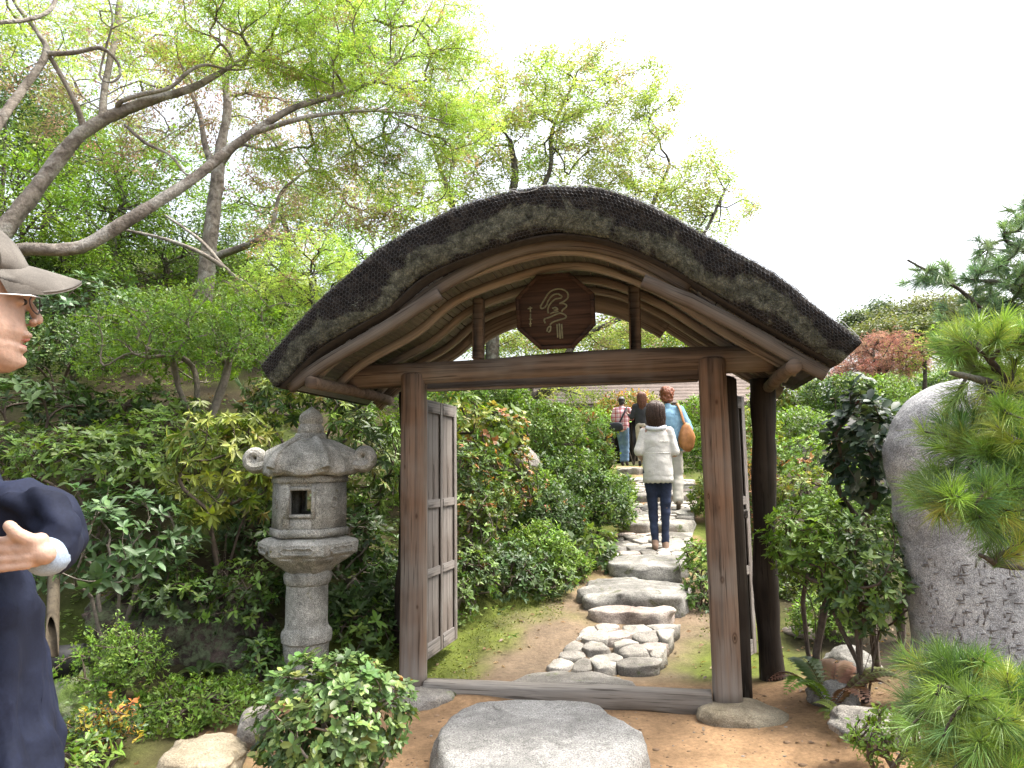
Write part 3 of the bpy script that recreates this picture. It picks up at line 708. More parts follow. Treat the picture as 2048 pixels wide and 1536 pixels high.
# loose straw ends
def straw():
    mb = MB(); k = 13000
    si = rng.uniform(0, 1, k); t = rng.uniform(.0, .40, k) ; P = thatch(si, t); nn = thatch_normal(si, t)
    cn = thatch(si, np.full(k, .6)); fl = np.sign(((P - np.array([0, 0, 0]) - np.stack([np.interp(si, ss, cen[:, 0, 0]), np.interp(si, ss, cen[:, 0, 1]), np.interp(si, ss, cen[:, 0, 2])], -1)) * nn).sum(-1)); nn = nn * fl[:, None]
    P = P + nn * thatch_disp(P)[:, None]
    D = nrm(nn * .8 + rng.normal(size=(k, 3)) * .45 + np.array([0, -.35, -.35])); L = rng.gamma(2.5, .0038, k)
    sd2 = nrm(np.cross(D, rng.normal(size=(k, 3)))) * rng.uniform(.0008, .0022, k)[:, None]
    V = np.stack([P - D * .004 - sd2, P - D * .004 + sd2, P + D * L[:, None]], 1).reshape(-1, 3)
    F = np.arange(k * 3).reshape(-1, 3)
    li = np.exp(-((t / .26 - .30) / .26) ** 2) * .7 + .8 * fbm(P, 4.2, 4, 44)
    dk = np.array([.04, .037, .034]) * rng.uniform(.5, 2.2, k)[:, None]; tan = np.array([.17, .125, .085]) * rng.uniform(.5, 1.2, k)[:, None]; lc = np.array([.24, .25, .185]) * rng.uniform(.6, 1.2, k)[:, None]
    c = np.where((li > .75)[:, None], lc, dk); c = np.where((rng.random(k) < .10 + .25 * ((t > .24) & (t < .30)))[:, None], tan, c)
    mb.add(V, F, np.repeat(c, 3, 0)); o = gp('straw_end', mb, m_tint('straw', .95, .1), None, False, True); o['kind'] = 'stuff'
straw()
# wire netting over the thatch
def netting():
    a = .0125; dx = a * math.sqrt(3); dy = a * 1.5; Ltot = np.linalg.norm(np.diff(TOPC, axis=0), axis=1).sum() * .96
    nx = int(Ltot / dx); ny = int(.55 / dy); E = []
    for j in range(ny):
        y = .01 + j * dy; x = (np.arange(nx) + (.5 if j % 2 else 0)) * dx
        x0 = x; top = np.stack([x0, np.full(nx, y + a)], -1); bot = np.stack([x0, np.full(nx, y)], -1)
        # vertex lattice: bottom vertex (x, y), top vertex (x, y+a/1)...
        p0 = np.stack([x0, np.full(nx, y)], -1); p1 = np.stack([x0, np.full(nx, y + a)], -1)
        E.append(np.stack([p0, p1], 1))
        l = np.stack([x0 - dx / 2, np.full(nx, y + dy)], -1); r_ = np.stack([x0 + dx / 2, np.full(nx, y + dy)], -1)
        E.append(np.stack([p1, l], 1)); E.append(np.stack([p1, r_], 1))
    E = np.concatenate(E)
    wob = fbm(np.concatenate([E.reshape(-1, 2), np.zeros((len(E) * 2, 1))], 1), 5, 2, 4).reshape(-1, 2) * .004
    E[:, :, 1] += wob
    si = np.clip(E[:, :, 0] / Ltot, 0, 1); t = np.clip(E[:, :, 1], 0, .6)
    P = thatch(si.ravel(), t.ravel()); nn = thatch_normal(si.ravel(), t.ravel())
    cc = np.stack([np.interp(si.ravel(), ss, cen[:, 0, k]) for k in range(3)], -1); nn = nn * np.sign(((P - cc) * nn).sum(-1))[:, None]
    P = P + nn * (np.maximum(thatch_disp(P), -.004) + .006)[:, None]; P = P.reshape(-1, 2, 3); nn = nn.reshape(-1, 2, 3)
    A, B = P[:, 0], P[:, 1]; D = nrm(B - A); X = nrm(np.cross(D, nn[:, 0])); Yv = np.cross(D, X); r = .0010
    ring = []
    for k in range(3):
        an = k * 2.0944; ring.append((X * math.cos(an) + Yv * math.sin(an)) * r)
    V = np.stack([A + ring[0], A + ring[1], A + ring[2], B + ring[0], B + ring[1], B + ring[2]], 1).reshape(-1, 3)
    base = np.arange(len(A))[:, None] * 6
    F = np.concatenate([base + np.array([[0, 1, 4, 3]]), base + np.array([[1, 2, 5, 4]]), base + np.array([[2, 0, 3, 5]])])
    mb = MB(); mb.add(V, F); o = gp('wire_netting', mb, m_plain('dark_wire', (.085, .085, .09), .5, .2, 40, 0, .5, .6)); o['label'] = 'fine hexagonal wire netting wrapped over the thatch'
netting()
# pale tie wire running along the shoulder
for t0, s0, s1, sd_ in ((_rl[11], .40, .995, 1), (_rl[10] - .005, .30, .60, 2)):
    s = np.linspace(s0, s1, 170); t = t0 + .008 * np.sin(s * 95 + sd_) + .012 * np.sin(s * 22)
    P = thatch(s, t); nn = thatch_normal(s, t); cc = np.stack([np.interp(s, ss, cen[:, 0, k]) for k in range(3)], -1); nn = nn * np.sign(((P - cc) * nn).sum(-1))[:, None]
    P = P + nn * (np.maximum(thatch_disp(P), 0) + .012 + .008 * np.sin(s * 60)[:])[:, None]
    V, F = tube(P, .0015, 5); mb = MB(); mb.add(V, F); gp('tie_wire', mb, m_plain('pale_wire' + str(sd_), (.38, .38, .37), .5, .1, 40, 0, .5), None, True)
# torn flap of thatch near the ridge
# dark boarding over the laths
smx = ARCS[-1]
sb = np.linspace(.01, smx - .01, 120); r1, r2 = arc(sb, .022), arc(sb, .034)
rings = np.stack([np.stack([np.concatenate([[q[0]], [vv], [q[1]]]) for q in r1]) for vv in (-.58, .58)], 1)
rr = np.stack([np.stack([r1[:, 0], np.full(120, -.58), r1[:, 1]], -1), np.stack([r1[:, 0], np.full(120, .58), r1[:, 1]], -1), np.stack([r2[:, 0], np.full(120, .58), r2[:, 1]], -1), np.stack([r2[:, 0], np.full(120, -.58), r2[:, 1]], -1)], 1)
mb = MB(); V, F = loft(rr); mb.add(V, F); gp('roof_boarding', mb, m_plain('dark_boarding', (.03, .024, .019), .9, .3, 30, .2))
# laths, each its own strip
lr = np.random.default_rng(4); s = .03; lath_meshes = []
for k in range(8):
    mbl = MB(); V, F = bevbox((0, 0, 0), (1, 1.05, .008), .0025); mbl.add(V, F); me = mbl.mesh('lath'); me.materials.append(W_LATH); lath_meshes.append(me)
while s < smx - .04:
    wd = lr.uniform(.020, .036); p = arc(np.array([s + wd / 2]), .016 + lr.uniform(-.0012, .0012))[0]
    a0, a1 = arc(np.array([s, s + wd])); an = math.atan2(a1[1] - a0[1], a1[0] - a0[0])
    o = bpy.data.objects.new('lath', lath_meshes[lr.integers(0, 8)]); COL.objects.link(o); o.parent = GATE
    o.location = (p[0], .045 + lr.uniform(-.01, .01), p[1]); o.rotation_euler = (0, -an, lr.uniform(-.004, .004)); o.scale = (wd, 1, 1)
    s += wd + lr.choice([.0015, .002, .003, .006])
# arched ribs under the laths
for v0, hgt in ((-.42, .032), (-.12, .034), (.18, .034), (.46, .034)):
    sb = np.linspace(.10, smx - .10, 90); rr = []
    for (o1, dv) in ((.010, -.024), (.010, .024), (-hgt + .006, .024), (-hgt, .018), (-hgt, -.018), (-hgt + .006, -.024)):
        q = arc(sb, o1); rr.append(np.stack([q[:, 0], np.full(90, v0 + dv), q[:, 1]], -1))
    rr = np.stack(rr, 1); q = rr.reshape(-1, 3); q += fbm(q, 6, 2, 3)[:, None] * .003
    mb = MB(); V, F = loft(rr); tc = np.zeros((len(V), 3)); tc[:540, 0] = np.repeat(sb, 6); tc[:540, 1] = V[:540, 1] + .7; tc[:540, 2] = np.tile([.01, .01, .05, .06, .06, .05], 90); mb.add(V, F, tc); gp('rib', mb, W_RIB, None, False, True)
# barge boards at the front (and plain ones at the back)
def board_along(P2, v, th, hgt, name, m, dz=0):
    P2 = np.asarray(P2, float); tn = nrm(np.gradient(P2, axis=0)); nm = np.stack([-tn[:, 1], tn[:, 0]], -1); rr = []
    for (o1, dv) in ((hgt / 2, -th / 2), (hgt / 2, th / 2), (-hgt / 2, th / 2), (-hgt / 2 + .006, -th / 2)):
        q = P2 + nm * o1; rr.append(np.stack([q[:, 0], np.full(len(P2), v + dv), q[:, 1]], -1))
    rr = np.stack(rr, 1); q = rr.reshape(-1, 3); q += (fbm(q, 9, 2, 6) * .0025)[:, None]
    mb = MB(); V, F = loft(rr); k = len(P2); sl = np.concatenate([[0], np.cumsum(np.linalg.norm(np.diff(P2, axis=0), axis=1))])
    tc = np.zeros((len(V), 3)); tc[:k * 4, 0] = np.repeat(sl, 4) + v; tc[:k * 4, 1] = np.tile([.02, .05, .05, .02], k); tc[:k * 4, 2] = np.tile([.1, .1, 0, 0], k); mb.add(V, F, tc); return gp(name, mb, m, None, False, True)
mid = np.array([GP(x, y, -.49) for x, y in smoothpath([(800, 632), (850, 594), (900, 562), (980, 520), (1060, 494), (1130, 487), (1200, 493), (1270, 514), (1330, 545), (1380, 574)], 5)])
board_along(mid, -.485, .035, .066, 'arched_barge_board', W_BARGE)
lf_ = np.array([GP(x, y, -.53) for x, y in smoothpath([(578, 776), (650, 726), (760, 662), (830, 618), (880, 588)], 5)])
board_along(lf_, -.53, .035, .064, 'barge_board', W_BARGE)
rt_ = np.array([GP(x, y, -.53) for x, y in smoothpath([(1286, 562), (1330, 580), (1420, 622), (1520, 676), (1600, 722), (1652, 750)], 5)])
board_along(rt_, -.53, .035, .066, 'barge_board', W_BARGE)
bk = arc(np.linspace(.06, smx * .30, 30), -.03); board_along(bk, .595, .035, .08, 'rear_barge_board', W_RIB)
bk = arc(np.linspace(smx * .70, smx - .06, 30), -.03); board_along(bk, .595, .035, .08, 'rear_barge_board', W_RIB)
bk = arc(np.linspace(smx * .27, smx * .73, 40), -.06); board_along(bk, .565, .03, .14, 'rear_barge_board', W_RIB)
# eave poles along the depth at both sides
for s_ in (.16, smx - .16):
    p = arc(np.array([s_]), -.07)[0]; vv = np.linspace(-.56, .56, 20); P = np.stack([p[0] + .006 * np.sin(vv * 5), vv, p[1] + .005 * np.cos(vv * 4)], -1)
    V, F = tube(P, .035, 12); mb = MB(); mb.add(V, F); gp('eave_pole', mb, W_BEAM, None, True)
# brackets (struts) on the tie log carrying the arch
for px_, py_ in ((957, 640), (1269, 620)):
    u0, _ = GP(px_, py_, .03); zt = arcz(u0) - .01; zb = 1.93
    mb = MB(); V, F = bevbox((0, 0, 0), (.068, .06, zt - zb), .01); mb.add(V, F); o = gp('strut', mb, W_BEAM); o.location = (u0, .03, (zt + zb) / 2)
    o.rotation_euler = (0, .012, 0)
# doors: framed leaves of six boards each
def door(hu, hv, fu, fv, label):
    L = math.hypot(fu - hu, fv - hv); D = bpy.data.objects.new('door', None); COL.objects.link(D); D.parent = GATE
    D.location = (hu, hv, .14); D.rotation_euler = (0, 0, math.atan2(fv - hv, fu - hu)); D['label'] = label; H = 1.57
    def p(name, c, s, m, bv=.004):
        mb = MB(); V, F = bevbox((0, 0, 0), s, bv); mb.add(V, F); o = mb.build(name, m, D, False, False, world=False); o.location = c; return o
    for x, w_ in ((.03, .06), (L - .028, .056), (L * .5, .042)): p('stile', (x, 0, H / 2), (w_, .042, H), W_DOOR)
    for z, h_ in ((.045, .09), (.50, .055), (.92, .055), (H - .04, .08)):
        p('rail', (L * .27 + .004, -.001, z), (L * .5 - .085 + .012, .038, h_), W_DOORX); p('rail', (L * .75 - .006, -.001, z), (L * .5 - .085 + .016, .038, h_), W_DOORX)
    for x0, x1 in ((.06, L * .5 - .021), (L * .5 + .021, L - .056)):
        for z0, z1 in ((.09, .4725), (.5275, .8925), (.9475, H - .08)):
            k = 2; wd = (x1 - x0) / k
            for i in range(k): p('panel', (x0 + wd * (i + .5), 0, (z0 + z1) / 2), (wd - .003, .016, z1 - z0 + .01), W_DOOR, .002)
    for z in (.25, 1.3): p('hinge', (.0, -.012, z), (.03, .012, .06), m_plain('hinge_iron', (.03, .028, .027), .6, .2, 40, .1, .4, .7))
    return D
door(-.855, .055, -.83, .66, 'left door leaf of grey boards standing open')
door(.90, .26, 1.09, .62, 'right door leaf seen almost edge on')
mb = MB(); V, F = bevbox((0, 0, 0), (.05, .04, .05), .006); mb.add(V, F); o = gp('latch_block', mb, W_DOORX); o.location = (1.06, .52, .98)

# base stones under the posts
gpos = lambda u, v, z=0: GM + GU * u + GV * v + np.array([0, 0, z])
rock('base_stone', 'flat yellowish rounded stone under the right gate post', gpos(.95, -.09, -.012), (.235, .17, .085), 31, STONE_Y, -.2, 'base stone', boxy=.8, rough=.07, top=.6, facets=3)
rock('base_stone', 'grey flat stone under the left gate post behind the leafy bush', gpos(-.82, -.10, -.02), (.22, .16, .085), 32, STONE_G, .1, 'base stone', boxy=.8, rough=.1, top=.6, facets=3)

# ------------------------------------------------------------------ name plaque on the tie log
def plaque():
    c = [GP(x, y, -.10) for x, y in ((1034, 622), (1190, 622), (1112, 550), (1112, 697))]
    w_ = c[1][0] - c[0][0]; h_ = c[2][1] - c[3][1]; cu = (c[0][0] + c[1][0]) / 2; cz = (c[2][1] + c[3][1]) / 2
    root = empty('name_plaque', gpos(cu, -.10, cz), 'dark octagonal wooden name plaque with carved pale characters above the lintel', 'plaque')
    root.rotation_euler = (math.radians(12), 0, GATE.rotation_euler[2])
    k = .29
    pts = [(-.5 + k, .5), (.5 - k, .5), (.5, .5 - k), (.5, -.5 + k), (.5 - k, -.5), (-.5 + k, -.5), (-.5, -.5 + k), (-.5, .5 - k)]
    O = np.array(pts) * [w_, h_]
    rings = [np.stack([O[:, 0] * f, np.full(8, y), O[:, 1] * f], -1) for f, y in ((.99, .022), (1.0, .016), (1.0, -.012), (.985, -.018))]
    mb = MB(); V, F = loft(np.array(rings)); mb.add(V, F); mb.build('board', W_PLQ, root, False, False, world=False)
    # moulded rim boards round the edge
    for i in range(8):
        a, b2 = O[i], O[(i + 1) % 8]; q = [np.array([*a]), np.array([*b2]), b2 * .90, a * .90]
        V = np.array([[p_[0], y, p_[1]] for y in (-.0175, -.0265) for p_ in q]); F = np.array([[4, 5, 6, 7], [0, 3, 2, 1], [0, 1, 5, 4], [1, 2, 6, 5], [2, 3, 7, 6], [3, 0, 4, 7]])
        mb = MB(); mb.add(V, F); mb.build('rim', W_PLQ, root, False, False, world=False)
    st = [[(565, 690), (600, 640), (680, 520), (760, 465), (850, 450), (930, 470), (985, 520), (985, 590), (930, 640), (870, 665)],
          [(655, 690), (690, 610), (760, 540), (830, 525), (890, 560), (880, 590), (800, 600), (740, 640), (690, 700), (670, 770), (680, 810)],
          [(850, 670), (930, 680), (960, 720), (900, 770), (880, 800)], [(740, 740), (790, 730), (820, 760), (760, 770)],
          [(620, 960), (610, 900), (700, 870), (800, 830), (870, 820), (940, 860), (930, 900), (840, 920), (740, 950), (690, 985)],
          [(560, 680), (570, 730), (620, 720), (650, 690)], [(640, 1090), (660, 1030), (700, 1010), (690, 1080), (660, 1100)],
          [(835, 975), (838, 1210)], [(800, 985), (802, 1190)], [(870, 985), (872, 1205)], [(700, 820), (760, 800), (830, 790)],
          [(400, 690), (402, 780)], [(360, 722), (432, 714)], [(400, 800), (388, 1000)], [(372, 880), (422, 890)], [(370, 960), (410, 950)]]
    m = m_plain('carved_verdigris', (.17, .165, .10), .8, .35, 60, .3)
    big, small = MB(), MB()
    for i, s in enumerate(st):
        P = smoothpath(np.array(s, float), 5); x = (P[:, 0] - 780) / 1200 * w_; z = -(P[:, 1] - 790) / 1150 * h_
        V, F = tube(np.stack([x, np.full(len(x), -.0185), z], -1), (.0052 if i < 11 else .004), 6)
        (big if i < 11 else small).add(V, F)
    o = big.build('carved_character', m, root, True, False, world=False); o['label'] = 'large looping carved character'
    o = small.build('carved_character', m, root, True, False, world=False); o['label'] = 'small column of carved writing at the left'
plaque()

# ------------------------------------------------------------------ stone lantern
def lantern():
    Y0 = 4.40; b0 = PX(612, 1330, Y0); x0 = b0[0]; z0 = tz(x0, Y0)
    L = empty('stone_lantern', (x0, Y0, z0), 'weathered grey granite lantern with scroll-cornered roof left of the gate', 'lantern')
    H = lambda py: PX(620, py, Y0)[2] - z0            # height of an image row on the axis
    kx = Y0 / FPX * 1.0
    def rnd(V, amp=.004, f=22, seed=1): return V + (np.stack([fbm(V, f, 3, seed), fbm(V, f, 3, seed + 5), fbm(V, f, 3, seed + 9)], -1) * amp)
    def lathe(prof, n=36, hexa=0, rot=0, lift=None):
        a = np.arange(n) * 2 * np.pi / n + rot; rings = []
        for (r, z) in prof:
            rr = np.full(n, r)
            if hexa:
                sec = (a - rot + np.pi / 6) % (np.pi / 3) - np.pi / 6
                hx = math.cos(np.pi / 6) / np.cos(((a - rot) % (np.pi / 3)) - np.pi / 6)
                rr = r * (1 + hexa * (hx - 1))
            rings.append(np.stack([rr * np.cos(a), rr * np.sin(a), np.full(n, z)], -1))
        return np.array(rings)
    def part(name, V, F, smooth=True, parent=None, seed=1, amp=.004):
        mb = MB(); mb.add(rnd(V, amp, 24, seed), F); o = mb.build(name, STONE_L, parent or L, smooth, False, world=False); o.data.set_sharp_from_angle(angle=math.radians(32)); return o
    yaw = .03
    # base, shaft with bands
    part('base', *loft(lathe([(.24, -.06), (.245, .03), (.23, .055), (.19, .075), (.17, .10)], 36, 1, yaw)), seed=2)
    rb, rt = 40 * kx, 40 * kx
    sh = [(rb + .012, .09), (rb + .008, H(1300)), (rb + .008, H(1284)), (rb + .022, H(1280)), (rb + .026, H(1268)), (rb + .020, H(1258)), (rb + .004, H(1252)), (rb + .0, H(1244)), (rb, H(1200)), (rb - .002, H(1168)), (rb + .010, H(1164)), (rb + .018, H(1154)), (rb + .018, H(1146)), (rb + .004, H(1140)), (rb + .02, H(1134))]
    part('shaft', *loft(lathe(sh, 40)), seed=3)
    # platform: lotus petals below, hexagonal slab above
    r_ = 96 * kx
    plat = [(.14, H(1142)), (.17, H(1132)), (.225, H(1120)), (.262, H(1111)), (r_ * .93, H(1108)), (r_ * 1.0, H(1104)), (r_ * 1.02, H(1092)), (r_ * 1.02, H(1083)), (r_ * .965, H(1079)), (r_ * .9, H(1076)), (r_ * .7, H(1072)), (.21, H(1069))]
    rg = lathe(plat, 72, 1, yaw)
    a = np.arange(72) * 2 * np.pi / 72
    for k in range(1, 4): rg[k, :, :2] *= (1 + .06 * np.abs(np.sin(a * 6)))[:, None]
    pl = part('platform', *loft(rg), seed=4)
    # raised panels on the platform rim
    for k in range(6):
        an = yaw + (k + .5) * np.pi / 3; d = r_ * 1.02 * math.cos(np.pi / 6) + .003; t = np.array([-math.sin(an), math.cos(an), 0]); n_ = np.array([math.cos(an), math.sin(an), 0])
        c = n_ * d + [0, 0, (H(1104) + H(1083)) / 2]; hw = .095; hz = (H(1083) - H(1104)) * .30
        P = [c + t * x + np.array([0, 0, z]) for x, z in ((-hw, 0), (-hw * .8, hz), (-hw * .4, hz * .7), (0, hz), (hw * .4, hz * .7), (hw * .8, hz), (hw, 0), (hw * .8, -hz), (-hw * .8, -hz), (-hw, 0))]
        V, F = tube(P, .006, 6); part('carved_panel', V, F, True, pl, seed=11, amp=.002)
    # fire box: six walls, the front one with a real square window
    zb, zt = H(1069), H(948); ra = 73 * kx
    fb = bpy.data.objects.new('fire_box', None); COL.objects.link(fb); fb.parent = L
    inr = ra * math.cos(np.pi / 6); hw = ra * math.sin(np.pi / 6)
    front = None
    for k in range(6):
        an = yaw + (k + .5) * np.pi / 3
        n_ = np.array([math.cos(an), math.sin(an), 0]); t = np.array([-math.sin(an), math.cos(an), 0])
        fr = abs((an + np.pi / 2 + np.pi) % (2 * np.pi) - np.pi) < np.pi / 6
        def bx(x0_, x1_, z0_, z1_, d0, d1): 
            V = np.array([n_ * d + t * x + np.array([0, 0, z]) for d in (d0, d1) for x, z in ((x0_, z0_), (x1_, z0_), (x1_, z1_), (x0_, z1_))])
            return V, np.array([[0, 3, 2, 1], [4, 5, 6, 7], [0, 1, 5, 4], [1, 2, 6, 5], [2, 3, 7, 6], [3, 0, 4, 7]])
        mb = MB(); i0, i1 = inr - .05, inr
        wz0, wz1, wx = zb + (zt - zb) * .36, zb + (zt - zb) * .74, hw * .56
        back = abs((an - np.pi / 2 + np.pi) % (2 * np.pi) - np.pi) < np.pi / 6
        if fr or back:
            pcs = [bx(-hw, -wx, zb, zt, i0, i1), bx(wx, hw, zb, zt, i0, i1), bx(-wx, wx, zb, wz0, i0, i1 - .001), bx(-wx, wx, wz1, zt, i0, i1 - .001)]
        else: pcs = [bx(-hw, hw, zb, zt, i0, i1)]
        for V, F in pcs: mb.add(rnd(V, .003, 20, 7), F)
        wl = mb.build('wall', STONE_L, fb, False, False, world=False)
        # ledge at the foot, frame round window, rosette on the side
        mb = MB(); V, F = bx(-hw - .004, hw + .004, zb, zb + .045, i1 - .003, i1 + .012); mb.add(rnd(V, .003, 20, 8), F); mb.build('ledge', STONE_L, fb, False, False, world=False)
        mb = MB(); V, F = bx(-hw - .002, hw + .002, zt - .05, zt - .012, i1 - .003, i1 + .008); mb.add(rnd(V, .003, 20, 9), F); mb.build('ledge', STONE_L, fb, False, False, world=False)
        if fr:
            mb = MB()
            for q in (bx(-wx - .02, -wx, wz0 - .02, wz1 + .02, i1, i1 + .012), bx(wx, wx + .02, wz0 - .02, wz1 + .02, i1, i1 + .012), bx(-wx, wx, wz1, wz1 + .02, i1, i1 + .0115), bx(-wx, wx, wz0 - .02, wz0, i1, i1 + .0115)): mb.add(rnd(q[0], .002, 20, 8), q[1])
            mb.build('window_frame', STONE_L, fb, False, False, world=False)
        elif not back:
            an2 = np.linspace(0, 2 * np.pi, 25); P = n_ * (i1 + .002) + np.outer(np.cos(an2) * .024, t) + np.outer(np.sin(an2) * .032, [0, 0, 1]) + np.array([0, 0, (wz0 + wz1) / 2])
            V, F = tube(P, .007, 7, False); mb = MB(); mb.add(V, F); 
            an2 = np.linspace(0, 2 * np.pi, 17)[:-1]; disc = n_ * (i1 + .0015) + np.outer(np.cos(an2) * .022, t) + np.outer(np.sin(an2) * .03, [0, 0, 1]) + np.array([0, 0, (wz0 + wz1) / 2])
            o = mb.build('rosette', STONE_L, fb, True, False, world=False)
    # roof: hexagonal with sagging faces and scrolled corners
    R0 = 113 * kx; n = 96; a = np.arange(n) * 2 * np.pi / n + yaw; cor = np.abs(((a - yaw + np.pi / 6) % (np.pi / 3)) - np.pi / 6) / (np.pi / 6)   # 0 at the corner, 1 mid face
    rings = []
    for (f, zz, hexk, li) in ((.50, H(947), .6, 0), (.76, H(951), .8, .2), (.86, H(947), 1, .5), (.905, H(941), 1, .8), (.90, H(930), 1, 1), (.86, H(918), 1, 1), (.76, H(905), .9, .6), (.60, H(893), .7, .2), (.42, H(883), .4, 0), (.27, H(878), .1, 0), (.265, H(872), 0, 0), (.245, H(868), 0, 0), (.18, H(866), 0, 0)):
        hx = math.cos(np.pi / 6) / np.cos(((a - yaw) % (np.pi / 3)) - np.pi / 6)
        rr = R0 * f * (1 + hexk * (hx - 1)); rr = rr * (1 - .05 * li * np.sin(cor * np.pi))
        z = zz + .026 * li * (1 - cor) ** 2 - .012 * li * cor
        rings.append(np.stack([rr * np.cos(a), rr * np.sin(a), z], -1))
    rf = part('roof', *loft(np.array(rings)), seed=5, amp=.006)
    for k in (4, 5):                                         # worn ridges towards the viewer, their scrolls broken off
        an = yaw + k * np.pi / 3; n_ = np.array([math.cos(an), math.sin(an), 0]); P = [n_ * R0 * f_ + np.array([0, 0, z_]) for f_, z_ in ((.30, H(880)), (.55, H(893)), (.74, H(909)), (.86, H(925)), (.91, H(936)))]
        V, F = tube(smoothpath(P, 4), .026, 10); part('ridge', V, F, True, rf, seed=16 + k, amp=.003)
    for k in (0, 1, 2, 3):                                   # scrolls
        an = yaw + k * np.pi / 3; n_ = np.array([math.cos(an), math.sin(an), 0]); th = np.linspace(0, 2 * np.pi * 1.35, 44)
        fk = 1.45; rad = np.linspace(.036, .012, 44) * fk; P = n_ * (R0 * .90) + np.array([0, 0, H(921)])
        Q = P + np.outer(np.sin(th) * rad + .012, n_) + np.outer(-np.cos(th) * rad + .014, [0, 0, 1])
        Q = np.concatenate([[P - n_ * .16 + np.array([0, 0, .01]), P - n_ * .08 + np.array([0, 0, -.022])], Q])
        rr = np.concatenate([[.04, .034], np.linspace(.028, .014, 44) * fk])
        V, F = tube(Q, rr, 12); tang = np.array([-math.sin(an), math.cos(an), 0])
        off = (V - P) @ tang; V = V + np.outer(off * .55, tang)
        part('scroll', V, F, True, rf, seed=6 + k, amp=.003)
    fz = [(.085, H(892)), (.10, H(887)), (.102, H(881)), (.092, H(877)), (.066, H(874)), (.076, H(868)), (.080, H(861)), (.075, H(854)), (.063, H(849)), (.069, H(845)), (.073, H(838)), (.067, H(831)), (.051, H(825)), (.030, H(820)), (.010, H(816)), (.002, H(814))]
    part('finial', *loft(lathe(fz, 32)), seed=9, amp=.003)
lantern()

# ------------------------------------------------------------------ stone monument on the right
def monument():
    Y0 = 3.45; rows = [(1420, 1806, 2290), (1330, 1806, 2285), (1250, 1802, 2280), (1150, 1793, 2275), (1050, 1780, 2265), (980, 1771, 2255), (920, 1766, 2245), (870, 1769, 2230), (830, 1780, 2205), (800, 1796, 2175), (780, 1816, 2140), (766, 1838, 2100), (757, 1862, 2050), (752, 1890, 1990), (751, 1915, 1950)]
    R = smoothpath(np.array(rows, float), 5); n = 72; a = np.arange(n) * 2 * np.pi / n; c, s = np.cos(a), np.sin(a); e = 3.0
    sup = 1 / (np.abs(c) ** e + np.abs(s) ** e) ** (1 / e); rings = []
    for py, xl, xr in R:
        A = PX(xl, py, Y0 + .22); B = PX(xr, py, Y0); A[2] = B[2]; cx = (A[0] + B[0]) / 2; hw = (B[0] - A[0]) / 2
        d = .19 * min(1, (hw / .45) ** .6)
        rings.append(np.stack([cx + sup * c * hw, Y0 + .12 + sup * s * d, np.full(n, A[2])], -1))
    V, F = loft(np.array(rings)); base = np.array([2.42, Y0 + .12, 0]); ce = np.stack([np.full(len(V), base[0]), np.full(len(V), base[1]), V[:, 2]], -1)
    V = V + nrm(V - ce) * (fbm(V, 2.2, 4, 71) * .02 + fbm(V, 14, 3, 73) * .008)[:, None]
    root = empty('stone_monument', (base[0], base[1], tz(base[0], base[1])), 'tall rough grey granite monument stone with worn carving behind the pine', 'monument')
    mb = MB(); mb.add(V, F); mb.build('stone', STONE_S, root, True)
    # worn incised writing: dark shallow strokes in columns
    r = np.random.default_rng(3); mb = MB()
    for col_ in range(4):
        for row in range(7):
            cx, cy = 1878 + col_ * 48 + r.uniform(-4, 4), 1130 + row * 34
            for _ in range(5):
                p0 = np.array([cx, cy]) + r.uniform(-13, 13, 2); p1 = p0 + (r.uniform(8, 18) * (np.array([1, r.uniform(-.3, .3)]) if r.random() < .5 else np.array([r.uniform(-.4, .4), 1])))
                Q = [PX(*(p0 + (p1 - p0) * t), Y0 - .075) for t in (0, .5, 1)]; vv, ff = tube(Q, .0045, 5); mb.add(vv, ff)
    # snap the strokes on to the face
    tree = None
    from mathutils.bvhtree import BVHTree
    faces = [tuple(int(i) for i in f) for A_ in F for f in A_]
    bvh = BVHTree.FromPolygons([Vector(v) for v in V], faces)
    for arr in mb.V:
        c_ = arr.mean(0); h = bvh.ray_cast(Vector((c_[0], c_[1] - .5, c_[2])), Vector((0, 1, 0)))
        if h[0] is not None: arr[:, 1] += h[0].y - c_[1] + .0015
    mb.build('carved_writing', m_plain('carved_shadow_stone', (.15, .142, .14), .95, .3, 60, .3), root, True)['kind'] = 'stuff'
monument()

# ------------------------------------------------------------------ leaves
def _leaf(pts, fold):
    """half outline points (y, x) -> folded leaf mesh of unit length"""
    V = [(0, 0, 0)]; 
    mids = [(0, y, -0.0) for y, x in pts]; L = [(-x, y, fold * x) for y, x in pts]; R = [(x, y, fold * x) for y, x in pts]
    V = [(0, 0, 0), (0, 1, -.10)] + [(0, y, -.10 * y * y) for y, x in pts] + [(-x, y, fold * x - .10 * y * y) for y, x in pts] + [(x, y, fold * x - .10 * y * y) for y, x in pts]
    k = len(pts); m0, l0, r0 = 2, 2 + k, 2 + 2 * k; Q, T = [], []
    T += [(0, m0, l0), (0, r0, m0)]
    for i in range(k - 1): Q += [(l0 + i, m0 + i, m0 + i + 1, l0 + i + 1), (m0 + i, r0 + i, r0 + i + 1, m0 + i + 1)]
    T += [(l0 + k - 1, m0 + k - 1, 1), (m0 + k - 1, r0 + k - 1, 1)]
    return np.array(V, float), [np.array(T, int).reshape(-1, 3), np.array(Q, int).reshape(-1, 4)]
T_OVAL = _leaf([(.3, .165), (.68, .165)], .35)
T_LONG = _leaf([(.35, .12), (.7, .09)], .4)
T_ROUND = _leaf([(.3, .21), (.7, .25)], .25)
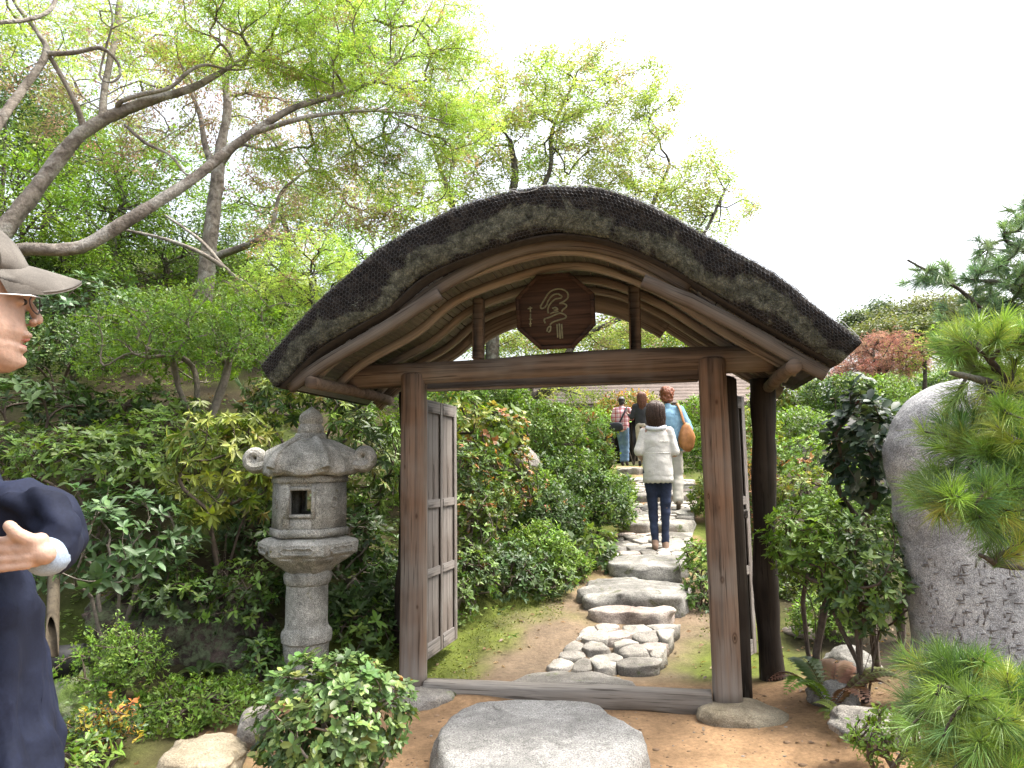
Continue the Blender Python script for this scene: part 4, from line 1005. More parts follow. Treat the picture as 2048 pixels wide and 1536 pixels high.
T_KITE = (np.array([(0, 0, 0), (-.22, .45, .07), (0, 1, -.08), (.22, .45, .07), (0, .5, 0)], float), [np.array([[0, 4, 2, 1], [0, 3, 2, 4]])])
T_FLAT = (np.array([(0, 0, 0), (-.24, .5, .05), (0, 1, -.05), (.24, .5, .05)], float), [np.array([[0, 3, 2, 1]])])
def _maple(k):
    V, Q = [(0, 0, 0)], []
    for i in range(k):
        a = math.radians(np.linspace(-78, 78, k)[i]); l = 1 - .35 * abs(i - (k - 1) / 2) / ((k - 1) / 2); d = np.array([math.sin(a), math.cos(a)]); p = np.array([d[1], -d[0]]); w_ = .10
        b = len(V); q = [d * l * .5 - p * w_, d * l, d * l * .5 + p * w_]
        V += [(q[0][0], q[0][1], .03), (q[1][0], q[1][1], -.12), (q[2][0], q[2][1], .03)]; Q.append((0, b + 2, b + 1, b))
    return np.array(V, float), [np.array(Q)]
T_MAPLE = _maple(5); T_MAPLE3 = _maple(3)
def frames(D, Nn):
    D = nrm(D); X = nrm(np.cross(D, Nn)); Z = np.cross(X, D); return X, D, Z
def scatter(mb, T, P, D, Nn, S, W, C):
    V, Fs = T; n = len(P)
    if n == 0: return
    X, Yd, Z = frames(D, Nn); S = np.broadcast_to(np.asarray(S, float), (n,)); W = np.broadcast_to(np.asarray(W, float), (n,))
    A = P[:, None] + S[:, None, None] * (V[None, :, 0:1] * W[:, None, None] * X[:, None] + V[None, :, 1:2] * Yd[:, None] + V[None, :, 2:3] * Z[:, None])
    k = len(V); base = np.arange(n)[:, None, None] * k
    mb.add(A.reshape(-1, 3), [(f[None] + base).reshape(-1, f.shape[1]) for f in Fs if len(f)], np.repeat(C, k, 0))
def pick(cols, n, r, jit=.22):
    """cols: list of (r, g, b, weight)"""
    c = np.array(cols, float); wt = c[:, 3] / c[:, 3].sum(); i = r.choice(len(c), n, p=wt)
    return np.clip(c[i, :3] * np.exp(r.normal(0, jit, n))[:, None] * (1 + r.normal(0, .06, (n, 3))), .004, .8)

# ------------------------------------------------------------------ branching
def grow(nodes, par, tips, r, step=.18, jit=.06, droop=0.0, bias=0.0):
    """connect each tip to the nearest node so far, tips nearest the frame first; returns nodes, parents, tip index"""
    N0 = [np.array(p, float) for p in nodes]; par = list(par)
    tips = np.asarray(tips, float); A = np.zeros((len(N0) + len(tips) * 40, 3)); A[:len(N0)] = N0; cnt = len(N0)
    DR = np.zeros_like(A)
    for i in range(cnt):
        if par[i] >= 0: DR[i] = nrm(A[i] - A[par[i]])
    d0 = np.array([np.min(np.linalg.norm(A[:cnt] - t, axis=1)) for t in tips]); order = np.argsort(d0); ends = np.zeros(len(tips), int)
    for i in order:
        t = tips[i]; d = np.linalg.norm(A[:cnt] - t, axis=1)
        if bias: d = d + bias * np.maximum(A[:cnt, 2] - t[2], 0)
        cs = ((t - A[:cnt]) * DR[:cnt]).sum(1) / np.maximum(d, 1e-6); d = d * (1.45 - .45 * cs)
        j = int(np.argmin(d)); L = np.linalg.norm(A[j] - t); m = max(2 if L > step * .8 else 1, min(30, int(L / step) + 1)); p0 = A[j].copy(); last = j
        dj = DR[j]; ctl = p0 + dj * L * .4
        for k in range(1, m + 1):
            f = k / m; q = p0 * (1 - f) ** 2 + ctl * 2 * f * (1 - f) + t * f * f + (r.normal(0, jit * L / max(m, 2) * .5, 3) if k < m else 0)
            q[2] += (math.sin(f * math.pi) * droop * L) if k < m else 0
            A[cnt] = q; DR[cnt] = nrm(q - A[last]); par.append(last); last = cnt; cnt += 1
            if cnt >= len(A) - 2: A = np.concatenate([A, np.zeros((4000, 3))]); DR = np.concatenate([DR, np.zeros((4000, 3))])
        ends[i] = last
    A = A[:cnt]; par = np.array(par); n0 = len(N0)
    for _ in range(2):                           # ease the kinks
        S = np.zeros_like(A); K = np.zeros(cnt); ch = np.arange(cnt); ok = par >= 0
        np.add.at(S, par[ok], A[ch[ok]]); np.add.at(K, par[ok], 1)
        mv = ok & (K > 0) & (ch >= n0); A2 = A.copy(); A2[mv] = .5 * A[mv] + .25 * A[par[mv]] + .25 * S[mv] / K[mv][:, None]; A = A2
    return A, par, ends
def branch_tubes(mb, A, par, rad, n=5, skip=0):
    idx = np.arange(len(A)); ok = (par >= 0) & (idx >= skip); i = idx[ok]; p = par[ok]
    a, b = A[p], A[i]; ra = np.minimum(rad[p], rad[i] * 1.35)[:, None]; rb = rad[i][:, None]
    D = nrm(b - a); up = np.where(np.abs(D[:, 2:3]) < .9, np.array([[0, 0, 1.0]]), np.array([[1.0, 0, 0]])); X = nrm(np.cross(D, up)); Yv = np.cross(D, X)
    a = a - D * ra * .3; b = b + D * rb * .3
    rings = []
    for q, rr in ((a, ra), (b, rb)):
        for k in range(n):
            an = k * 2 * np.pi / n; rings.append(q + rr * (X * math.cos(an) + Yv * math.sin(an)))
    V = np.stack(rings, 1); m = len(i); base = np.arange(m)[:, None] * 2 * n
    F = [base + np.array([[k, (k + 1) % n, n + (k + 1) % n, n + k]]) for k in range(n)]
    mb.add(V.reshape(-1, 3), np.concatenate(F))
def pipe(A, par, ends, rtip, e=2.3, fixed=None):
    c = np.zeros(len(A)); c[ends] += 1
    for i in range(len(A) - 1, -1, -1):
        if par[i] >= 0: c[par[i]] += c[i]
    rad = rtip * np.maximum(c, 1) ** (1 / e)
    return rad

# ------------------------------------------------------------------ shrubs
def sphere_dirs(n, r, lower):
    z = r.uniform(lower, 1, n); a = r.uniform(0, 2 * np.pi, n); q = np.sqrt(np.maximum(0, 1 - z * z)); return np.stack([q * np.cos(a), q * np.sin(a), z], -1)
SHRUBS = []
_sid = [0]
def shrub(name, label, px, py, Y, rx, ry, rd, cols, leaf='small', L=.04, dens=1.0, lower=-.45, m=None, group=None, leafobjs=0, cat='shrub', stems=True, stemmat=None, lump=.22, per=None, droop=0., inner=.35, tmpl=None, flower=None, base=None, width=1.0, world=None, stemw=1.0, twigs=1.0):
    _sid[0] += 1; r = np.random.default_rng(1000 + _sid[0]); k = Y / FPX
    c = PX(px, py, Y) if world is None else np.array(world, float); R = np.array([rx * k, rd, ry * k])
    bx, by = (c[0], c[1] + .1 * rd) if base is None else base
    bz = tz(bx, by); root = empty(name, (bx, by, bz), label, cat, group)
    Lw = max(L, 8.0 * k)
    area = 4 * np.pi * ((R[0] * R[1]) ** 1.6 + (R[0] * R[2]) ** 1.6 + (R[1] * R[2]) ** 1.6) ** (1 / 1.6) / 3 ** (1 / 1.6) * (1 - lower) / 2
    n = int(dens * area / (Lw * Lw) * {'small': 1.15, 'whorl': .75, 'spray': .7}[leaf]); n = min(max(n, 80), 4200)
    d = sphere_dirs(n, r, lower)
    lumpn = fbm(d * 1.7 + _sid[0] * 5.3, 1.3, 3, _sid[0] % 30)
    fr = 1 + lump * lumpn - inner * r.random(n) ** 2.2
    P = c + d * R * fr[:, None]
    g = terrain(P[:, 0], P[:, 1]) + .02; P[:, 2] = np.maximum(P[:, 2], g + r.uniform(0, .04, n))
    out = nrm(d / R)
    tipd = nrm(out * .75 + np.array([0, 0, .65 - droop]) + r.normal(0, .28, (n, 3)))
    if per is None: per = {'small': 7, 'whorl': 6, 'spray': 5}[leaf]
    q = np.repeat(np.arange(n), per); m_ = len(q); ang = r.uniform(0, 2 * np.pi, n)[q] + np.tile(np.arange(per), n) * 2.4 + r.normal(0, .2, m_)
    t = tipd[q]; up = np.where(np.abs(t[:, 2:3]) < .95, np.array([[0, 0, 1.0]]), np.array([[1.0, 0, 0]])); X = nrm(np.cross(t, up)); Yv = np.cross(t, X)
    side = X * np.cos(ang)[:, None] + Yv * np.sin(ang)[:, None]
    if leaf == 'whorl':
        al = np.radians(r.uniform(48, 95, m_)); pos = P[q] - t * (r.random(m_) * Lw * .35)[:, None]
    elif leaf == 'small':
        al = np.radians(r.uniform(30, 85, m_)); pos = P[q] - t * (np.tile(np.arange(per), n) / per * Lw * 1.6)[:, None] + r.normal(0, Lw * .22, (m_, 3))
    else:
        al = np.radians(r.uniform(55, 100, m_)); pos = P[q] + side * (r.random(m_) * Lw * .9)[:, None] + r.normal(0, Lw * .12, (m_, 3))
    D = nrm(t * np.cos(al)[:, None] + side * np.sin(al)[:, None] + np.array([0, 0, -droop * .9])); Nn = nrm(t * np.sin(al)[:, None] - side * np.cos(al)[:, None] + r.normal(0, .18, (m_, 3)))
    S = Lw * r.uniform(.5, 1.2, m_) * np.exp(r.normal(0, .18, n))[q]
    cl = pick(cols, n, r, .16)[q] * np.exp(r.normal(0, .14, m_))[:, None]
    if flower:                                  # young coloured shoots on some tips
        fc, share = flower; sel = ((r.random(n) < share * (1 + 1.3 * fbm(d * 2 + 3, 1.5, 2, 7))) & (fr > .9))[q]; cl[sel] = pick(fc, sel.sum(), r, .18)
    T = tmpl or {'small': T_KITE, 'whorl': T_OVAL, 'spray': T_MAPLE3}[leaf]
    if Y > 6.4: T = T_FLAT
    elif tmpl is None and Lw > L * 1.2: T = T_KITE
    mt = m or LEAF
    if leafobjs:
        sc = ((CAM - pos) * nrm(pos - c)).sum(1) / np.linalg.norm(CAM - pos, axis=1) + .3 * (np.linalg.norm((pos - c) / R, axis=1) > .9) + r.random(m_) * .25
        pickd = np.argsort(-sc)[:leafobjs]; rest = np.ones(m_, bool); rest[pickd] = False
        grp = {}
        Xf, Yf, Zf = frames(D, Nn); loc = np.array(root.location)
        order = np.argsort(cl[pickd].sum(1)); meshes = []
        for kk in range(10):
            mbb = MB(); cc = cl[pickd[order[min(len(order) - 1, int((kk + .5) * len(order) / 10))]]]; mbb.add(T[0], [f for f in T[1] if len(f)], cc); me = mbb.mesh('leaf', True, True); me.materials.append(mt); meshes.append(me)
        rank = np.empty(len(pickd), int); rank[order] = np.arange(len(pickd))
        for a_, i in enumerate(pickd):
            o = bpy.data.objects.new('leaf', meshes[int(rank[a_] * 10 / len(pickd))]); COL.objects.link(o); o.parent = root
            M = np.eye(4); M[:3, 0] = Xf[i] * S[i] * width; M[:3, 1] = Yf[i] * S[i]; M[:3, 2] = Zf[i] * S[i]; M[:3, 3] = pos[i] - loc; o.matrix_local = Matrix(M.tolist())
        pos, D, Nn, S, cl = pos[rest], D[rest], Nn[rest], S[rest], cl[rest]
    mb = MB(); scatter(mb, T, pos, D, Nn, S, width, cl); fo = mb.build('foliage', mt, root, True, True); fo['kind'] = 'stuff'
    if stems:
        ns = min(n, int(160 * twigs)); sel = r.choice(n, ns, replace=False); tp = P[sel] - tipd[sel] * Lw * .3
        k0 = 5; nodes, par = [np.array([bx, by, bz - .03])], [-1]
        for i in range(k0):
            a = i * 2 * np.pi / k0 + r.uniform(0, .8); e = np.array([bx + math.cos(a) * R[0] * .25, by + math.sin(a) * R[1] * .25, bz + max(.06, (c[2] - bz) * .55)])
            for f in (.5, 1): nodes.append(nodes[0] * (1 - f) + e * f + r.normal(0, .015, 3)); par.append(0 if f == .5 else len(nodes) - 2)
        A, pr, ends = grow(nodes, par, tp, r, .10, .12, .04); rad = pipe(A, pr, ends, .0022 * stemw, 2.1)
        mb = MB(); branch_tubes(mb, A, pr, rad, 4); mb.build('stems', stemmat or TWIG, root, True)
    return root
litter()
# ------------------------------------------------------------------ trees
def tree(name, label, limbs, clouds, cols, m=THIN, T=None, L=.05, per=5, rtip=.003, bark=None, base=None, seed=1, flat=.30, spread=2.0, step=.22, cat='tree', group=None, extra=None, droop=.03, jit=.1, bias=.0, updir=0., leafmin=7.0, bumps=True, limbk=1.0):
    """limbs: lists of (px, py, Y, radius_px); clouds: (px, py, Y, rx_px, ry_px, rd_m, ntips)"""
    r = np.random.default_rng(seed); T = T or T_MAPLE
    nodes, par, rad0 = [], [], []; lm = []
    for li in limbs:
        Q = []
        for (x, y, Y, rp) in li: Q.append([*PX(x, y, Y), rp * limbk * Y / FPX])
        lm.append(smoothpath(np.array(Q), 6))
    b0 = lm[0][0, :3] if base is None else np.array(base, float)
    bz = tz(b0[0], b0[1]); root = empty(name, (b0[0], b0[1], bz), label, cat, group)
    mbt = MB()
    for q in lm:
        k = len(q); V, F = tube(q[:, :3], q[:, 3], 14)
        if bumps:
            cc = np.repeat(q[:, :3], 14, 0); nn = nrm(V[:k * 14] - cc); rr = np.repeat(q[:, 3], 14)
            V[:k * 14] += nn * ((fbm(cc * .6 + nn * .2, 7, 3, seed + 2) * .16 + fbm(V[:k * 14], 30, 2, seed + 3) * .10) * rr)[:, None]
        mbt.add(V, F)
        s0 = len(nodes)
        for i in range(k):
            if i < 2 and li is limbs[0]: pass
            nodes.append(q[i, :3]); par.append(-1 if i == 0 else len(nodes) - 2); rad0.append(q[i, 3])
    tips = []
    for (x, y, Y, rx, ry, rd, n) in clouds:
        c = PX(x, y, Y); k = Y / FPX; u = r.normal(size=(n, 3)); u = u / np.linalg.norm(u, axis=1)[:, None] * (r.random(n) ** (1 / 2.2))[:, None]
        tips.append(c + u * np.array([rx * k, rd, ry * k]))
    tips = np.concatenate(tips)
    A, pr, ends = grow(nodes, par, tips, r, step, jit, droop, bias)
    n0 = len(nodes); rad = pipe(A, pr, ends, rtip, 2.2); rad[:n0] = np.maximum(rad0, .004); 
    for i in range(n0, len(A)): rad[i] = min(rad[i], rad[pr[i]] * .75 if pr[i] < n0 else rad[pr[i]])
    branch_tubes(mbt, A, pr, rad, 5, n0)
    mbt.build('trunk', bark or BARK, root, True)
    # leaves round every thin node
    thin = np.where((np.arange(len(A)) >= n0) & (rad < rtip * 2.6))[0]; ps = A[thin]; nd = len(ps)
    k = np.linalg.norm(ps - CAM, axis=1) / FPX; Lw = np.maximum(L, leafmin * k)
    q = np.repeat(np.arange(nd), per); m_ = len(q); a = r.uniform(0, 2 * np.pi, m_); rr = r.random(m_) ** .6 * spread * Lw[q]
    side = np.stack([np.cos(a), np.sin(a), np.zeros(m_)], -1)
    pos = ps[q] + side * rr[:, None] + np.stack([np.zeros(m_), np.zeros(m_), r.normal(0, 1, m_)], -1) * (flat * Lw[q] * spread)[:, None]
    D = nrm(side * .9 + r.normal(0, .35, (m_, 3)) + np.array([0, 0, -.3 + updir])); Nn = nrm(np.array([0, 0, 1.0]) + r.normal(0, .45, (m_, 3)))
    cl = pick(cols, nd, r, .14)[q] * np.exp(r.normal(0, .16, m_))[:, None]
    mb = MB(); scatter(mb, T, pos, D, Nn, Lw[q] * r.uniform(.55, 1.15, m_), 1.0, cl)
    fo = mb.build('crown', m, root, False, True)
    return root

YG = [(.33, .46, .08, 5), (.40, .52, .11, 3), (.26, .39, .07, 2), (.36, .24, .14, 1)]
YG2 = [(.30, .38, .09, 5), (.34, .40, .11, 3), (.34, .27, .15, 1.5)]
PINKY = [(.28, .19, .14, 3), (.26, .30, .09, 3), (.33, .24, .18, 2)]
MID = [(.115, .19, .033, 4), (.15, .235, .045, 3), (.072, .13, .025, 2)]
DARKG = [(.045, .083, .022, 4), (.06, .11, .03, 3), (.085, .145, .038, 1.5)]
BLUEG = [(.05, .095, .034, 4), (.07, .125, .048, 3), (.11, .175, .075, 1.5)]
LIME = [(.155, .265, .035, 4), (.20, .32, .05, 3), (.105, .195, .028, 2)]
YELG = [(.17, .21, .03, 4), (.22, .24, .045, 3), (.10, .15, .022, 3), (.26, .20, .06, .6)]
ORANGE = [(.34, .15, .05, 3), (.38, .22, .08, 2), (.30, .11, .05, 1)]
OLIVE = [(.09, .11, .035, 3), (.12, .14, .05, 2), (.06, .08, .025, 2)]

# near maple reaching in from the left
tree('maple_tree', 'large grey-barked maple whose forked limbs reach in from the left over the lantern',
     [[(-330, 760, 4.6, 70), (-180, 620, 4.7, 52), (-60, 530, 4.8, 38), (10, 455, 4.9, 34), (75, 375, 5.0, 30), (125, 310, 5.05, 28), (170, 262, 5.1, 26), (240, 225, 5.15, 23), (310, 198, 5.2, 19), (380, 178, 5.3, 15), (450, 140, 5.4, 9), (500, 105, 5.5, 6)],
      [(-180, 620, 4.7, 46), (-60, 545, 4.55, 34), (40, 500, 4.5, 26), (110, 500, 4.5, 24), (175, 490, 4.55, 24), (245, 448, 4.6, 23), (330, 395, 4.7, 21), (395, 350, 4.8, 19), (450, 305, 4.9, 17), (520, 256, 5.0, 15), (590, 215, 5.1, 12), (670, 192, 5.2, 9), (740, 165, 5.3, 6), (800, 120, 5.4, 4)],
      [(510, 265, 5.0, 11), (590, 240, 5.0, 10), (640, 230, 5.05, 8), (720, 222, 5.1, 6), (800, 225, 5.2, 4), (880, 240, 5.3, 3)],
      [(170, 262, 5.1, 14), (150, 205, 5.0, 10), (110, 130, 4.9, 9), (92, 108, 4.85, 10)],
      [(-60, 330, 4.5, 26), (0, 240, 4.6, 19), (45, 180, 4.75, 15), (92, 108, 4.85, 14), (75, 65, 4.85, 9), (40, 20, 4.9, 8), (10, -30, 4.9, 7)],
      [(92, 108, 4.85, 12), (150, 105, 4.9, 9), (200, 96, 4.95, 8), (232, 120, 5.0, 6), (240, 150, 5.0, 5), (220, 165, 5.0, 4), (200, 150, 5.0, 4), (212, 95, 5.0, 4), (225, 40, 5.0, 4), (215, -10, 5.0, 3)],
      [(205, 240, 5.1, 16), (207, 190, 5.2, 13), (218, 130, 5.3, 12), (232, 70, 5.4, 12), (240, 0, 5.5, 12), (248, -60, 5.6, 10)],
      [(-40, 60, 4.4, 10), (0, 45, 4.4, 9), (50, 40, 4.5, 8), (100, 20, 4.6, 8), (120, -30, 4.7, 7)],
      [(235, 225, 5.15, 12), (240, 205, 5.1, 9), (280, 190, 5.1, 9), (340, 175, 5.1, 8), (375, 145, 5.15, 7), (410, 130, 5.2, 6), (470, 140, 5.3, 4), (530, 130, 5.4, 3)],
      [(250, 250, 5.1, 6), (290, 285, 5.0, 6), (340, 310, 4.95, 5), (368, 345, 4.9, 4), (380, 350, 4.85, 3)]],
     [(700, 60, 5.6, 260, 110, .9, 230), (560, 40, 5.3, 220, 110, .8, 170), (860, 110, 5.7, 150, 120, .7, 130), (780, 230, 5.4, 170, 70, .6, 110), (640, 130, 5.2, 150, 60, .5, 70), (900, 230, 5.8, 110, 80, .5, 60), (640, 320, 5.5, 160, 60, .6, 60), (820, 340, 6.0, 130, 80, .6, 70), (400, 60, 5.3, 160, 90, .7, 80), (200, 60, 5.4, 200, 90, .8, 50), (50, 60, 5.4, 90, 90, .8, 30)],
     YG, THIN, T_MAPLE3, .045, 36, .0022, BARK, None, 3, .25, 3.0, .2, leafmin=8.0, limbk=.54)
# slender pinkish-leaved tree standing on the bank behind it
tree('bank_tree', 'slim upright tree with pale trunk and sparse pinkish leaves on the bank',
     [[(402, 640, 9.0, 24), (412, 560, 9.0, 23), (420, 480, 9.0, 21), (432, 380, 9.0, 19), (440, 300, 9.0, 15), (455, 220, 9.1, 12), (450, 120, 9.2, 9), (470, 20, 9.3, 6)],
      [(432, 350, 9.0, 11), (410, 290, 9.0, 8), (400, 230, 9.0, 7), (370, 150, 9.0, 5), (350, 60, 9.0, 3)],
      [(440, 330, 9.0, 9), (480, 290, 8.9, 6), (530, 300, 8.8, 5), (570, 290, 8.7, 3)],
      [(424, 515, 9.0, 12), (470, 500, 8.9, 10), (520, 478, 8.8, 9), (545, 450, 8.8, 7), (560, 390, 8.8, 5), (600, 350, 8.7, 4)],
      [(330, 430, 8.2, 3), (400, 480, 8.1, 5), (460, 545, 8.0, 5), (520, 580, 8.0, 6), (570, 572, 8.0, 5), (610, 545, 8.0, 4)],
      [(250, 460, 8.2, 4), (330, 478, 8.1, 5), (400, 505, 8.0, 6), (455, 540, 8.0, 6)]],
     [(430, 150, 9.3, 260, 150, 1.2, 190), (250, 230, 9.5, 230, 130, 1.0, 120), (620, 350, 9.2, 170, 110, 1.0, 120), (600, 210, 9.4, 160, 100, .9, 80), (120, 130, 9.5, 150, 130, 1.0, 70), (740, 420, 9.0, 100, 60, .8, 60), (560, 460, 8.6, 90, 60, .5, 25)],
     PINKY, THIN, T_FLAT, .05, 50, .0026, BARK, (PX(402, 640, 9.0)[0], 9.0, 0), 5, .5, 2.4, .3, leafmin=6.0, limbk=.7)
# wide tree behind the roof
tree('spreading_tree', 'wide airy tree with thin upright branches and yellow-green leaves behind the roof',
     [[(1002, 880, 9.0, 24), (990, 830, 9.0, 22), (985, 790, 9.0, 20), (985, 700, 9.1, 17), (990, 600, 9.2, 15), (1000, 500, 9.3, 12), (1015, 420, 9.4, 10), (1030, 350, 9.5, 9), (1020, 280, 9.6, 6)],
      [(1008, 870, 9.0, 20), (1040, 825, 8.9, 15), (1070, 795, 8.9, 14), (1105, 770, 8.9, 12), (1150, 680, 9.2, 9), (1220, 560, 9.5, 8), (1290, 440, 9.9, 6), (1340, 330, 10.2, 4)],
      [(1000, 500, 9.3, 9), (1060, 420, 9.5, 8), (1100, 340, 9.7, 6), (1105, 260, 9.8, 5), (1150, 160, 10, 3)],
      [(990, 600, 9.2, 9), (930, 500, 9.2, 8), (905, 410, 9.2, 7), (885, 350, 9.2, 5), (860, 280, 9.2, 3)],
      [(1150, 680, 9.2, 6), (1300, 600, 9.5, 5), (1400, 480, 9.9, 4), (1450, 380, 10.1, 3)]],
     [(1060, 230, 9.8, 180, 120, 1.2, 190), (1200, 300, 10, 170, 130, 1.2, 200), (1330, 380, 10.2, 140, 110, 1.1, 150), (1430, 400, 10.3, 85, 110, .8, 70), (1290, 200, 10.2, 90, 80, .8, 45), (1150, 140, 10.1, 110, 70, .9, 45), (950, 330, 9.4, 130, 130, 1.0, 120), (1180, 440, 9.8, 220, 90, 1.0, 110), (820, 430, 9.0, 110, 70, .8, 60), (1250, 660, 9.4, 120, 40, .7, 50), (1090, 680, 9.2, 90, 35, .6, 30), (1130, 790, 9.0, 80, 28, .5, 20)],
     YG2, THIN, T_FLAT, .05, 66, .0028, BARKD, None, 6, .5, 2.2, .3, leafmin=6.0, updir=.3, limbk=.8)
# leafy trees and tall shrubs closing the bank behind
def bushy(name, label, px, py, Y, rx, ry, rd, cols, n=220, L=.06, m=LEAF, T=None, per=10, seed=1, group=None, trunk=True, bark=None, spread=2.2, flat=.45):
    c = PX(px, py, Y); bz = tz(c[0], Y); kk = Y / FPX
    z_ = PX(px, py, Y)[2]; lim = []
    # trunk from the ground up into the crown
    def back(P):   # world to pixel
        q = P - CAM; d = q @ _F; return 1024 + FPX * (q @ _R) / d, 768 - FPX * (q @ _U) / d
    b = np.array([c[0], Y, bz - .1]); t1 = np.array([c[0] + .1 * rx * kk, Y, (bz + c[2]) / 2]); t2 = c
    pts = [(*back(p), p[1], w_) for p, w_ in ((b, max(4, .045 * rx)), (t1, max(3, .035 * rx)), (t2, max(2, .02 * rx)))]
    return tree(name, label, [pts], [(px, py, Y, rx, ry, rd, n), (px - rx * .45, py + ry * .25, Y, rx * .55, ry * .6, rd, n // 4), (px + rx * .45, py + ry * .2, Y, rx * .55, ry * .6, rd, n // 4)],
                cols, m, T or T_FLAT, L, int(per * 2.6), .0035, bark or BARKD, None, seed, flat, spread, .3, group=group, leafmin=7.0)
GB2 = 'trees behind the gate'
bushy('leafy_tree', 'pale green tree seen through the arch left of the plaque', 1050, 690, 22.0, 120, 60, 1.8, LIME + YELG, 150, .07, seed=21, group=GB2)
bushy('leafy_tree', 'yellow-green tree seen through the arch right of the plaque', 1270, 672, 34.0, 150, 40, 2.6, YG2 + LIME, 200, .07, seed=22, group=GB2)
GB = 'leafy trees closing the bank on the left'
bushy('leafy_tree', 'hazy green tree far behind the slim pale trunk', 560, 420, 15.0, 190, 90, 1.5, MID + LIME, 230, .07, seed=31, group=GB)
bushy('leafy_tree', 'soft green tree far behind the upper maple limb', 230, 330, 15.5, 210, 100, 1.5, LIME + MID, 240, .07, seed=32, group=GB)
bushy('leafy_tree', 'broad hazy green tree at the far left behind the upper limbs', 90, 270, 17.0, 170, 120, 1.6, MID + LIME, 220, .08, seed=33, group=GB)
bushy('leafy_tree', 'bright fine-leaved green tree at the far left edge under the maple limbs', 40, 400, 8.2, 150, 140, .9, LIME, 260, .05, seed=11, group=GB)
bushy('leafy_tree', 'rounded mid-green tree between the two big maple limbs', 220, 420, 9.6, 150, 110, .9, LIME, 240, .05, seed=12, group=GB)
bushy('leafy_tree', 'dark evergreen tree behind the lower maple limb', 320, 500, 10.8, 170, 110, 1.0, DARKG, 230, .06, seed=13, group=GB)
bushy('leafy_tree', 'fresh green maple crown just left of the thatch', 620, 560, 7.8, 130, 100, .8, YG, 190, .05, THIN, T_MAPLE3, seed=14, group=GB)
bushy('leafy_tree', 'mid-green tree filling the gap behind the slim pale trunk', 500, 560, 12.0, 190, 120, 1.2, MID, 260, .06, seed=15, group=GB)
bushy('leafy_tree', 'pale green tree low behind the left slope of the roof', 760, 520, 12.5, 130, 90, 1.0, LIME, 180, .06, seed=16, group=GB)
bushy('leafy_tree', 'sunlit bush-like tree at the left edge above the cap', 120, 520, 8.8, 140, 60, .7, LIME, 170, .05, seed=17, group=GB)
bushy('leafy_tree', 'tall blue-grey evergreen at the upper left corner behind the branches', 10, 180, 13.0, 110, 150, 1.2, BLUEG, 150, .07, seed=18, group=GB)

# ------------------------------------------------------------------ shrubs of the bank, left of the gate
S = shrub
LO = 300
S('enkianthus_shrub', 'wide light green layered shrub with twiggy stems above the pieris', 390, 690, 6.1, 205, 120, .62, LIME, 'small', .034, .75, -.5, LEAF, lump=.35, inner=.6, stemmat=TWIGP, stemw=1.5, twigs=2)
S('camellia_shrub', 'dark glossy evergreen shrub behind the man\'s face', 150, 620, 7.3, 150, 80, .6, BLUEG, 'whorl', .06, .8, -.6, GLOSS)
S('camellia_shrub', 'deep green bush in the shade right of the man\'s cap brim', 120, 700, 6.6, 110, 70, .5, DARKG + [(.10, .16, .03, 2)], 'small', .04, .8, -.6, GLOSS)
S('aucuba_shrub', 'low broad-leaved dark plant below the man\'s chin', 60, 800, 5.6, 110, 45, .4, DARKG, 'whorl', .09, .8, -.3, GLOSS)
S('aucuba_shrub', 'low dark leafy plant on the shaded bank left of the layered shrub', 150, 840, 6.0, 90, 40, .4, BLUEG, 'whorl', .07, .8, -.3, GLOSS)
S('rhododendron', 'pale green whorled rhododendron above the man\'s sleeve', 190, 930, 5.0, 150, 75, .5, MID + [(.13, .20, .07, 3)], 'whorl', .058, 1.0, -.5, LEAF, leafobjs=200)
S('rhododendron', 'mid-green rhododendron between the sleeve and the yellow pieris', 310, 900, 5.4, 110, 80, .45, MID, 'whorl', .055, 1.0, -.5, LEAF)
S('rhododendron', 'large deep green rhododendron with bare twigs right of the man\'s sleeve', 225, 1075, 4.45, 150, 105, .45, BLUEG + [(.08, .15, .05, 3)], 'whorl', .078, 1.0, -.75, GLOSS, leafobjs=300, stemmat=TWIGP)
S('pieris_shrub', 'yellow-green pieris with drooping leaves left of the lantern', 450, 940, 4.75, 105, 125, .38, YELG, 'whorl', .075, 1.1, -.8, GLOSS, leafobjs=300, tmpl=T_LONG, droop=.6, width=1.05, per=11)
S('pieris_shrub', 'yellow-green pieris between the lantern roof and the left eave', 600, 800, 5.3, 120, 70, .4, YELG + DARKG, 'whorl', .065, 1.0, -.7, GLOSS, tmpl=T_LONG, droop=.55, width=1.05, per=11)
S('pieris_shrub', 'shaded pieris between the lantern and the left gate post', 725, 930, 5.2, 85, 130, .35, MID + DARKG + [(.17, .2, .04, 2)], 'whorl', .065, 1.1, -.9, GLOSS, leafobjs=150, tmpl=T_LONG, droop=.45, width=1.05, per=9)
S('evergreen_shrub', 'dark evergreen shrub low behind the lantern shaft', 690, 1160, 5.0, 120, 160, .35, DARKG, 'whorl', .06, 1.0, -.9, GLOSS, stemmat=TWIGP)
S('evergreen_shrub', 'dark leafy shrub in the shade behind the lantern platform', 520, 1060, 5.2, 80, 90, .3, DARKG, 'whorl', .06, .7, -.9, GLOSS)
S('evergreen_shrub', 'small glossy green bush at the left foot of the lantern', 520, 1330, 4.35, 48, 62, .2, DARKG + MID, 'whorl', .05, 1.0, -.8, GLOSS, leafobjs=120)
S('evergreen_shrub', 'low dark leaves on the ground between the lantern and the left post', 735, 1265, 4.75, 65, 60, .28, DARKG + MID, 'whorl', .05, 1.0, -.6, GLOSS)
S('evergreen_shrub', 'dark sprigs growing behind the foot of the left gate post', 790, 1200, 5.1, 60, 80, .25, DARKG, 'whorl', .05, .9, -.8, GLOSS)
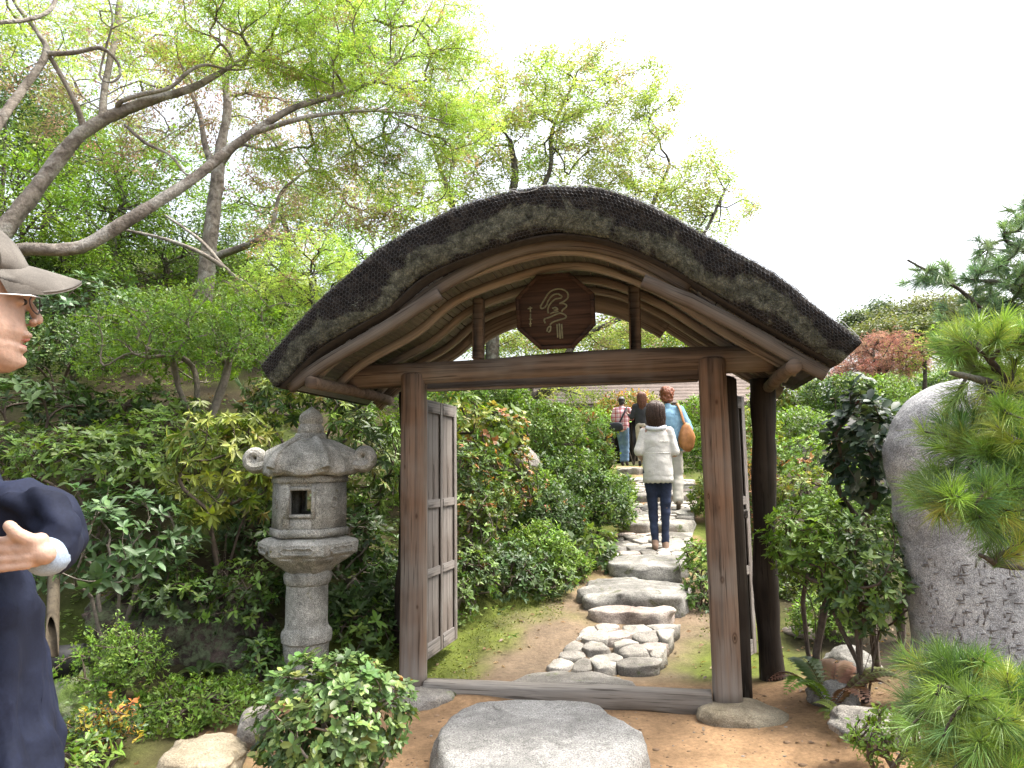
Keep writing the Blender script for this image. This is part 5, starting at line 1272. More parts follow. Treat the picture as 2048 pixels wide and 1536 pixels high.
S('azalea_bush', 'leafy bush with rosy young leaves in front of the lantern foot', 668, 1438, 2.95, 140, 128, .30, [(.085, .15, .045, 4), (.12, .19, .055, 3), (.17, .22, .06, 2), (.06, .105, .035, 2)], 'whorl', .036, 1.5, -.95, GLOSS, leafobjs=300, inner=.6, tmpl=T_ROUND, flower=([(.38, .10, .05, 2), (.30, .17, .07, 2)], .03), stemmat=TWIGP, lump=.16, per=7, twigs=1.5)
S('ground_shrub', 'low bright green ground shrub left of the foreground bush', 400, 1415, 3.85, 135, 50, .3, MID + LIME, 'small', .03, .85, -.35, LEAF)
S('ground_shrub', 'creeping green plants beside the bamboo spout', 235, 1320, 3.9, 75, 75, .28, LIME + MID, 'small', .026, .6, -.8, LEAF, lump=.55, inner=.7)
S('trailing_shrub', 'loose green shrub hanging over the top of the reddish rock face', 350, 1185, 4.6, 120, 60, .28, MID + DARKG, 'whorl', .05, .8, -.8, LEAF, lump=.45, inner=.6)
S('trailing_shrub', 'dark leafy sprays covering the right part of the rock face', 500, 1200, 4.6, 70, 70, .25, DARKG + MID, 'whorl', .05, .8, -.8, GLOSS, lump=.45, inner=.6)
S('ground_shrub', 'small leafy plants at the very bottom left', 100, 1530, 2.9, 110, 30, .25, MID, 'whorl', .045, .7, -.3, LEAF)
S('ground_shrub', 'low green plant under the man\'s coat hem', 190, 1455, 3.3, 70, 40, .2, MID + BLUEG, 'small', .028, .8, -.4, LEAF)
S('orange_fern_plant', 'yellow and orange spreading sprig below the ground shrub', 215, 1460, 3.25, 45, 50, .16, [(.40, .30, .05, 3), (.42, .18, .05, 2), (.30, .28, .05, 1)], 'small', .03, .28, -.5, LEAF, cat='plant', lump=.6, inner=.8)
S('aucuba_shrub', 'leafy plant on the bank below the layered light green shrub', 290, 815, 6.0, 110, 40, .4, DARKG + MID, 'whorl', .06, .8, -.4, LEAF)
S('evergreen_shrub', 'mid-green bush on the bank under the slim pale trunk', 300, 640, 8.2, 130, 60, .6, MID, 'small', .045, .7, -.5, LEAF)
S('evergreen_shrub', 'soft green bush between the slim pale trunk and the left eave', 500, 650, 7.8, 90, 60, .5, LIME + MID, 'small', .045, .7, -.5, LEAF)
S('evergreen_shrub', 'broad dark bush at the far left behind the man\'s head', 30, 560, 8.6, 120, 60, .6, DARKG + MID, 'small', .045, .7, -.5, LEAF)
S('evergreen_shrub', 'shaded bush at the left edge above the man\'s shoulder', 30, 900, 5.2, 70, 60, .4, MID + DARKG, 'whorl', .055, .8, -.6, LEAF)
# ---------------------------------------------------------------- bank inside the gate
FO = (ORANGE, .16)
def B(label, px, py, Y, rx, ry, cols, leaf='small', L=.035, rd=None, name='garden_shrub', **kw):
    return S(name, label, px, py, Y, rx * 1.2, ry * 1.2, rd or rx * Y / FPX * 1.1, cols, leaf, L, kw.pop('dens', .9), kw.pop('lower', -.7), kw.pop('m', LEAF), group='shrubs on the bank inside the gate', **kw)
B('light green pieris nearest the top of the open left door', 905, 830, 6.1, 52, 55, YELG + MID, 'whorl', .055, tmpl=T_LONG, width=1.5, droop=.3)
B('orange-tipped pieris below the forked grey trunk', 975, 868, 6.7, 70, 55, YELG + MID, 'whorl', .05, flower=(ORANGE, .22), tmpl=T_LONG, width=1.5, droop=.3)
B('dark mixed shrub with orange shoots beside the middle of the left door', 930, 960, 5.9, 75, 70, DARKG + MID, 'whorl', .045, flower=FO)
B('coppery shrub left of the grey rock on the bank', 1005, 950, 6.7, 62, 58, MID + OLIVE, 'whorl', .045, flower=(ORANGE, .25))
B('green shrub just right of the forked trunk', 1085, 860, 8.2, 65, 50, MID, 'small', .04)
B('shrub flecked orange in front of the house roof, left of the plaid shirt', 1120, 868, 10.2, 80, 48, MID + LIME, 'small', .04, flower=(ORANGE, .3))
B('pale clipped azalea dome near the walkers\' feet in plaid and black', 1190, 850, 17.5, 55, 26, LIME, 'small', .04)
B('dull grey-green twiggy shrub left of the jeans', 1165, 920, 10.0, 55, 42, OLIVE + LIME, 'small', .04)
B('dense dark azalea right of the grey rock', 1115, 960, 8.0, 85, 58, DARKG + MID, 'small', .035)
B('rounded green azalea leaning over the upper steps', 1228, 985, 9.0, 38, 32, MID + LIME, 'small', .035)
B('dark rounded azalea beside the second flight of cobbles', 1185, 1010, 8.0, 75, 52, MID + DARKG, 'small', .034)
B('dark green shrub in the middle of the bank', 1085, 1030, 7.1, 80, 55, DARKG, 'small', .035, flower=(ORANGE, .06))
B('dark glossy round bush at the foot of the bank', 1005, 1140, 5.9, 72, 60, DARKG + BLUEG, 'whorl', .04, m=GLOSS)
B('bright green shrub right behind the glossy round bush', 1070, 1100, 6.3, 58, 45, LIME + MID, 'small', .036)
B('mixed twiggy shrub close to the lower door panels', 925, 1070, 5.7, 55, 78, MID + OLIVE, 'whorl', .04, flower=FO, stemmat=TWIGP)
B('small light shrub at the bottom corner of the left door', 912, 1195, 5.35, 38, 50, MID, 'whorl', .04, stemmat=TWIGP)
B('leafy plants spilling towards the big dark step', 1165, 1105, 6.9, 62, 42, MID + DARKG, 'whorl', .055, tmpl=T_LONG)
B('brownish shrub high on the bank behind the door', 960, 1010, 6.5, 70, 50, OLIVE + MID, 'small', .035, flower=(ORANGE, .12))
B('green shrub between the coppery shrub and the dark azalea', 1050, 985, 7.4, 65, 45, MID + LIME, 'small', .035)
B('tall dark shrub behind the left post seen past its edge', 850, 900, 6.4, 60, 110, DARKG + MID, 'whorl', .05)
B('green bush behind the forked trunk under the lintel', 930, 790, 8.5, 110, 45, MID + LIME, 'small', .04)
B('low dark bush at the edge of the moss near the big step', 1085, 1165, 6.0, 55, 34, DARKG + MID, 'whorl', .04)
B('leafy clump at the edge of the moss by the lower door rail', 945, 1150, 5.5, 45, 45, MID + DARKG, 'whorl', .04)
B('feathery green clump hanging over the left end of the big step', 1135, 1130, 6.4, 40, 34, LIME + MID, 'small', .034)
# right side of the path
def C_(label, px, py, Y, rx, ry, cols, leaf='small', L=.035, rd=None, name='garden_shrub', **kw):
    return S(name, label, px, py, Y, rx, ry, rd or rx * Y / FPX * .9, cols, leaf, L, kw.pop('dens', .9), kw.pop('lower', -.6), kw.pop('m', LEAF), group='shrubs right of the path', **kw)
C_('dark small-leaved bush at the left foot of the right post', 1398, 1200, 5.75, 38, 60, DARKG + MID, 'whorl', .04, m=GLOSS)
C_('light green sprigs above the dark bush by the right post', 1402, 1120, 6.2, 45, 38, LIME + MID, 'whorl', .045)
C_('green azalea right of the white trousers', 1412, 905, 11.0, 55, 62, MID + LIME, 'small', .04)
C_('bright azalea mound behind the tan bag', 1425, 840, 14.0, 70, 55, LIME, 'small', .04)
C_('low bush by the upper steps on the right', 1425, 1000, 9.0, 45, 50, MID + YELG, 'small', .04)
C_('orange-leaved shrub in front of the house behind the walkers', 1265, 812, 20, 70, 30, ORANGE + YELG, 'small', .05)
C_('russet shrub seen between the two right-hand posts', 1500, 1000, 7.6, 55, 120, ORANGE + OLIVE + MID, 'small', .036)
C_('yellow-green shrub seen over the right door', 1490, 870, 9.0, 70, 65, LIME + YELG, 'small', .04)
C_('light green mound right of the dark rear post', 1610, 860, 9.5, 80, 45, LIME + MID, 'small', .04)
C_('orange-flecked shrub right of the dark rear post', 1620, 920, 7.6, 85, 52, LIME + MID, 'whorl', .045, flower=(ORANGE, .2))
C_('pale green whorled shrub below the orange-flecked one', 1620, 990, 6.8, 75, 55, MID + YELG, 'whorl', .05)
C_('grey-green shrub near the ground behind the rear post', 1560, 1130, 6.2, 60, 70, MID + OLIVE, 'small', .036)
C_('dim green pine-like bush under the right eave', 1680, 800, 10.0, 80, 55, BLUEG + MID, 'small', .045)
C_('low green bush on the ground between the rear post and the monument', 1650, 1235, 5.1, 70, 45, MID + LIME, 'small', .034)
C_('olive bush further back between the rear post and the monument', 1610, 1190, 6.0, 70, 40, OLIVE + MID, 'small', .036)
C_('fresh green bush beside the rear post in front of the monument', 1625, 1085, 4.0, 90, 85, LIME + MID, 'whorl', .045, rd=.3, leafobjs=220, dens=1.4, lower=-.95, inner=.6)
C_('deep green leafy bush at the left foot of the monument', 1720, 1150, 3.75, 90, 110, MID + DARKG, 'whorl', .045, rd=.26, m=GLOSS, leafobjs=250, dens=1.4, lower=-.95, inner=.6)
C_('tall dark shrub with leathery leaves against the monument', 1728, 890, 4.1, 72, 135, [(.022, .045, .026, 4), (.04, .065, .035, 3), (.07, .09, .05, 1.5), (.11, .05, .03, .08)], 'whorl', .07, rd=.26, m=GLOSS, leafobjs=250, tmpl=T_ROUND, lower=-.9, dens=1.3, inner=.5)
C_('small light green bush below the low pine at the right', 1790, 1490, 2.55, 70, 60, LIME + MID, 'small', .026, rd=.16, dens=.6)
C_('pale green bush far behind under the right eave', 1570, 800, 14.0, 70, 50, LIME + YELG, 'small', .05)
C_('broad green hedge mass behind the red maple and the monument', 1830, 790, 17.0, 150, 60, MID + LIME, 'small', .06, rd=1.2)
C_('dark hedge behind the monument at the right', 1960, 790, 15.0, 110, 70, MID + DARKG, 'small', .06, rd=1.0)
C_('soft green mound under the red maple', 1740, 800, 12.0, 80, 45, LIME + MID, 'small', .045)
C_('leafy bush low between the leathery shrub and the green mound', 1690, 1010, 6.4, 70, 50, MID + LIME, 'small', .036)
C_('shaded bush close behind the left edge of the monument', 1790, 1060, 5.0, 60, 90, DARKG + MID, 'small', .034)
# red maple and far trees at the right
tree('red_maple', 'small maple with dusty red spring leaves behind the right eave',
     [[(1765, 830, 13.5, 6), (1762, 770, 13.5, 5), (1755, 730, 13.5, 4), (1735, 700, 13.5, 3)], [(1760, 760, 13.5, 4), (1790, 720, 13.5, 3), (1820, 700, 13.5, 2)]],
     [(1765, 712, 13.5, 100, 46, 1.0, 220), (1715, 745, 13.3, 60, 35, .7, 70)], [(.30, .135, .12, 4), (.36, .20, .17, 3), (.22, .15, .10, 1.5)], THIN, T_MAPLE3, .07, 26, .004, BARKD, None, 41, .4, 2.0, .3, leafmin=7.0)
tree('young_maple', 'yellow-green maple beside the red one',
     [[(1850, 830, 12.8, 5), (1850, 760, 12.8, 4), (1850, 710, 12.8, 3)]], [(1855, 700, 12.8, 75, 45, .8, 110)], YG + [(.3, .2, .08, 2)], THIN, T_MAPLE3, .07, 9, .004, BARKD, None, 42, .4, 2.0, .3)
FT = 'distant trees on the skyline at the right'
bushy('distant_tree', 'broad olive tree on the right skyline', 1880, 635, 34, 130, 42, 3.2, [(.115, .14, .06, 3), (.16, .18, .08, 2), (.08, .10, .05, 1)], 420, .12, per=12, seed=51, group=FT, spread=2.5)
bushy('distant_tree', 'second olive tree merging into the first behind the red maple', 1790, 668, 30, 95, 30, 2.2, [(.115, .14, .06, 3), (.16, .18, .08, 2)], 260, .12, per=12, seed=52, group=FT, spread=2.5)
bushy('distant_tree', 'small dark pointed tree left of the olive trees', 1758, 632, 38, 24, 32, .9, [(.07, .11, .07, 3), (.10, .14, .09, 2)], 90, .14, per=12, seed=53, group=FT)
bushy('distant_tree', 'pale small tree touching the tip of the roof', 1712, 645, 36, 22, 24, .8, [(.14, .18, .10, 3), (.10, .14, .08, 2)], 70, .14, per=12, seed=54, group=FT)
bushy('distant_tree', 'far green tree behind the pine branches', 1985, 660, 26, 90, 40, 1.8, LIME + MID, 220, .1, per=12, seed=55, group=FT)

# ------------------------------------------------------------------ pines
def pine(name, label, limbs, clouds, L=.12, per=70, cols=None, seed=1, width=.0007, rtip=.0035, base=None, up=.35):
    r = np.random.default_rng(seed); nodes, par, rad0, lm = [], [], [], []
    for li in limbs:
        q = smoothpath(np.array([[*PX(x, y, Y), rp * Y / FPX] for x, y, Y, rp in li]), 5); lm.append(q)
    b0 = lm[0][0, :3] if base is None else base; root = empty(name, (b0[0], b0[1], tz(b0[0], b0[1])), label, 'pine')
    mbt = MB()
    for q in lm:
        V, F = tube(q[:, :3], q[:, 3] * (1 + .12 * np.sin(np.arange(len(q)) * 1.7)), 9); mbt.add(V, F)
        for i in range(len(q)): nodes.append(q[i, :3]); par.append(-1 if i == 0 else len(nodes) - 2); rad0.append(q[i, 3])
    tips = []
    for (x, y, Y, rx, ry, rd, n) in clouds:
        c = PX(x, y, Y); k = Y / FPX; u = r.normal(size=(n, 3)); u = u / np.linalg.norm(u, axis=1)[:, None] * (r.random(n) ** .4)[:, None]; tips.append(c + u * np.array([rx * k, rd, ry * k]))
    tips = np.concatenate(tips); A, pr, ends = grow(nodes, par, tips, r, .07, .10, -.03); n0 = len(nodes)
    rad = pipe(A, pr, ends, rtip, 2.3); rad[:n0] = np.maximum(rad0, .003)
    branch_tubes(mbt, A, pr, rad, 6, n0); mbt.build('trunk', BARKD, root, True)
    dirs = nrm(A[ends] - A[pr[ends]] ); dirs = nrm(dirs + np.array([0, 0, up]))
    n = len(ends); q = np.repeat(np.arange(n), per); m_ = len(q); t = dirs[q]; tt_ = r.random(m_)
    X = nrm(np.cross(t, np.array([.3, .2, .9]))); Yv = np.cross(t, X); a = r.uniform(0, 2 * np.pi, m_); al = np.radians(r.uniform(12, 72, m_))
    side = X * np.cos(a)[:, None] + Yv * np.sin(a)[:, None]; D = nrm(t * np.cos(al)[:, None] + side * np.sin(al)[:, None])
    pos = A[ends][q] - t * (tt_ * L * .55)[:, None]; S_ = L * r.uniform(.7, 1.15, m_)
    w_ = np.maximum(width, .00028 * np.linalg.norm(pos - CAM, axis=1)); sd_ = nrm(np.cross(D, nrm(pos - CAM) + r.normal(0, .3, (m_, 3)))) * w_[:, None]
    bend = np.stack([np.zeros(m_), np.zeros(m_), -.10 * S_], -1)
    mid = pos + D * (S_ * .55)[:, None]; tip = pos + D * S_[:, None] + bend
    V = np.stack([pos - sd_, pos + sd_, mid + sd_, mid - sd_, tip], 1).reshape(-1, 3); b_ = np.arange(m_)[:, None] * 5
    cl = pick(cols, n, r, .14)[q] * np.exp(r.normal(0, .15, m_))[:, None]
    mb = MB(); mb.add(V, [b_ + np.array([[0, 1, 2, 3]]), b_ + np.array([[3, 2, 4]])], np.repeat(cl, 5, 0)); o = mb.build('needles', NEEDLE, root, False, True); o['kind'] = 'stuff'
    return root
PN = [(.16, .26, .06, 3), (.23, .34, .06, 2), (.10, .18, .055, 3), (.29, .35, .075, 1)]
PNB = [(.16, .24, .13, 3), (.20, .28, .16, 2), (.10, .17, .10, 2)]
pine('garden_pine', 'young pine with long bright needles reaching across the monument',
     [[(2330, 1150, 2.9, 30), (2200, 960, 2.75, 24), (2100, 830, 2.6, 16), (2030, 785, 2.55, 11), (1960, 760, 2.5, 8), (1900, 745, 2.5, 5)],
      [(2030, 785, 2.55, 9), (1980, 720, 2.5, 6), (1945, 690, 2.5, 4)], [(2200, 1000, 2.75, 16), (2100, 930, 2.6, 11), (2000, 905, 2.5, 8), (1940, 895, 2.45, 5)],
      [(2200, 1050, 2.75, 14), (2090, 1120, 2.55, 10), (2010, 1130, 2.45, 8), (1960, 1110, 2.4, 4)], [(2100, 930, 2.6, 9), (2040, 1000, 2.5, 6), (1960, 1000, 2.45, 5), (1900, 1000, 2.4, 3)]],
     [(1985, 690, 2.55, 100, 55, .26, 70), (1960, 800, 2.5, 60, 40, .2, 10), (1975, 865, 2.5, 105, 60, .26, 62), (1935, 990, 2.45, 95, 58, .24, 54), (2010, 1060, 2.45, 60, 50, .22, 20), (2050, 960, 2.5, 60, 60, .22, 26), (2060, 760, 2.6, 50, 60, .2, 26)], .098, 72, PN, 61, up=.5)
pine('low_pine', 'low spreading pine with fine bright needles at the bottom right corner',
     [[(2300, 1640, 2.4, 22), (2150, 1500, 2.3, 14), (2040, 1440, 2.2, 9), (1950, 1400, 2.15, 6), (1880, 1370, 2.1, 4)], [(2150, 1500, 2.3, 10), (2060, 1530, 2.15, 7), (1980, 1530, 2.1, 5)], [(2040, 1440, 2.2, 7), (2000, 1480, 2.15, 4)]],
     [(1930, 1370, 2.15, 105, 55, .26, 70), (2010, 1450, 2.15, 90, 55, .24, 60), (1890, 1450, 2.1, 65, 45, .2, 26), (1960, 1530, 2.05, 95, 45, .2, 44), (2040, 1380, 2.2, 50, 45, .2, 24)], .095, 72, PN, 62, up=.45)
pine('tall_pine', 'blue-green pine crown against the white sky at the right edge',
     [[(2260, 1000, 6.0, 30), (2200, 760, 6.0, 22), (2130, 560, 6.0, 14), (2090, 440, 6.0, 8)], [(2170, 700, 6.0, 12), (2080, 620, 5.9, 8), (2010, 570, 5.8, 6), (1950, 560, 5.8, 3)], [(2140, 600, 6.0, 9), (2070, 520, 5.9, 6), (2010, 480, 5.9, 4)],
      [(2100, 700, 5.9, 8), (1990, 640, 5.8, 5), (1920, 580, 5.7, 4), (1860, 545, 5.7, 3), (1815, 520, 5.7, 2)]],
     [(2030, 500, 5.9, 75, 65, .5, 60), (2040, 600, 5.9, 65, 60, .5, 70), (1985, 560, 5.8, 75, 50, .45, 44), (1860, 555, 5.7, 50, 28, .25, 22), (1940, 620, 5.7, 60, 30, .3, 16), (2060, 420, 6.0, 30, 30, .3, 14)], .12, 44, PNB, 63, up=.3, width=.0008)

# ------------------------------------------------------------------ ferns and grass clumps
def fern(label, px, py, Y, n, L, cols, seed, name='fern', world=None):
    r = np.random.default_rng(seed); c = PX(px, py, Y) if world is None else np.array(world); c[2] = tz(c[0], c[1]) + .01; root = empty(name, c, label, 'fern')
    for i in range(n):
        a = r.uniform(0, 2 * np.pi); l = L * r.uniform(.7, 1.1); d = np.array([math.cos(a), math.sin(a), 0]); t = np.linspace(0, 1, 20)
        P = c + np.outer(t * l * .8, d) + np.outer(np.sin(t * 2.3) * l * .42, [0, 0, 1.0]); tg = nrm(np.gradient(P, axis=0)); sd_ = nrm(np.cross(tg, [0, 0, 1.0]))
        mb = MB(); cc = pick(cols, 1, r)[0]
        V, F = tube(P, np.linspace(.0025, .0008, 20), 4); mb.add(V, F, cc * .7)
        for s in (-1, 1):
            pp = P[2:]; w_ = l * .20 * np.sin(np.linspace(.5, 3.05, 18)) + .006; scatter(mb, T_FLAT, pp, nrm(sd_[2:] * s + tg[2:] * .35), np.cross(sd_[2:], tg[2:]), w_, .9, np.tile(cc, (18, 1)) * r.uniform(.8, 1.2, 18)[:, None])
        mb.build('frond', LEAF, root, False, True)
    return root
fern('green and brown fern clump at the foot of the bush by the rear post', 1660, 1370, 3.75, 13, .42, [(.09, .15, .03, 3), (.16, .17, .05, 2), (.17, .09, .06, 2)], 71)
fern('small pale fern by the gravel edge under the monument', 1700, 1400, 3.5, 8, .22, [(.17, .22, .05, 2), (.25, .15, .06, 1)], 72)
fern('shaded fern low between the sleeve and the rhododendron', 130, 1180, 4.1, 9, .3, [(.07, .13, .03, 2), (.14, .16, .05, 1)], 73)
def grass(label, px, py, Y, n, L, cols, seed, name='grass_tuft'):
    r = np.random.default_rng(seed); c = PX(px, py, Y); c[2] = max(tz(c[0], c[1]), c[2] - .1); root = MB()
    for i in range(n):
        a = r.uniform(0, 2 * np.pi); l = L * r.uniform(.6, 1.1); d = np.array([math.cos(a), math.sin(a), 0]); t = np.linspace(0, 1, 6)
        P = c + np.outer(t * l * .55, d) + np.outer(np.sin(t * 2.1) * l * .6, [0, 0, 1.0]); s = np.cross(d, [0, 0, 1.0]); w_ = .005 * (1 - t ** 2) + .0004
        V = np.concatenate([P - s * w_[:, None], P + s * w_[:, None]]); k = np.arange(5); root.add(V, np.stack([k, k + 1, k + 7, k + 6], -1), pick(cols, 1, r)[0])
    o = root.build(name, LEAF, None, False, True); tag(o, label, 'grass', None, None); return o
grass('tuft of strap-like grass leaves on the rocky bank below the rhododendron', 300, 1335, 4.3, 34, .24, MID, 81)
fern('little fern growing out of the reddish rock face', 0, 0, 0, 8, .2, [(.06, .11, .03, 2), (.1, .14, .04, 1)], 74, world=PX(400, 1330, 4.45))
fern('dark fern at the right end of the reddish rock face', 0, 0, 0, 8, .24, [(.05, .10, .03, 2), (.09, .13, .04, 1)], 75, world=PX(520, 1250, 4.62))
grass('thin arching grass hanging over the top of the reddish rock face', 380, 1165, 4.6, 30, .26, MID + LIME, 83)
grass('sparse blades of grass on the rock behind the lantern base', 450, 1165, 4.7, 22, .2, DARKG + MID, 82)

# leafy ground cover all over the bank
def ground_cover():
    r = np.random.default_rng(19); mb = MB(); k = 11500
    x = r.uniform(-9, 1.6, k); y = 4.6 + 9.5 * r.random(k) ** 1.3; keep = (x < xpath(y) - 1.15 + .3 * r.normal(size=k)) & (x > -.75 * y - .5)
    P0 = np.stack([x, y, x * 0], -1); keep &= (fbm(P0, 1.1, 3, 66) > -.6); x, y = x[keep], y[keep]; n = len(x)
    base = np.stack([x, y, terrain(x, y) + r.uniform(.01, .16, n)], -1); per = 5; q = np.repeat(np.arange(n), per); m_ = n * per
    a = r.uniform(0, 6.3, m_); D = nrm(np.stack([np.cos(a), np.sin(a), r.uniform(-.1, .6, m_)], -1)); Nn = nrm(np.stack([r.normal(0, .3, m_), r.normal(0, .3, m_), np.ones(m_)], -1))
    L = np.maximum(.045, 8.5 * y / FPX)[q] * r.uniform(.6, 1.2, m_); scatter(mb, T_FLAT, base[q] + r.normal(0, .02, (m_, 3)), D, Nn, L, 1.1, pick(DARKG + MID + [(.12, .17, .05, 1)], n, r)[q])
    o = mb.build('ground_cover', LEAF, None, False, True); tag(o, 'low dark leaves carpeting the earth of the bank between the shrubs', 'ground cover', None, 'stuff')
ground_cover()
# moss cushions beside the path inside the gate
def moss():
    r = np.random.default_rng(9); mb = MB(); k = 26000
    x = r.uniform(-.95, 1.6, k); y = r.uniform(4.35, 7.4, k); dp = x - xpath(y); P0 = np.stack([x, y, x * 0], -1)
    nA = fbm(P0, 1.6, 3, 21)
    keep = ((dp < -.55 - .25 * nA) & (dp > -1.5)) | ((dp > .52 + .2 * nA) & (dp < 1.0) & (y > 5.2)); x, y = x[keep], y[keep]; n = len(x)
    P = np.stack([x, y, terrain(x, y) - .003], -1); D = nrm(np.stack([r.normal(0, 1, n), r.normal(0, 1, n), np.full(n, .45)], -1)); Nn = nrm(np.stack([r.normal(0, .4, n), r.normal(0, .4, n), np.ones(n)], -1))
    scatter(mb, T_FLAT, P + [0, 0, .003], D, Nn, r.uniform(.007, .016, n), 1.6, pick([(.13, .16, .022, 3), (.10, .13, .018, 2), (.17, .18, .03, 1)], n, r))
    o = mb.build('moss', LEAF, None, False, True); tag(o, 'short yellow-green moss on the earth beside the stone path', 'moss', None, 'stuff')
moss()

# ------------------------------------------------------------------ rocks
def rk(label, px, py, Y, rx, ry, rd, seed, m, name='rock', **kw):
    c = PX(px, py, Y); k = Y / FPX; return rock(name, label, c, (rx * k, rd, ry * k), seed, m, 0, **kw)
rk('reddish lichen-crusted rock face of the bank left of the lantern shaft', 430, 1275, 4.9, 140, 108, .32, 91, STONE_R, s=5, rough=.22, facets=10)
rk('dark mossy rock low on the bank beneath the rhododendron', 285, 1290, 4.75, 110, 90, .3, 92, STONE_R, s=5, rough=.22, facets=10)
rk('small angular rock on the bank inside the gate', 1045, 922, 7.2, 34, 30, .2, 93, STONE_G, facets=9)
rk('pale boulder at the bottom edge left of the foreground bush', 400, 1536, 2.75, 82, 48, .16, 94, STONE_Y, facets=6, s=5)
rk('grey squared stone half hidden by the foreground bush', 520, 1452, 3.1, 32, 36, .09, 95, STONE_G, boxy=.6)
rk('mossy rounded stone under the black pipe', 150, 1410, 3.9, 75, 58, .2, 96, m_stone('mossy_stone', (.10, .12, .07), (.17, .20, .11), (.26, .28, .18), True, .45, 1.5, .4, (.09, .13, .03)), s=5)
rk('whitish rock behind the rear post', 1610, 1278, 5.3, 48, 30, .2, 97, STONE_PK)
rk('flat rock by the path behind the right door', 1585, 1330, 4.95, 50, 18, .2, 98, STONE_G)
rk('mossy rock below the fern by the right edge of the earth', 1660, 1385, 3.9, 45, 30, .16, 99, STONE_D)
rk('low grey rock edging the earth under the monument', 1745, 1452, 3.05, 70, 26, .2, 100, STONE_G)
rk('small grey stone at the foot of the open left door', 905, 1338, 4.95, 30, 14, .1, 101, STONE_G)
rk('dark stone half sunk beside the rear post', 1700, 1330, 4.4, 40, 30, .2, 102, STONE_D)

# ------------------------------------------------------------------ bamboo spout and pipe
def spout():
    P0, P1 = PX(108, 1150, 4.15), PX(104, 1300, 3.72); root = empty('bamboo_spout', (P0[0], P0[1], tz(P0[0], P0[1])), 'cut bamboo water spout pointing down beside the man\'s coat', 'spout')
    D = nrm(P1 - P0); n = 20; a = np.arange(n) * 2 * np.pi / n; X = np.array([1.0, 0, 0]); Yv = nrm(np.cross(D, X)); L = np.linalg.norm(P1 - P0); R = .034; rings = []
    for (s, r_) in ((0, R), (.3, R), (.56, R), (.575, R * 1.07), (.59, R)):
        rings.append(P0 + D * L * s + r_ * (np.outer(np.cos(a), X) + np.outer(np.sin(a), Yv)))
    # slanting cut that opens the lower end towards the viewer
    up = Yv if Yv[2] > 0 else -Yv
    for s in (.62, .999):
        q = P0 + R * (np.outer(np.cos(a), X) + np.outer(np.sin(a), Yv)); h = (q - P0) @ up / R
        rings.append(q + np.outer(np.full(n, L * s) - (L * .36 * np.clip(h, -.1, 1) * (s > .9)), D))
    outer = np.array(rings); inner = outer[::-1].copy(); ax = lambda Q: P0 + np.outer((Q - P0) @ D, D)
    inner = np.array([ax(q) + (q - ax(q)) * .82 for q in inner]); rr = np.concatenate([outer, inner]); mb = MB(); V, F = loft(rr, False); mb.add(V, F)
    mb.build('bamboo', m_wood('bamboo_skin', 2, (.03, .023, .014), (.065, .05, .031), (.095, .08, .055), (), .4), root, True)
    V, F = tube([P0 + D * L * .15, P0 + D * L * .16], R * .9, 16); mb = MB(); mb.add(V, F); mb.build('node_wall', m_plain('bamboo_inside', (.06, .045, .03), .9), root, True)
    c = PX(110, 1325, 3.95); cr = PX(165, 1320, 3.95); pr = empty('black_pipe', c, 'short thick black pipe lying under the bamboo spout', 'pipe')
    V, F = tube([c - [.35, 0, 0], c, cr, cr + [.0, 0, 0]], [.085, .085, .085, .085], 24, False); mb = MB(); mb.add(V, F)
    V, F = tube([cr - [.06, 0, 0], cr - [.05, 0, 0]], [.078, .078], 24, True); mb.add(V, F); mb.build('tube', m_plain('black_plastic', (.012, .012, .013), .6, .3, 30, .2), pr, True)
spout()

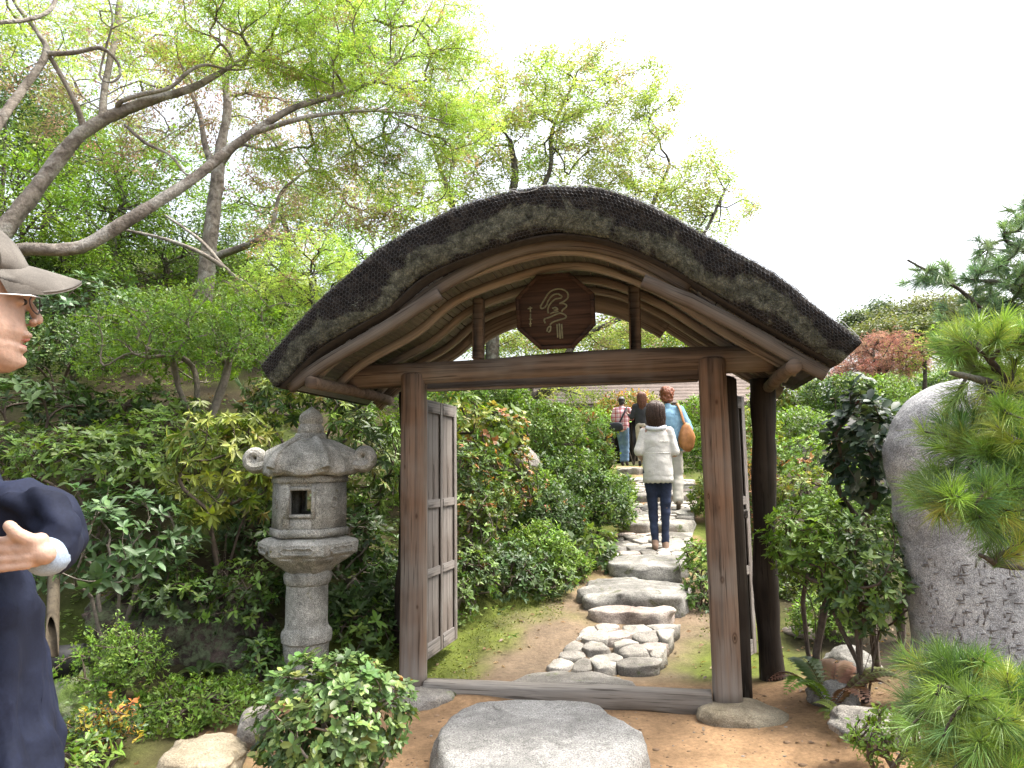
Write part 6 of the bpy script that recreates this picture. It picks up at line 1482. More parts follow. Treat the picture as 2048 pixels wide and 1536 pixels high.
# ------------------------------------------------------------------ house behind
def house():
    Yh = 25.0; A = PX(1060, 800, Yh)[0]; Bx = PX(1560, 800, Yh)[0]; ez = PX(1300, 806, Yh)[2]; rz = PX(1300, 716, Yh + 3.2)[2]; g = 1.30
    H = empty('garden_house', ((A + Bx) / 2, Yh + 3, g), 'old house with broad brown shingled roof behind the walkers', 'house'); ov = .8
    shin, nt, b, o_ = mat('brown_shingle'); v = coords(nt, (1, 1, 1)); n1 = noise(nt, coords(nt, (14, 14, 60)), 1, 4, .6); n2 = noise(nt, v, 1.2, 4, .6)
    nt.links.new(mixc(nt, .6, ramp(nt, n1, [(.3, (.075, .058, .048)), (.7, (.15, .115, .096))]), ramp(nt, n2, [(.3, (.32, .32, .32)), (.7, (.66, .66, .64))]), 'OVERLAY'), b.inputs['Base Color']); setin(b, Roughness=.95); bump(nt, b, n1, .6, .04)
    x0, x1 = A - ov, Bx + ov; y0, y1 = Yh, Yh + 6.4; ym = (y0 + y1) / 2
    rows = 14
    for (ya, sgn) in ((y0, 1), (y1, -1)):                      # overlapping shingle courses
        for k in range(rows):
            t0, t1 = k / rows, (k + 1.12) / rows; sag = lambda t: ez + (rz - ez) * (t ** 1.12)
            q = []
            for t, lift in ((t0, .018), (min(t1, 1), .0)):
                ins = 1.6 * t; yy = ya + (ym - ya) * t; q.append([(x0 + ins, yy, sag(t) + lift), (x1 - ins, yy, sag(t) + lift)])
            V = np.array([q[0][0], q[0][1], q[1][1], q[1][0]]); V2 = V - [0, 0, .06]; VV = np.concatenate([V, V2]); F = np.array([[0, 1, 2, 3], [7, 6, 5, 4], [0, 4, 5, 1], [1, 5, 6, 2], [2, 6, 7, 3], [3, 7, 4, 0]])
            mb = MB(); mb.add(VV, F); mb.build('shingle_course', shin, H)
    for s, xx, xi in ((-1, x0, x0 + 1.6), (1, x1, x1 - 1.6)):
        V = np.array([(xx, y0, ez - .02), (xx, y1, ez - .02), (xi, ym, rz - .02), (xi, ym, rz - .08), (xx, y1, ez - .1), (xx, y0, ez - .1)]); F = [np.array([[0, 1, 2], [5, 3, 4]]), np.array([[0, 5, 4, 1]])]
        mb = MB(); mb.add(V, F); mb.build('hip_slope', shin, H)
    mb = MB(); V, F = bevbox(((x0 + x1) / 2, ym, rz + .07), (x1 - x0 - 3.1, .5, .2), .04); mb.add(V, F); mb.build('ridge_cap', m_plain('pale_ridge_tile', (.42, .43, .45), .6), H)
    mb = MB(); V, F = bevbox(((x0 + x1) / 2, y0 + .05, ez - .09), (x1 - x0, .12, .1), .02); mb.add(V, F); mb.build('eave_board', W_DARK, H)
    plaster = m_plain('dark_wall_plaster', (.10, .075, .055), .95); glass = m_plain('dark_opening', (.012, .011, .010), .5)
    for c, s in ((((A + Bx) / 2, Yh + 1.0, (g + ez) / 2), (Bx - A, .15, ez - g)), (((A + Bx) / 2, Yh + 5.4, (g + ez) / 2), (Bx - A, .15, ez - g)), ((A, Yh + 3.2, (g + ez) / 2), (.15, 4.2, ez - g)), ((Bx, Yh + 3.2, (g + ez) / 2), (.15, 4.2, ez - g))):
        mb = MB(); V, F = box(c, s); mb.add(V, F); mb.build('wall', plaster, H)
    for i in range(7):
        x = A + .15 + i * (Bx - A - .3) / 6; mb = MB(); V, F = bevbox((x, Yh + .86, (g + ez) / 2), (.14, .14, ez - g), .01); mb.add(V, F); mb.build('pillar', W_DARK, H)
        if i < 6:
            w_ = (Bx - A - .3) / 6 - .2; mb = MB(); V, F = box((x + (Bx - A - .3) / 12, Yh + .90, g + .95), (w_, .04, 1.7)); mb.add(V, F); wn = mb.build('window', glass, H)
            for k in (-1, 0, 1):
                mb = MB(); V, F = box((x + (Bx - A - .3) / 12 + k * w_ * .3, Yh + .865, g + .95), (.05, .03, 1.7)); mb.add(V, F); mb.build('lattice_bar', W_DARK, wn)
house()

# ------------------------------------------------------------------ people
def capsule(p0, p1, r0, r1, n=14, sq=None, ref=None):
    """closed tapered capsule; sq scales the section along ref"""
    p0, p1 = np.array(p0, float), np.array(p1, float); D = p1 - p0; L = np.linalg.norm(D); D = D / max(L, 1e-6)
    P, R = [], []
    for t in np.linspace(-np.pi / 2, 0, 5)[:-1]: P.append(p0 + D * r0 * math.sin(t)); R.append(r0 * max(math.cos(t), .05))
    for f in np.linspace(0, 1, 4): P.append(p0 + (p1 - p0) * f); R.append(r0 + (r1 - r0) * f)
    for t in np.linspace(0, np.pi / 2, 5)[1:]: P.append(p1 + D * r1 * math.sin(t)); R.append(r1 * max(math.cos(t), .05))
    P = np.array(P)
    V, F = tube(P + np.outer(np.arange(len(P)) * 1e-6, D), R, n)
    if sq is not None:
        ref = nrm(np.array(ref, float)); c = P.mean(0) if False else None
        ax = p0 + np.outer((V - p0) @ D, D); off = V - ax; k = off @ ref; V = V + np.outer(k * (sq - 1), ref)
    return V, F
def ball(c, r, s=3):
    V, F = ico(s); return V * np.array(r) + np.array(c), [F]
def fuse(name, prims, voxel, m, parent, smooth=3, disp=None, decim=None):
    """overlapping closed shapes fused into one continuous surface"""
    mb = MB()
    for V, F in prims: mb.add(V, F)
    me = mb.mesh(name + '_raw'); o = bpy.data.objects.new(name, me); COL.objects.link(o)
    md = o.modifiers.new('r', 'REMESH'); md.mode = 'VOXEL'; md.voxel_size = voxel; md.use_smooth_shade = True
    if smooth: s = o.modifiers.new('s', 'SMOOTH'); s.iterations = smooth; s.factor = .5
    if decim: d_ = o.modifiers.new('d', 'DECIMATE'); d_.ratio = decim
    dg = bpy.context.evaluated_depsgraph_get(); nm = bpy.data.meshes.new_from_object(o.evaluated_get(dg))
    o.modifiers.clear(); o.data = nm; nm.name = name; bpy.data.meshes.remove(me)
    n = len(nm.vertices); co = np.empty(n * 3, np.float32); nm.vertices.foreach_get('co', co); co = co.reshape(-1, 3).astype(float)
    if disp is not None:
        nn = np.empty(n * 3, np.float32); nm.vertices.foreach_get('normal', nn); co = co + nn.reshape(-1, 3) * disp(co)[:, None]
    if parent is not None: co = co - np.array(parent.location)
    nm.vertices.foreach_set('co', co.astype(np.float32).ravel()); nm.polygons.foreach_set('use_smooth', np.ones(len(nm.polygons), bool)); nm.update()
    nm.materials.clear(); nm.materials.append(m)
    if parent is not None: o.parent = parent
    return o
SKIN = m_plain('skin', (.36, .235, .175), .55, .16, 45, .25, .3)
SKIN.node_tree.nodes['Principled BSDF'].inputs['Subsurface Weight'].default_value = .15
SKIN.node_tree.nodes['Principled BSDF'].inputs['Subsurface Radius'].default_value = (.02, .008, .005)
def hand_prims(wr, fd, pn, k=1.0, curl=.5, thumb=1):
    """palm, four fingers and thumb from the wrist; fd finger direction, pn palm normal"""
    fd, pn = nrm(fd), nrm(pn); sd_ = np.cross(fd, pn) * thumb; out = [capsule(wr, wr + fd * .045 * k, .024 * k, .026 * k), capsule(wr + fd * .035 * k + sd_ * .018 * k, wr + fd * .08 * k + sd_ * .026 * k, .018 * k, .014 * k), capsule(wr + fd * .035 * k - sd_ * .018 * k, wr + fd * .075 * k - sd_ * .024 * k, .018 * k, .013 * k)]
    for i, (o_, l) in enumerate(((.028, .068), (.010, .076), (-.009, .070), (-.027, .055))):
        b = wr + fd * .082 * k + sd_ * o_ * k; a = curl; p = b; d = fd
        for j in range(3):
            d = nrm(fd * math.cos(a * (j + .6)) + pn * math.sin(a * (j + .6))); q = p + d * l * k * (.42, .32, .26)[j]; out.append(capsule(p, q, .0088 * k * (1 - .1 * j), .0083 * k * (1 - .1 * j), 8)); p = q
    b = wr + fd * .02 * k + sd_ * .03 * k; q = b + nrm(fd * .7 + sd_ * .7 + pn * .3) * .042 * k; out += [capsule(b, q, .013 * k, .0105 * k, 8), capsule(q, q + nrm(fd * .9 + sd_ * .15 + pn * .35) * .032 * k, .0105 * k, .009 * k, 8)]
    return out
def head_prims(c, fwd, k=1.0):
    """skull, jaw, nose, ears, brow; c is the head centre"""
    fwd = nrm(fwd); rt = np.cross(fwd, [0, 0, 1.0]); up = np.array([0, 0, 1.0]); V, F = ico(3)
    M = lambda P: c + (np.outer(P[:, 0], rt) + np.outer(P[:, 1], fwd) + np.outer(P[:, 2], up)) * k
    pr = [(M(V * [.073, .092, .088] + [0, -.012, .03]), [F]), (M(V * [.058, .066, .078] + [0, .018, -.045]), [F])]
    E = lambda *p: c + (p[0] * rt + p[1] * fwd + p[2] * up) * k
    pr += [capsule(E(0, .082, .012), E(0, .100, -.026), .009 * k, .013 * k, 8), capsule(E(-.018, .078, -.062), E(.018, .078, -.062), .008 * k, .008 * k, 8), capsule(E(-.015, .074, -.074), E(.015, .074, -.074), .008 * k, .008 * k, 8), capsule(E(-.012, .07, -.108), E(.012, .07, -.108), .015 * k, .015 * k, 8), capsule(E(-.045, .068, .028), E(.045, .068, .028), .012 * k, .012 * k, 8)]
    for s in (-1, 1): pr += [capsule(E(.074 * s, -.01, .012), E(.07 * s, -.004, -.035), .014 * k, .009 * k, 8)]
    return pr
def walker(label, px, Y, height, heading, cloth, pose, ground=None, hairstyle='short', cols=None, hem=False):
    """a standing or walking figure seen from behind, parts: body, hair, top, trousers, shoes"""
    x0 = PX(px, 900, Y)[0]; g = tz(x0, Y) if ground is None else ground; base = np.array([x0, Y, g]); k = height / 1.68
    vx = .0125 if Y < 8 else (.017 if Y < 12 else .024); root = empty('person', base, label, 'person'); fw = np.array([math.sin(heading), math.cos(heading), 0]); rt = np.array([fw[1], -fw[0], 0])
    W = lambda r, f, z: base + (rt * r + fw * f) * k + np.array([0, 0, z * k])
    J = dict(hipL=(-.085, 0, .90), hipR=(.085, 0, .90), kneeL=(-.09, .04, .48), kneeR=(.09, .04, .48), ankL=(-.09, 0, .085), ankR=(.09, 0, .085), shL=(-.165, 0, 1.36), shR=(.165, 0, 1.36), elL=(-.215, -.02, 1.10), elR=(.215, -.02, 1.10), wrL=(-.20, .1, .90), wrR=(.20, .1, .90), head=(0, .02, 1.555), neck=(0, -.005, 1.40))
    J.update({a: b for a, b in pose.items() if not a.startswith('pitch')}); J = {a: W(*b) for a, b in J.items()}
    hips = (J['hipL'] + J['hipR']) / 2; ch = W(0, 0, 1.22); wa = W(0, 0, 1.02)
    hd = J['head']; body = head_prims(hd, fw, k) + [capsule(J['neck'] - [0, 0, .02 * k], hd - [0, 0, .04 * k], .05 * k, .047 * k), capsule(hips, ch, .10 * k, .10 * k, 14, 1.4, rt), capsule(J['shL'] + (ch - J['shL']) * .2, J['shR'] + (ch - J['shR']) * .2, .055 * k, .055 * k)]
    for s in 'LR':
        body += [capsule(J['sh' + s], J['el' + s], .042 * k, .034 * k), capsule(J['el' + s], J['wr' + s], .035 * k, .024 * k), capsule(J['hip' + s], J['knee' + s], .075 * k, .05 * k), capsule(J['knee' + s], J['ank' + s], .048 * k, .034 * k)]
        d = nrm(J['wr' + s] - J['el' + s]); pn = nrm(rt * (-1 if s == 'R' else 1) + fw * .1); pn = nrm(pn - d * (pn @ d)); body += hand_prims(J['wr' + s], d, pn, k, .5, 1 if s == 'L' else -1)
    fuse('body', body, vx * .8, SKIN, root, 2)
    # trousers
    lw = cloth.get('leg', (.088, .060, .046)); wr_ = cloth.get('wrinkle', .006)
    hk = cloth.get('hipk', 1.0); tr = [capsule(hips + [0, 0, .03], hips + [0, 0, .10 * k], .115 * k * hk, .105 * k * hk, 16, 1.42, rt), ]
    for s in 'LR':
        sg = -1 if s == 'L' else 1
        tr += [capsule(J['hip' + s] - [0, 0, .01], J['knee' + s], lw[0] * k, lw[1] * k, 16), capsule(J['knee' + s], J['ank' + s] + [0, 0, .02], lw[1] * k, lw[2] * k, 16), ball(J['hip' + s] - fw * .02 * k, (.062 * k, .062 * k, .085 * k))]
    fuse('trousers', tr, vx, cloth['trousers'], root, 3, lambda P: fbm(P * [1, 1, 2.2], 9, 2, 7) * wr_)
    # top
    tw = cloth.get('topw', 1.0); bot = cloth.get('tophem', .88)
    tp = [capsule(W(0, 0, bot + .09), W(0, -.005, 1.27), .125 * k * tw, (.088 if hem else .110) * k * tw, 18, 1.45, rt), capsule(J['shL'] * .85 + J['shR'] * .15, J['shR'] * .85 + J['shL'] * .15, .068 * k, .068 * k, 14), capsule(W(0, 0, bot + .03), W(0, 0, bot + .12), .115 * k * tw, .12 * k * tw, 18, 1.5, rt), capsule(W(0, -.01, 1.34), W(0, -.008, 1.41), .075 * k, .058 * k)]
    sl = cloth.get('sleeve', 1.0)
    for s in 'LR':
        tp += [capsule(J['sh' + s], J['el' + s], .066 * k * cloth.get('slw', 1), .054 * k * cloth.get('slw', 1), 14)]
        if sl > 0: tp += [capsule(J['el' + s], J['el' + s] + (J['wr' + s] - J['el' + s]) * sl, .053 * k * cloth.get('slw', 1), .044 * k * cloth.get('slw', 1), 14)]
    def tdisp(P):
        d = fbm(P * [1, 1, 1.3], 7, 3, 5) * (.006 if hem else .010)
        return d
    RG = [(.79, .160, .112), (.84, .170, .120), (.92, .166, .117), (1.02, .160, .110), (1.12, .165, .108), (1.22, .168, .103), (1.30, .152, .092), (1.355, .118, .078), (1.395, .075, .060), (1.41, .058, .05)]
    if hem:                                         # loose blouse: lofted back and front with wide elbow sleeves
        an = np.arange(40) * 2 * np.pi / 40; rr_ = [W(0, 0, 0) + np.outer(np.cos(an) * a_ * k, rt) + np.outer(np.sin(an) * b_ * k, fw) + np.array([0, 0, z_ * k]) for z_, a_, b_ in RG]
        tp = [loft(np.array(rr_))]
        for s in 'LR': tp += [capsule(J['sh' + s] - [0, 0, .01], J['sh' + s] * .55 + J['el' + s] * .45, .052 * k, .056 * k, 16), capsule(J['sh' + s] * .55 + J['el' + s] * .45, J['el' + s] + [0, 0, .03], .056 * k, .058 * k, 16)]
    o = fuse('top', tp, vx * (.8 if hem else 1), cloth['top'], root, 3, tdisp)
    if hem:                                         # scalloped lace edge
        mb = MB(); n = 64; a = np.arange(n) * 2 * np.pi / n; c = W(0, 0, .80); rings = []
        for z, f in ((.05, 1.0), (.0, 1.02), (-.035, 1.03)):
            zz = z - (.012 * np.abs(np.sin(a * 9)) if z < 0 else 0); rings.append(c + np.outer(np.cos(a) * .166 * k * f, rt) + np.outer(np.sin(a) * .118 * k * f, fw) + np.outer(np.zeros(n) + zz, [0, 0, 1.0]))
        rings = np.array(rings); V, F = loft(np.concatenate([rings, rings[::-1] * 1.0 + (c - rings[::-1]) * .02]), False); mb.add(V, F); mb.build('lace_hem', cloth['top'], root, True)
        for zz in (1.21, 1.08, .93):           # lace bands across the back
            t = np.linspace(-1.35, 1.35, 60); ha, hb = np.interp(zz, [q_[0] for q_ in RG], [q_[1] for q_ in RG]), np.interp(zz, [q_[0] for q_ in RG], [q_[2] for q_ in RG]); P = W(0, 0, zz) + np.outer(np.sin(t) * (ha - .002) * k, rt) - np.outer(np.cos(t) * (hb - .002) * k, fw) + np.outer(.005 * np.abs(np.sin(t * 18)), [0, 0, 1.0]); V, F = tube(P, .0042, 6); mb = MB(); mb.add(V, F); mb.build('lace_band', cloth['top'], root, True)
        t = np.linspace(-1.25, 1.25, 24); P = W(0, -.01, 1.385) + np.outer(np.sin(t) * .105 * k, rt) - np.outer(np.cos(t) * .075 * k, fw) - np.outer(np.cos(t) * .025, [0, 0, 1.0]); V, F = tube(P, .022, 8); mb = MB(); mb.add(V, F); mb.build('collar', m_cloth('white_collar', (.72, .73, .78)), root, True)
    # shoes
    for s in 'LR':
        a = J['ank' + s]; pit = pose.get('pitch' + s, 0); d = nrm(fw * math.cos(pit) + np.array([0, 0, -math.sin(pit)])); up = np.cross(rt, d)
        heel = a - up * .05 * k - d * .03 * k
        fuse('shoe', [capsule(heel, heel + d * .15 * k, .036 * k, .03 * k, 12, .9, rt), capsule(heel + d * .12 * k, heel + d * .19 * k - up * .006, .034 * k, .024 * k, 12), capsule(heel, a + up * .02, .038 * k, .040 * k, 12), capsule(heel - up * .022 * k, heel + d * .18 * k - up * .022 * k, .03 * k, .03 * k, 12)], vx * .8, cloth['shoes'], root, 2)
    # hair
    V, F = ico(3); ME = lambda p, r: ball(hd + (rt * p[0] + fw * p[1]) * k + np.array([0, 0, p[2] * k]), np.array(r) * k)
    def he(p, r):
        Vv = V * np.array(r); return (hd + (np.outer(Vv[:, 0] + p[0], rt) + np.outer(Vv[:, 1] + p[1], fw)) * k + np.outer((Vv[:, 2] + p[2]) * k, [0, 0, 1.0])), [F]
    if hairstyle == 'bob': hp = [he((0, -.018, .045), (.094, .104, .090)), he((0, -.04, -.03), (.098, .080, .10)), he((-.065, -.015, -.06), (.042, .06, .085)), he((.065, -.015, -.06), (.042, .06, .085)), he((0, -.05, -.10), (.100, .055, .07)), he((-.055, -.03, -.12), (.045, .05, .06)), he((.055, -.03, -.12), (.045, .05, .06))]; am, fq = .006, 26
    elif hairstyle == 'curly': hp = [he((0, -.012, .05), (.102, .110, .098)), he((0, -.04, -.02), (.086, .075, .085))]; am, fq = .016, 34
    elif hairstyle == 'long': hp = [he((0, -.015, .045), (.090, .102, .090)), he((0, -.05, -.06), (.086, .065, .13)), he((0, -.06, -.19), (.085, .045, .12))]; am, fq = .008, 24
    else: hp = [he((0, -.016, .045), (.088, .102, .090)), he((0, -.045, -.02), (.076, .062, .075))]; am, fq = .007, 30
    st = [1, 1, .25] if hairstyle in ('bob', 'long') else [1, 1, 1]
    fuse('hair', hp, vx * .7, cloth['hair'], root, 14 if hairstyle in ('bob', 'long') else 5, lambda P: fbm(P * st, fq, 3, 3) * am + fbm(P * np.array(st), 90, 2, 5) * .003)
    if hairstyle in ('bob', 'long'):                # loose strands over the hair mass
        r_ = np.random.default_rng(int(px)); mb = MB(); low = -.17 if hairstyle == 'bob' else -.30; ns = 420 if Y < 8 else 140
        for _ in range(ns):
            az = r_.uniform(-2.5, 2.5) - np.pi / 2; cs, sn = math.cos(az), math.sin(az); z1 = low * r_.uniform(.75, 1.08); fl_ = r_.uniform(.95, 1.07); P = []
            for t in np.linspace(0, 1, 9):
                if t < .45: ph_ = t / .45 * np.pi / 2; rr_ = math.sin(ph_); zz = .045 + .092 * math.cos(ph_)
                else: q_ = (t - .45) / .55; rr_ = 1 + .06 * math.sin(q_ * 3) - .10 * q_ ** 3; zz = .045 + (z1 - .045) * q_
                P.append(hd + (rt * cs * rr_ * .097 * fl_ + fw * (sn * rr_ * .104 * fl_ - .02)) * k + np.array([0, 0, zz * k]) + r_.normal(0, .0022, 3))
            V, F = tube(np.array(P), np.linspace(.0042, .0014, 9) * (1 if Y < 8 else 1.8), 4, False); mb.add(V, F)
        o = mb.build('hair_strand', cloth['hair'], root, True); o['kind'] = 'stuff'
    return root, W, J, k
def m_hair(name, c0, c1):
    m, nt, b, o = mat(name); n = noise(nt, coords(nt, (120, 120, 14)), 1, 4, .6); nt.links.new(ramp(nt, n, [(.3, c0), (.7, c1)]), b.inputs['Base Color']); setin(b, Roughness=.42); b.inputs['Specular IOR Level'].default_value = .5; bump(nt, b, n, .6, .01); return m
def m_denim(name, c0, c1):
    m, nt, b, o = mat(name); n = noise(nt, coords(nt), 7, 4, .6, .5); f = noise(nt, coords(nt, (300, 300, 60)), 1, 1, .5); c = ramp(nt, n, [(.32, c0), (.68, c1)]); c = mixc(nt, .4, c, ramp(nt, f, [(.3, (.3, .3, .3)), (.7, (.7, .7, .7))]), 'OVERLAY'); nt.links.new(c, b.inputs['Base Color']); setin(b, Roughness=.9); bump(nt, b, n, .4, .02); return m
def m_plaid(name):
    m, nt, b, o = mat(name); v = coords(nt); sep = nt.nodes.new('ShaderNodeSeparateXYZ'); nt.links.new(v, sep.inputs[0]); col = None
    def stripes(ax, scale, lo, hi):
        a = nt.nodes.new('ShaderNodeMath'); a.operation = 'MULTIPLY'; a.inputs[1].default_value = scale; nt.links.new(sep.outputs[ax], a.inputs[0]); f = nt.nodes.new('ShaderNodeMath'); f.operation = 'FRACT'; nt.links.new(a.outputs[0], f.inputs[0])
        return ramp(nt, f.outputs[0], [(0, (1, 1, 1)), (.3, (1, 1, 1)), (.34, lo), (.62, lo), (.66, (1, 1, 1)), (.8, (1, 1, 1)), (.82, hi), (.88, hi), (.9, (1, 1, 1))])
    s1 = stripes(0, 11, (.72, .38, .42), (.5, .3, .45)); s2 = stripes(2, 11, (.72, .38, .42), (.5, .3, .45)); c = mixc(nt, 1, mixc(nt, 1, (.78, .60, .60), s1, 'MULTIPLY'), s2, 'MULTIPLY'); nt.links.new(c, b.inputs['Base Color']); setin(b, Roughness=.9); return m
# woman in the cream blouse on the cobbles
w1 = dict(top=m_cloth('cream_lace', (.56, .535, .49), .95, 180, 14, .10, .35), trousers=m_denim('dark_denim', (.008, .012, .030), (.022, .034, .075)), shoes=m_cloth('tan_suede', (.24, .16, .115)), hair=m_hair('brown_hair', (.025, .013, .009), (.085, .045, .028)), topw=1.02, tophem=.82, sleeve=.10, slw=1.12, hipk=.86, leg=(.086, .056, .042))
walker('woman from behind in cream lace blouse and dark blue jeans on the cobbled steps', 1314, 7.35, 1.53, .22, w1, dict(kneeL=(-.07, .05, .48), ankL=(-.055, -.02, .10), kneeR=(.07, .02, .47), ankR=(.055, .0, .085), shL=(-.14, 0, 1.345), shR=(.14, 0, 1.345), elL=(-.20, -.03, 1.08), wrL=(-.17, .14, 1.01), elR=(.195, .0, 1.07), wrR=(.15, .19, 1.06), pitchL=.25, head=(.0, .02, 1.545)), .425, 'bob', hem=True)
# taller person in the denim shirt
w2 = dict(top=m_denim('light_denim_shirt', (.13, .25, .36), (.22, .37, .48)), trousers=m_cloth('off_white_trousers', (.46, .43, .38)), shoes=m_cloth('brown_shoe', (.11, .085, .06)), hair=m_hair('curly_red_hair', (.12, .032, .012), (.30, .095, .04)), topw=1.14, tophem=.80, sleeve=.95, slw=1.18, leg=(.10, .078, .068))
r2, W2, J2, k2 = walker('tall person with curly red hair, blue denim shirt and off-white trousers', 1338, 9.5, 1.63, .18, w2, dict(kneeL=(-.08, .2, .56), ankL=(-.08, .22, .19), kneeR=(.10, -.02, .46), ankR=(.09, -.16, .12), pitchR=.75, elR=(.27, -.05, 1.10), wrR=(.25, .10, .90), head=(.0, .03, 1.56)), .70, 'curly')
w3 = dict(top=m_plaid('pink_plaid'), trousers=m_denim('mid_blue_denim', (.07, .13, .24), (.17, .27, .40)), shoes=m_cloth('dark_shoe', (.03, .025, .025)), hair=m_hair('black_hair', (.008, .007, .007), (.035, .028, .024)), topw=1.0, tophem=.88, sleeve=1.0, leg=(.088, .062, .056))
r3, W3, J3, k3 = walker('person in pink plaid shirt and blue jeans at the top of the steps', 1246, 15.6, 1.50, .35, w3, dict(elL=(-.25, .02, 1.12), wrL=(-.16, .16, 1.05), elR=(.24, .06, 1.14), wrR=(.22, .24, 1.18), kneeL=(-.05, .08, .48), ankL=(-.03, .02, .085)), 1.32, 'short')
w4 = dict(top=m_cloth('charcoal_knit', (.035, .036, .04)), trousers=m_cloth('cream_skirt_trousers', (.45, .40, .34)), shoes=m_cloth('black_shoe', (.02, .02, .02)), hair=m_hair('auburn_hair', (.09, .033, .02), (.20, .085, .05)), topw=.95, tophem=.86, sleeve=.9)
walker('person with long auburn hair and dark cardigan beside the plaid shirt', 1287, 15.2, 1.57, .1, w4, dict(elL=(-.24, .02, 1.10), wrL=(-.30, .12, 1.18)), 1.30, 'long')
# bags carried by the walkers
def bag(name, label, m, path, r_strap, body, parts):
    c = body[0]; root = empty(name, c, label, 'bag'); V, F = tube(smoothpath(path, 6), r_strap, 6, True, (1, .35)); mb = MB(); mb.add(V, F); mb.build('strap', m, root, True)
    V, F = rockmesh(body[1], 7, s=4, boxy=body[3], rough=.05, facets=0); V = V + 0; sgn = np.clip(V[:, 2] / body[1][2], -1, 1); V[:, 0] *= 1 - body[4] * np.clip(sgn, 0, 1); mb = MB(); mb.add(rotz(V, body[2]) + c, F); mb.build('pouch', m, root, True)
    return root
sh = W2(.15, .0, 1.43); c = W2(.235, -.135, .985)
bag('shoulder_bag', 'tan leather shoulder bag on the denim shirt', m_plain('tan_leather', (.36, .155, .055), .5, .25, 14, .3, .4), [W2(.13, .10, 1.38), W2(.135, 0, 1.455), W2(.165, -.11, 1.36), W2(.20, -.15, 1.20), c + [0, 0, .14]], .018, (c, (.115, .06, .185), .25, .85, .45), None)
c = W3(-.12, -.19, .93)
bag('messenger_bag', 'black messenger bag slung across the plaid shirt', m_plain('black_nylon', (.022, .024, .03), .6, .3, 20, .3), [W3(.12, .06, 1.38), W3(.13, -.02, 1.42), W3(.10, -.14, 1.30), W3(.02, -.185, 1.12), c + [.06, 0, .05]], .022, (c, (.155, .055, .10), -.35, .6, .1), None)

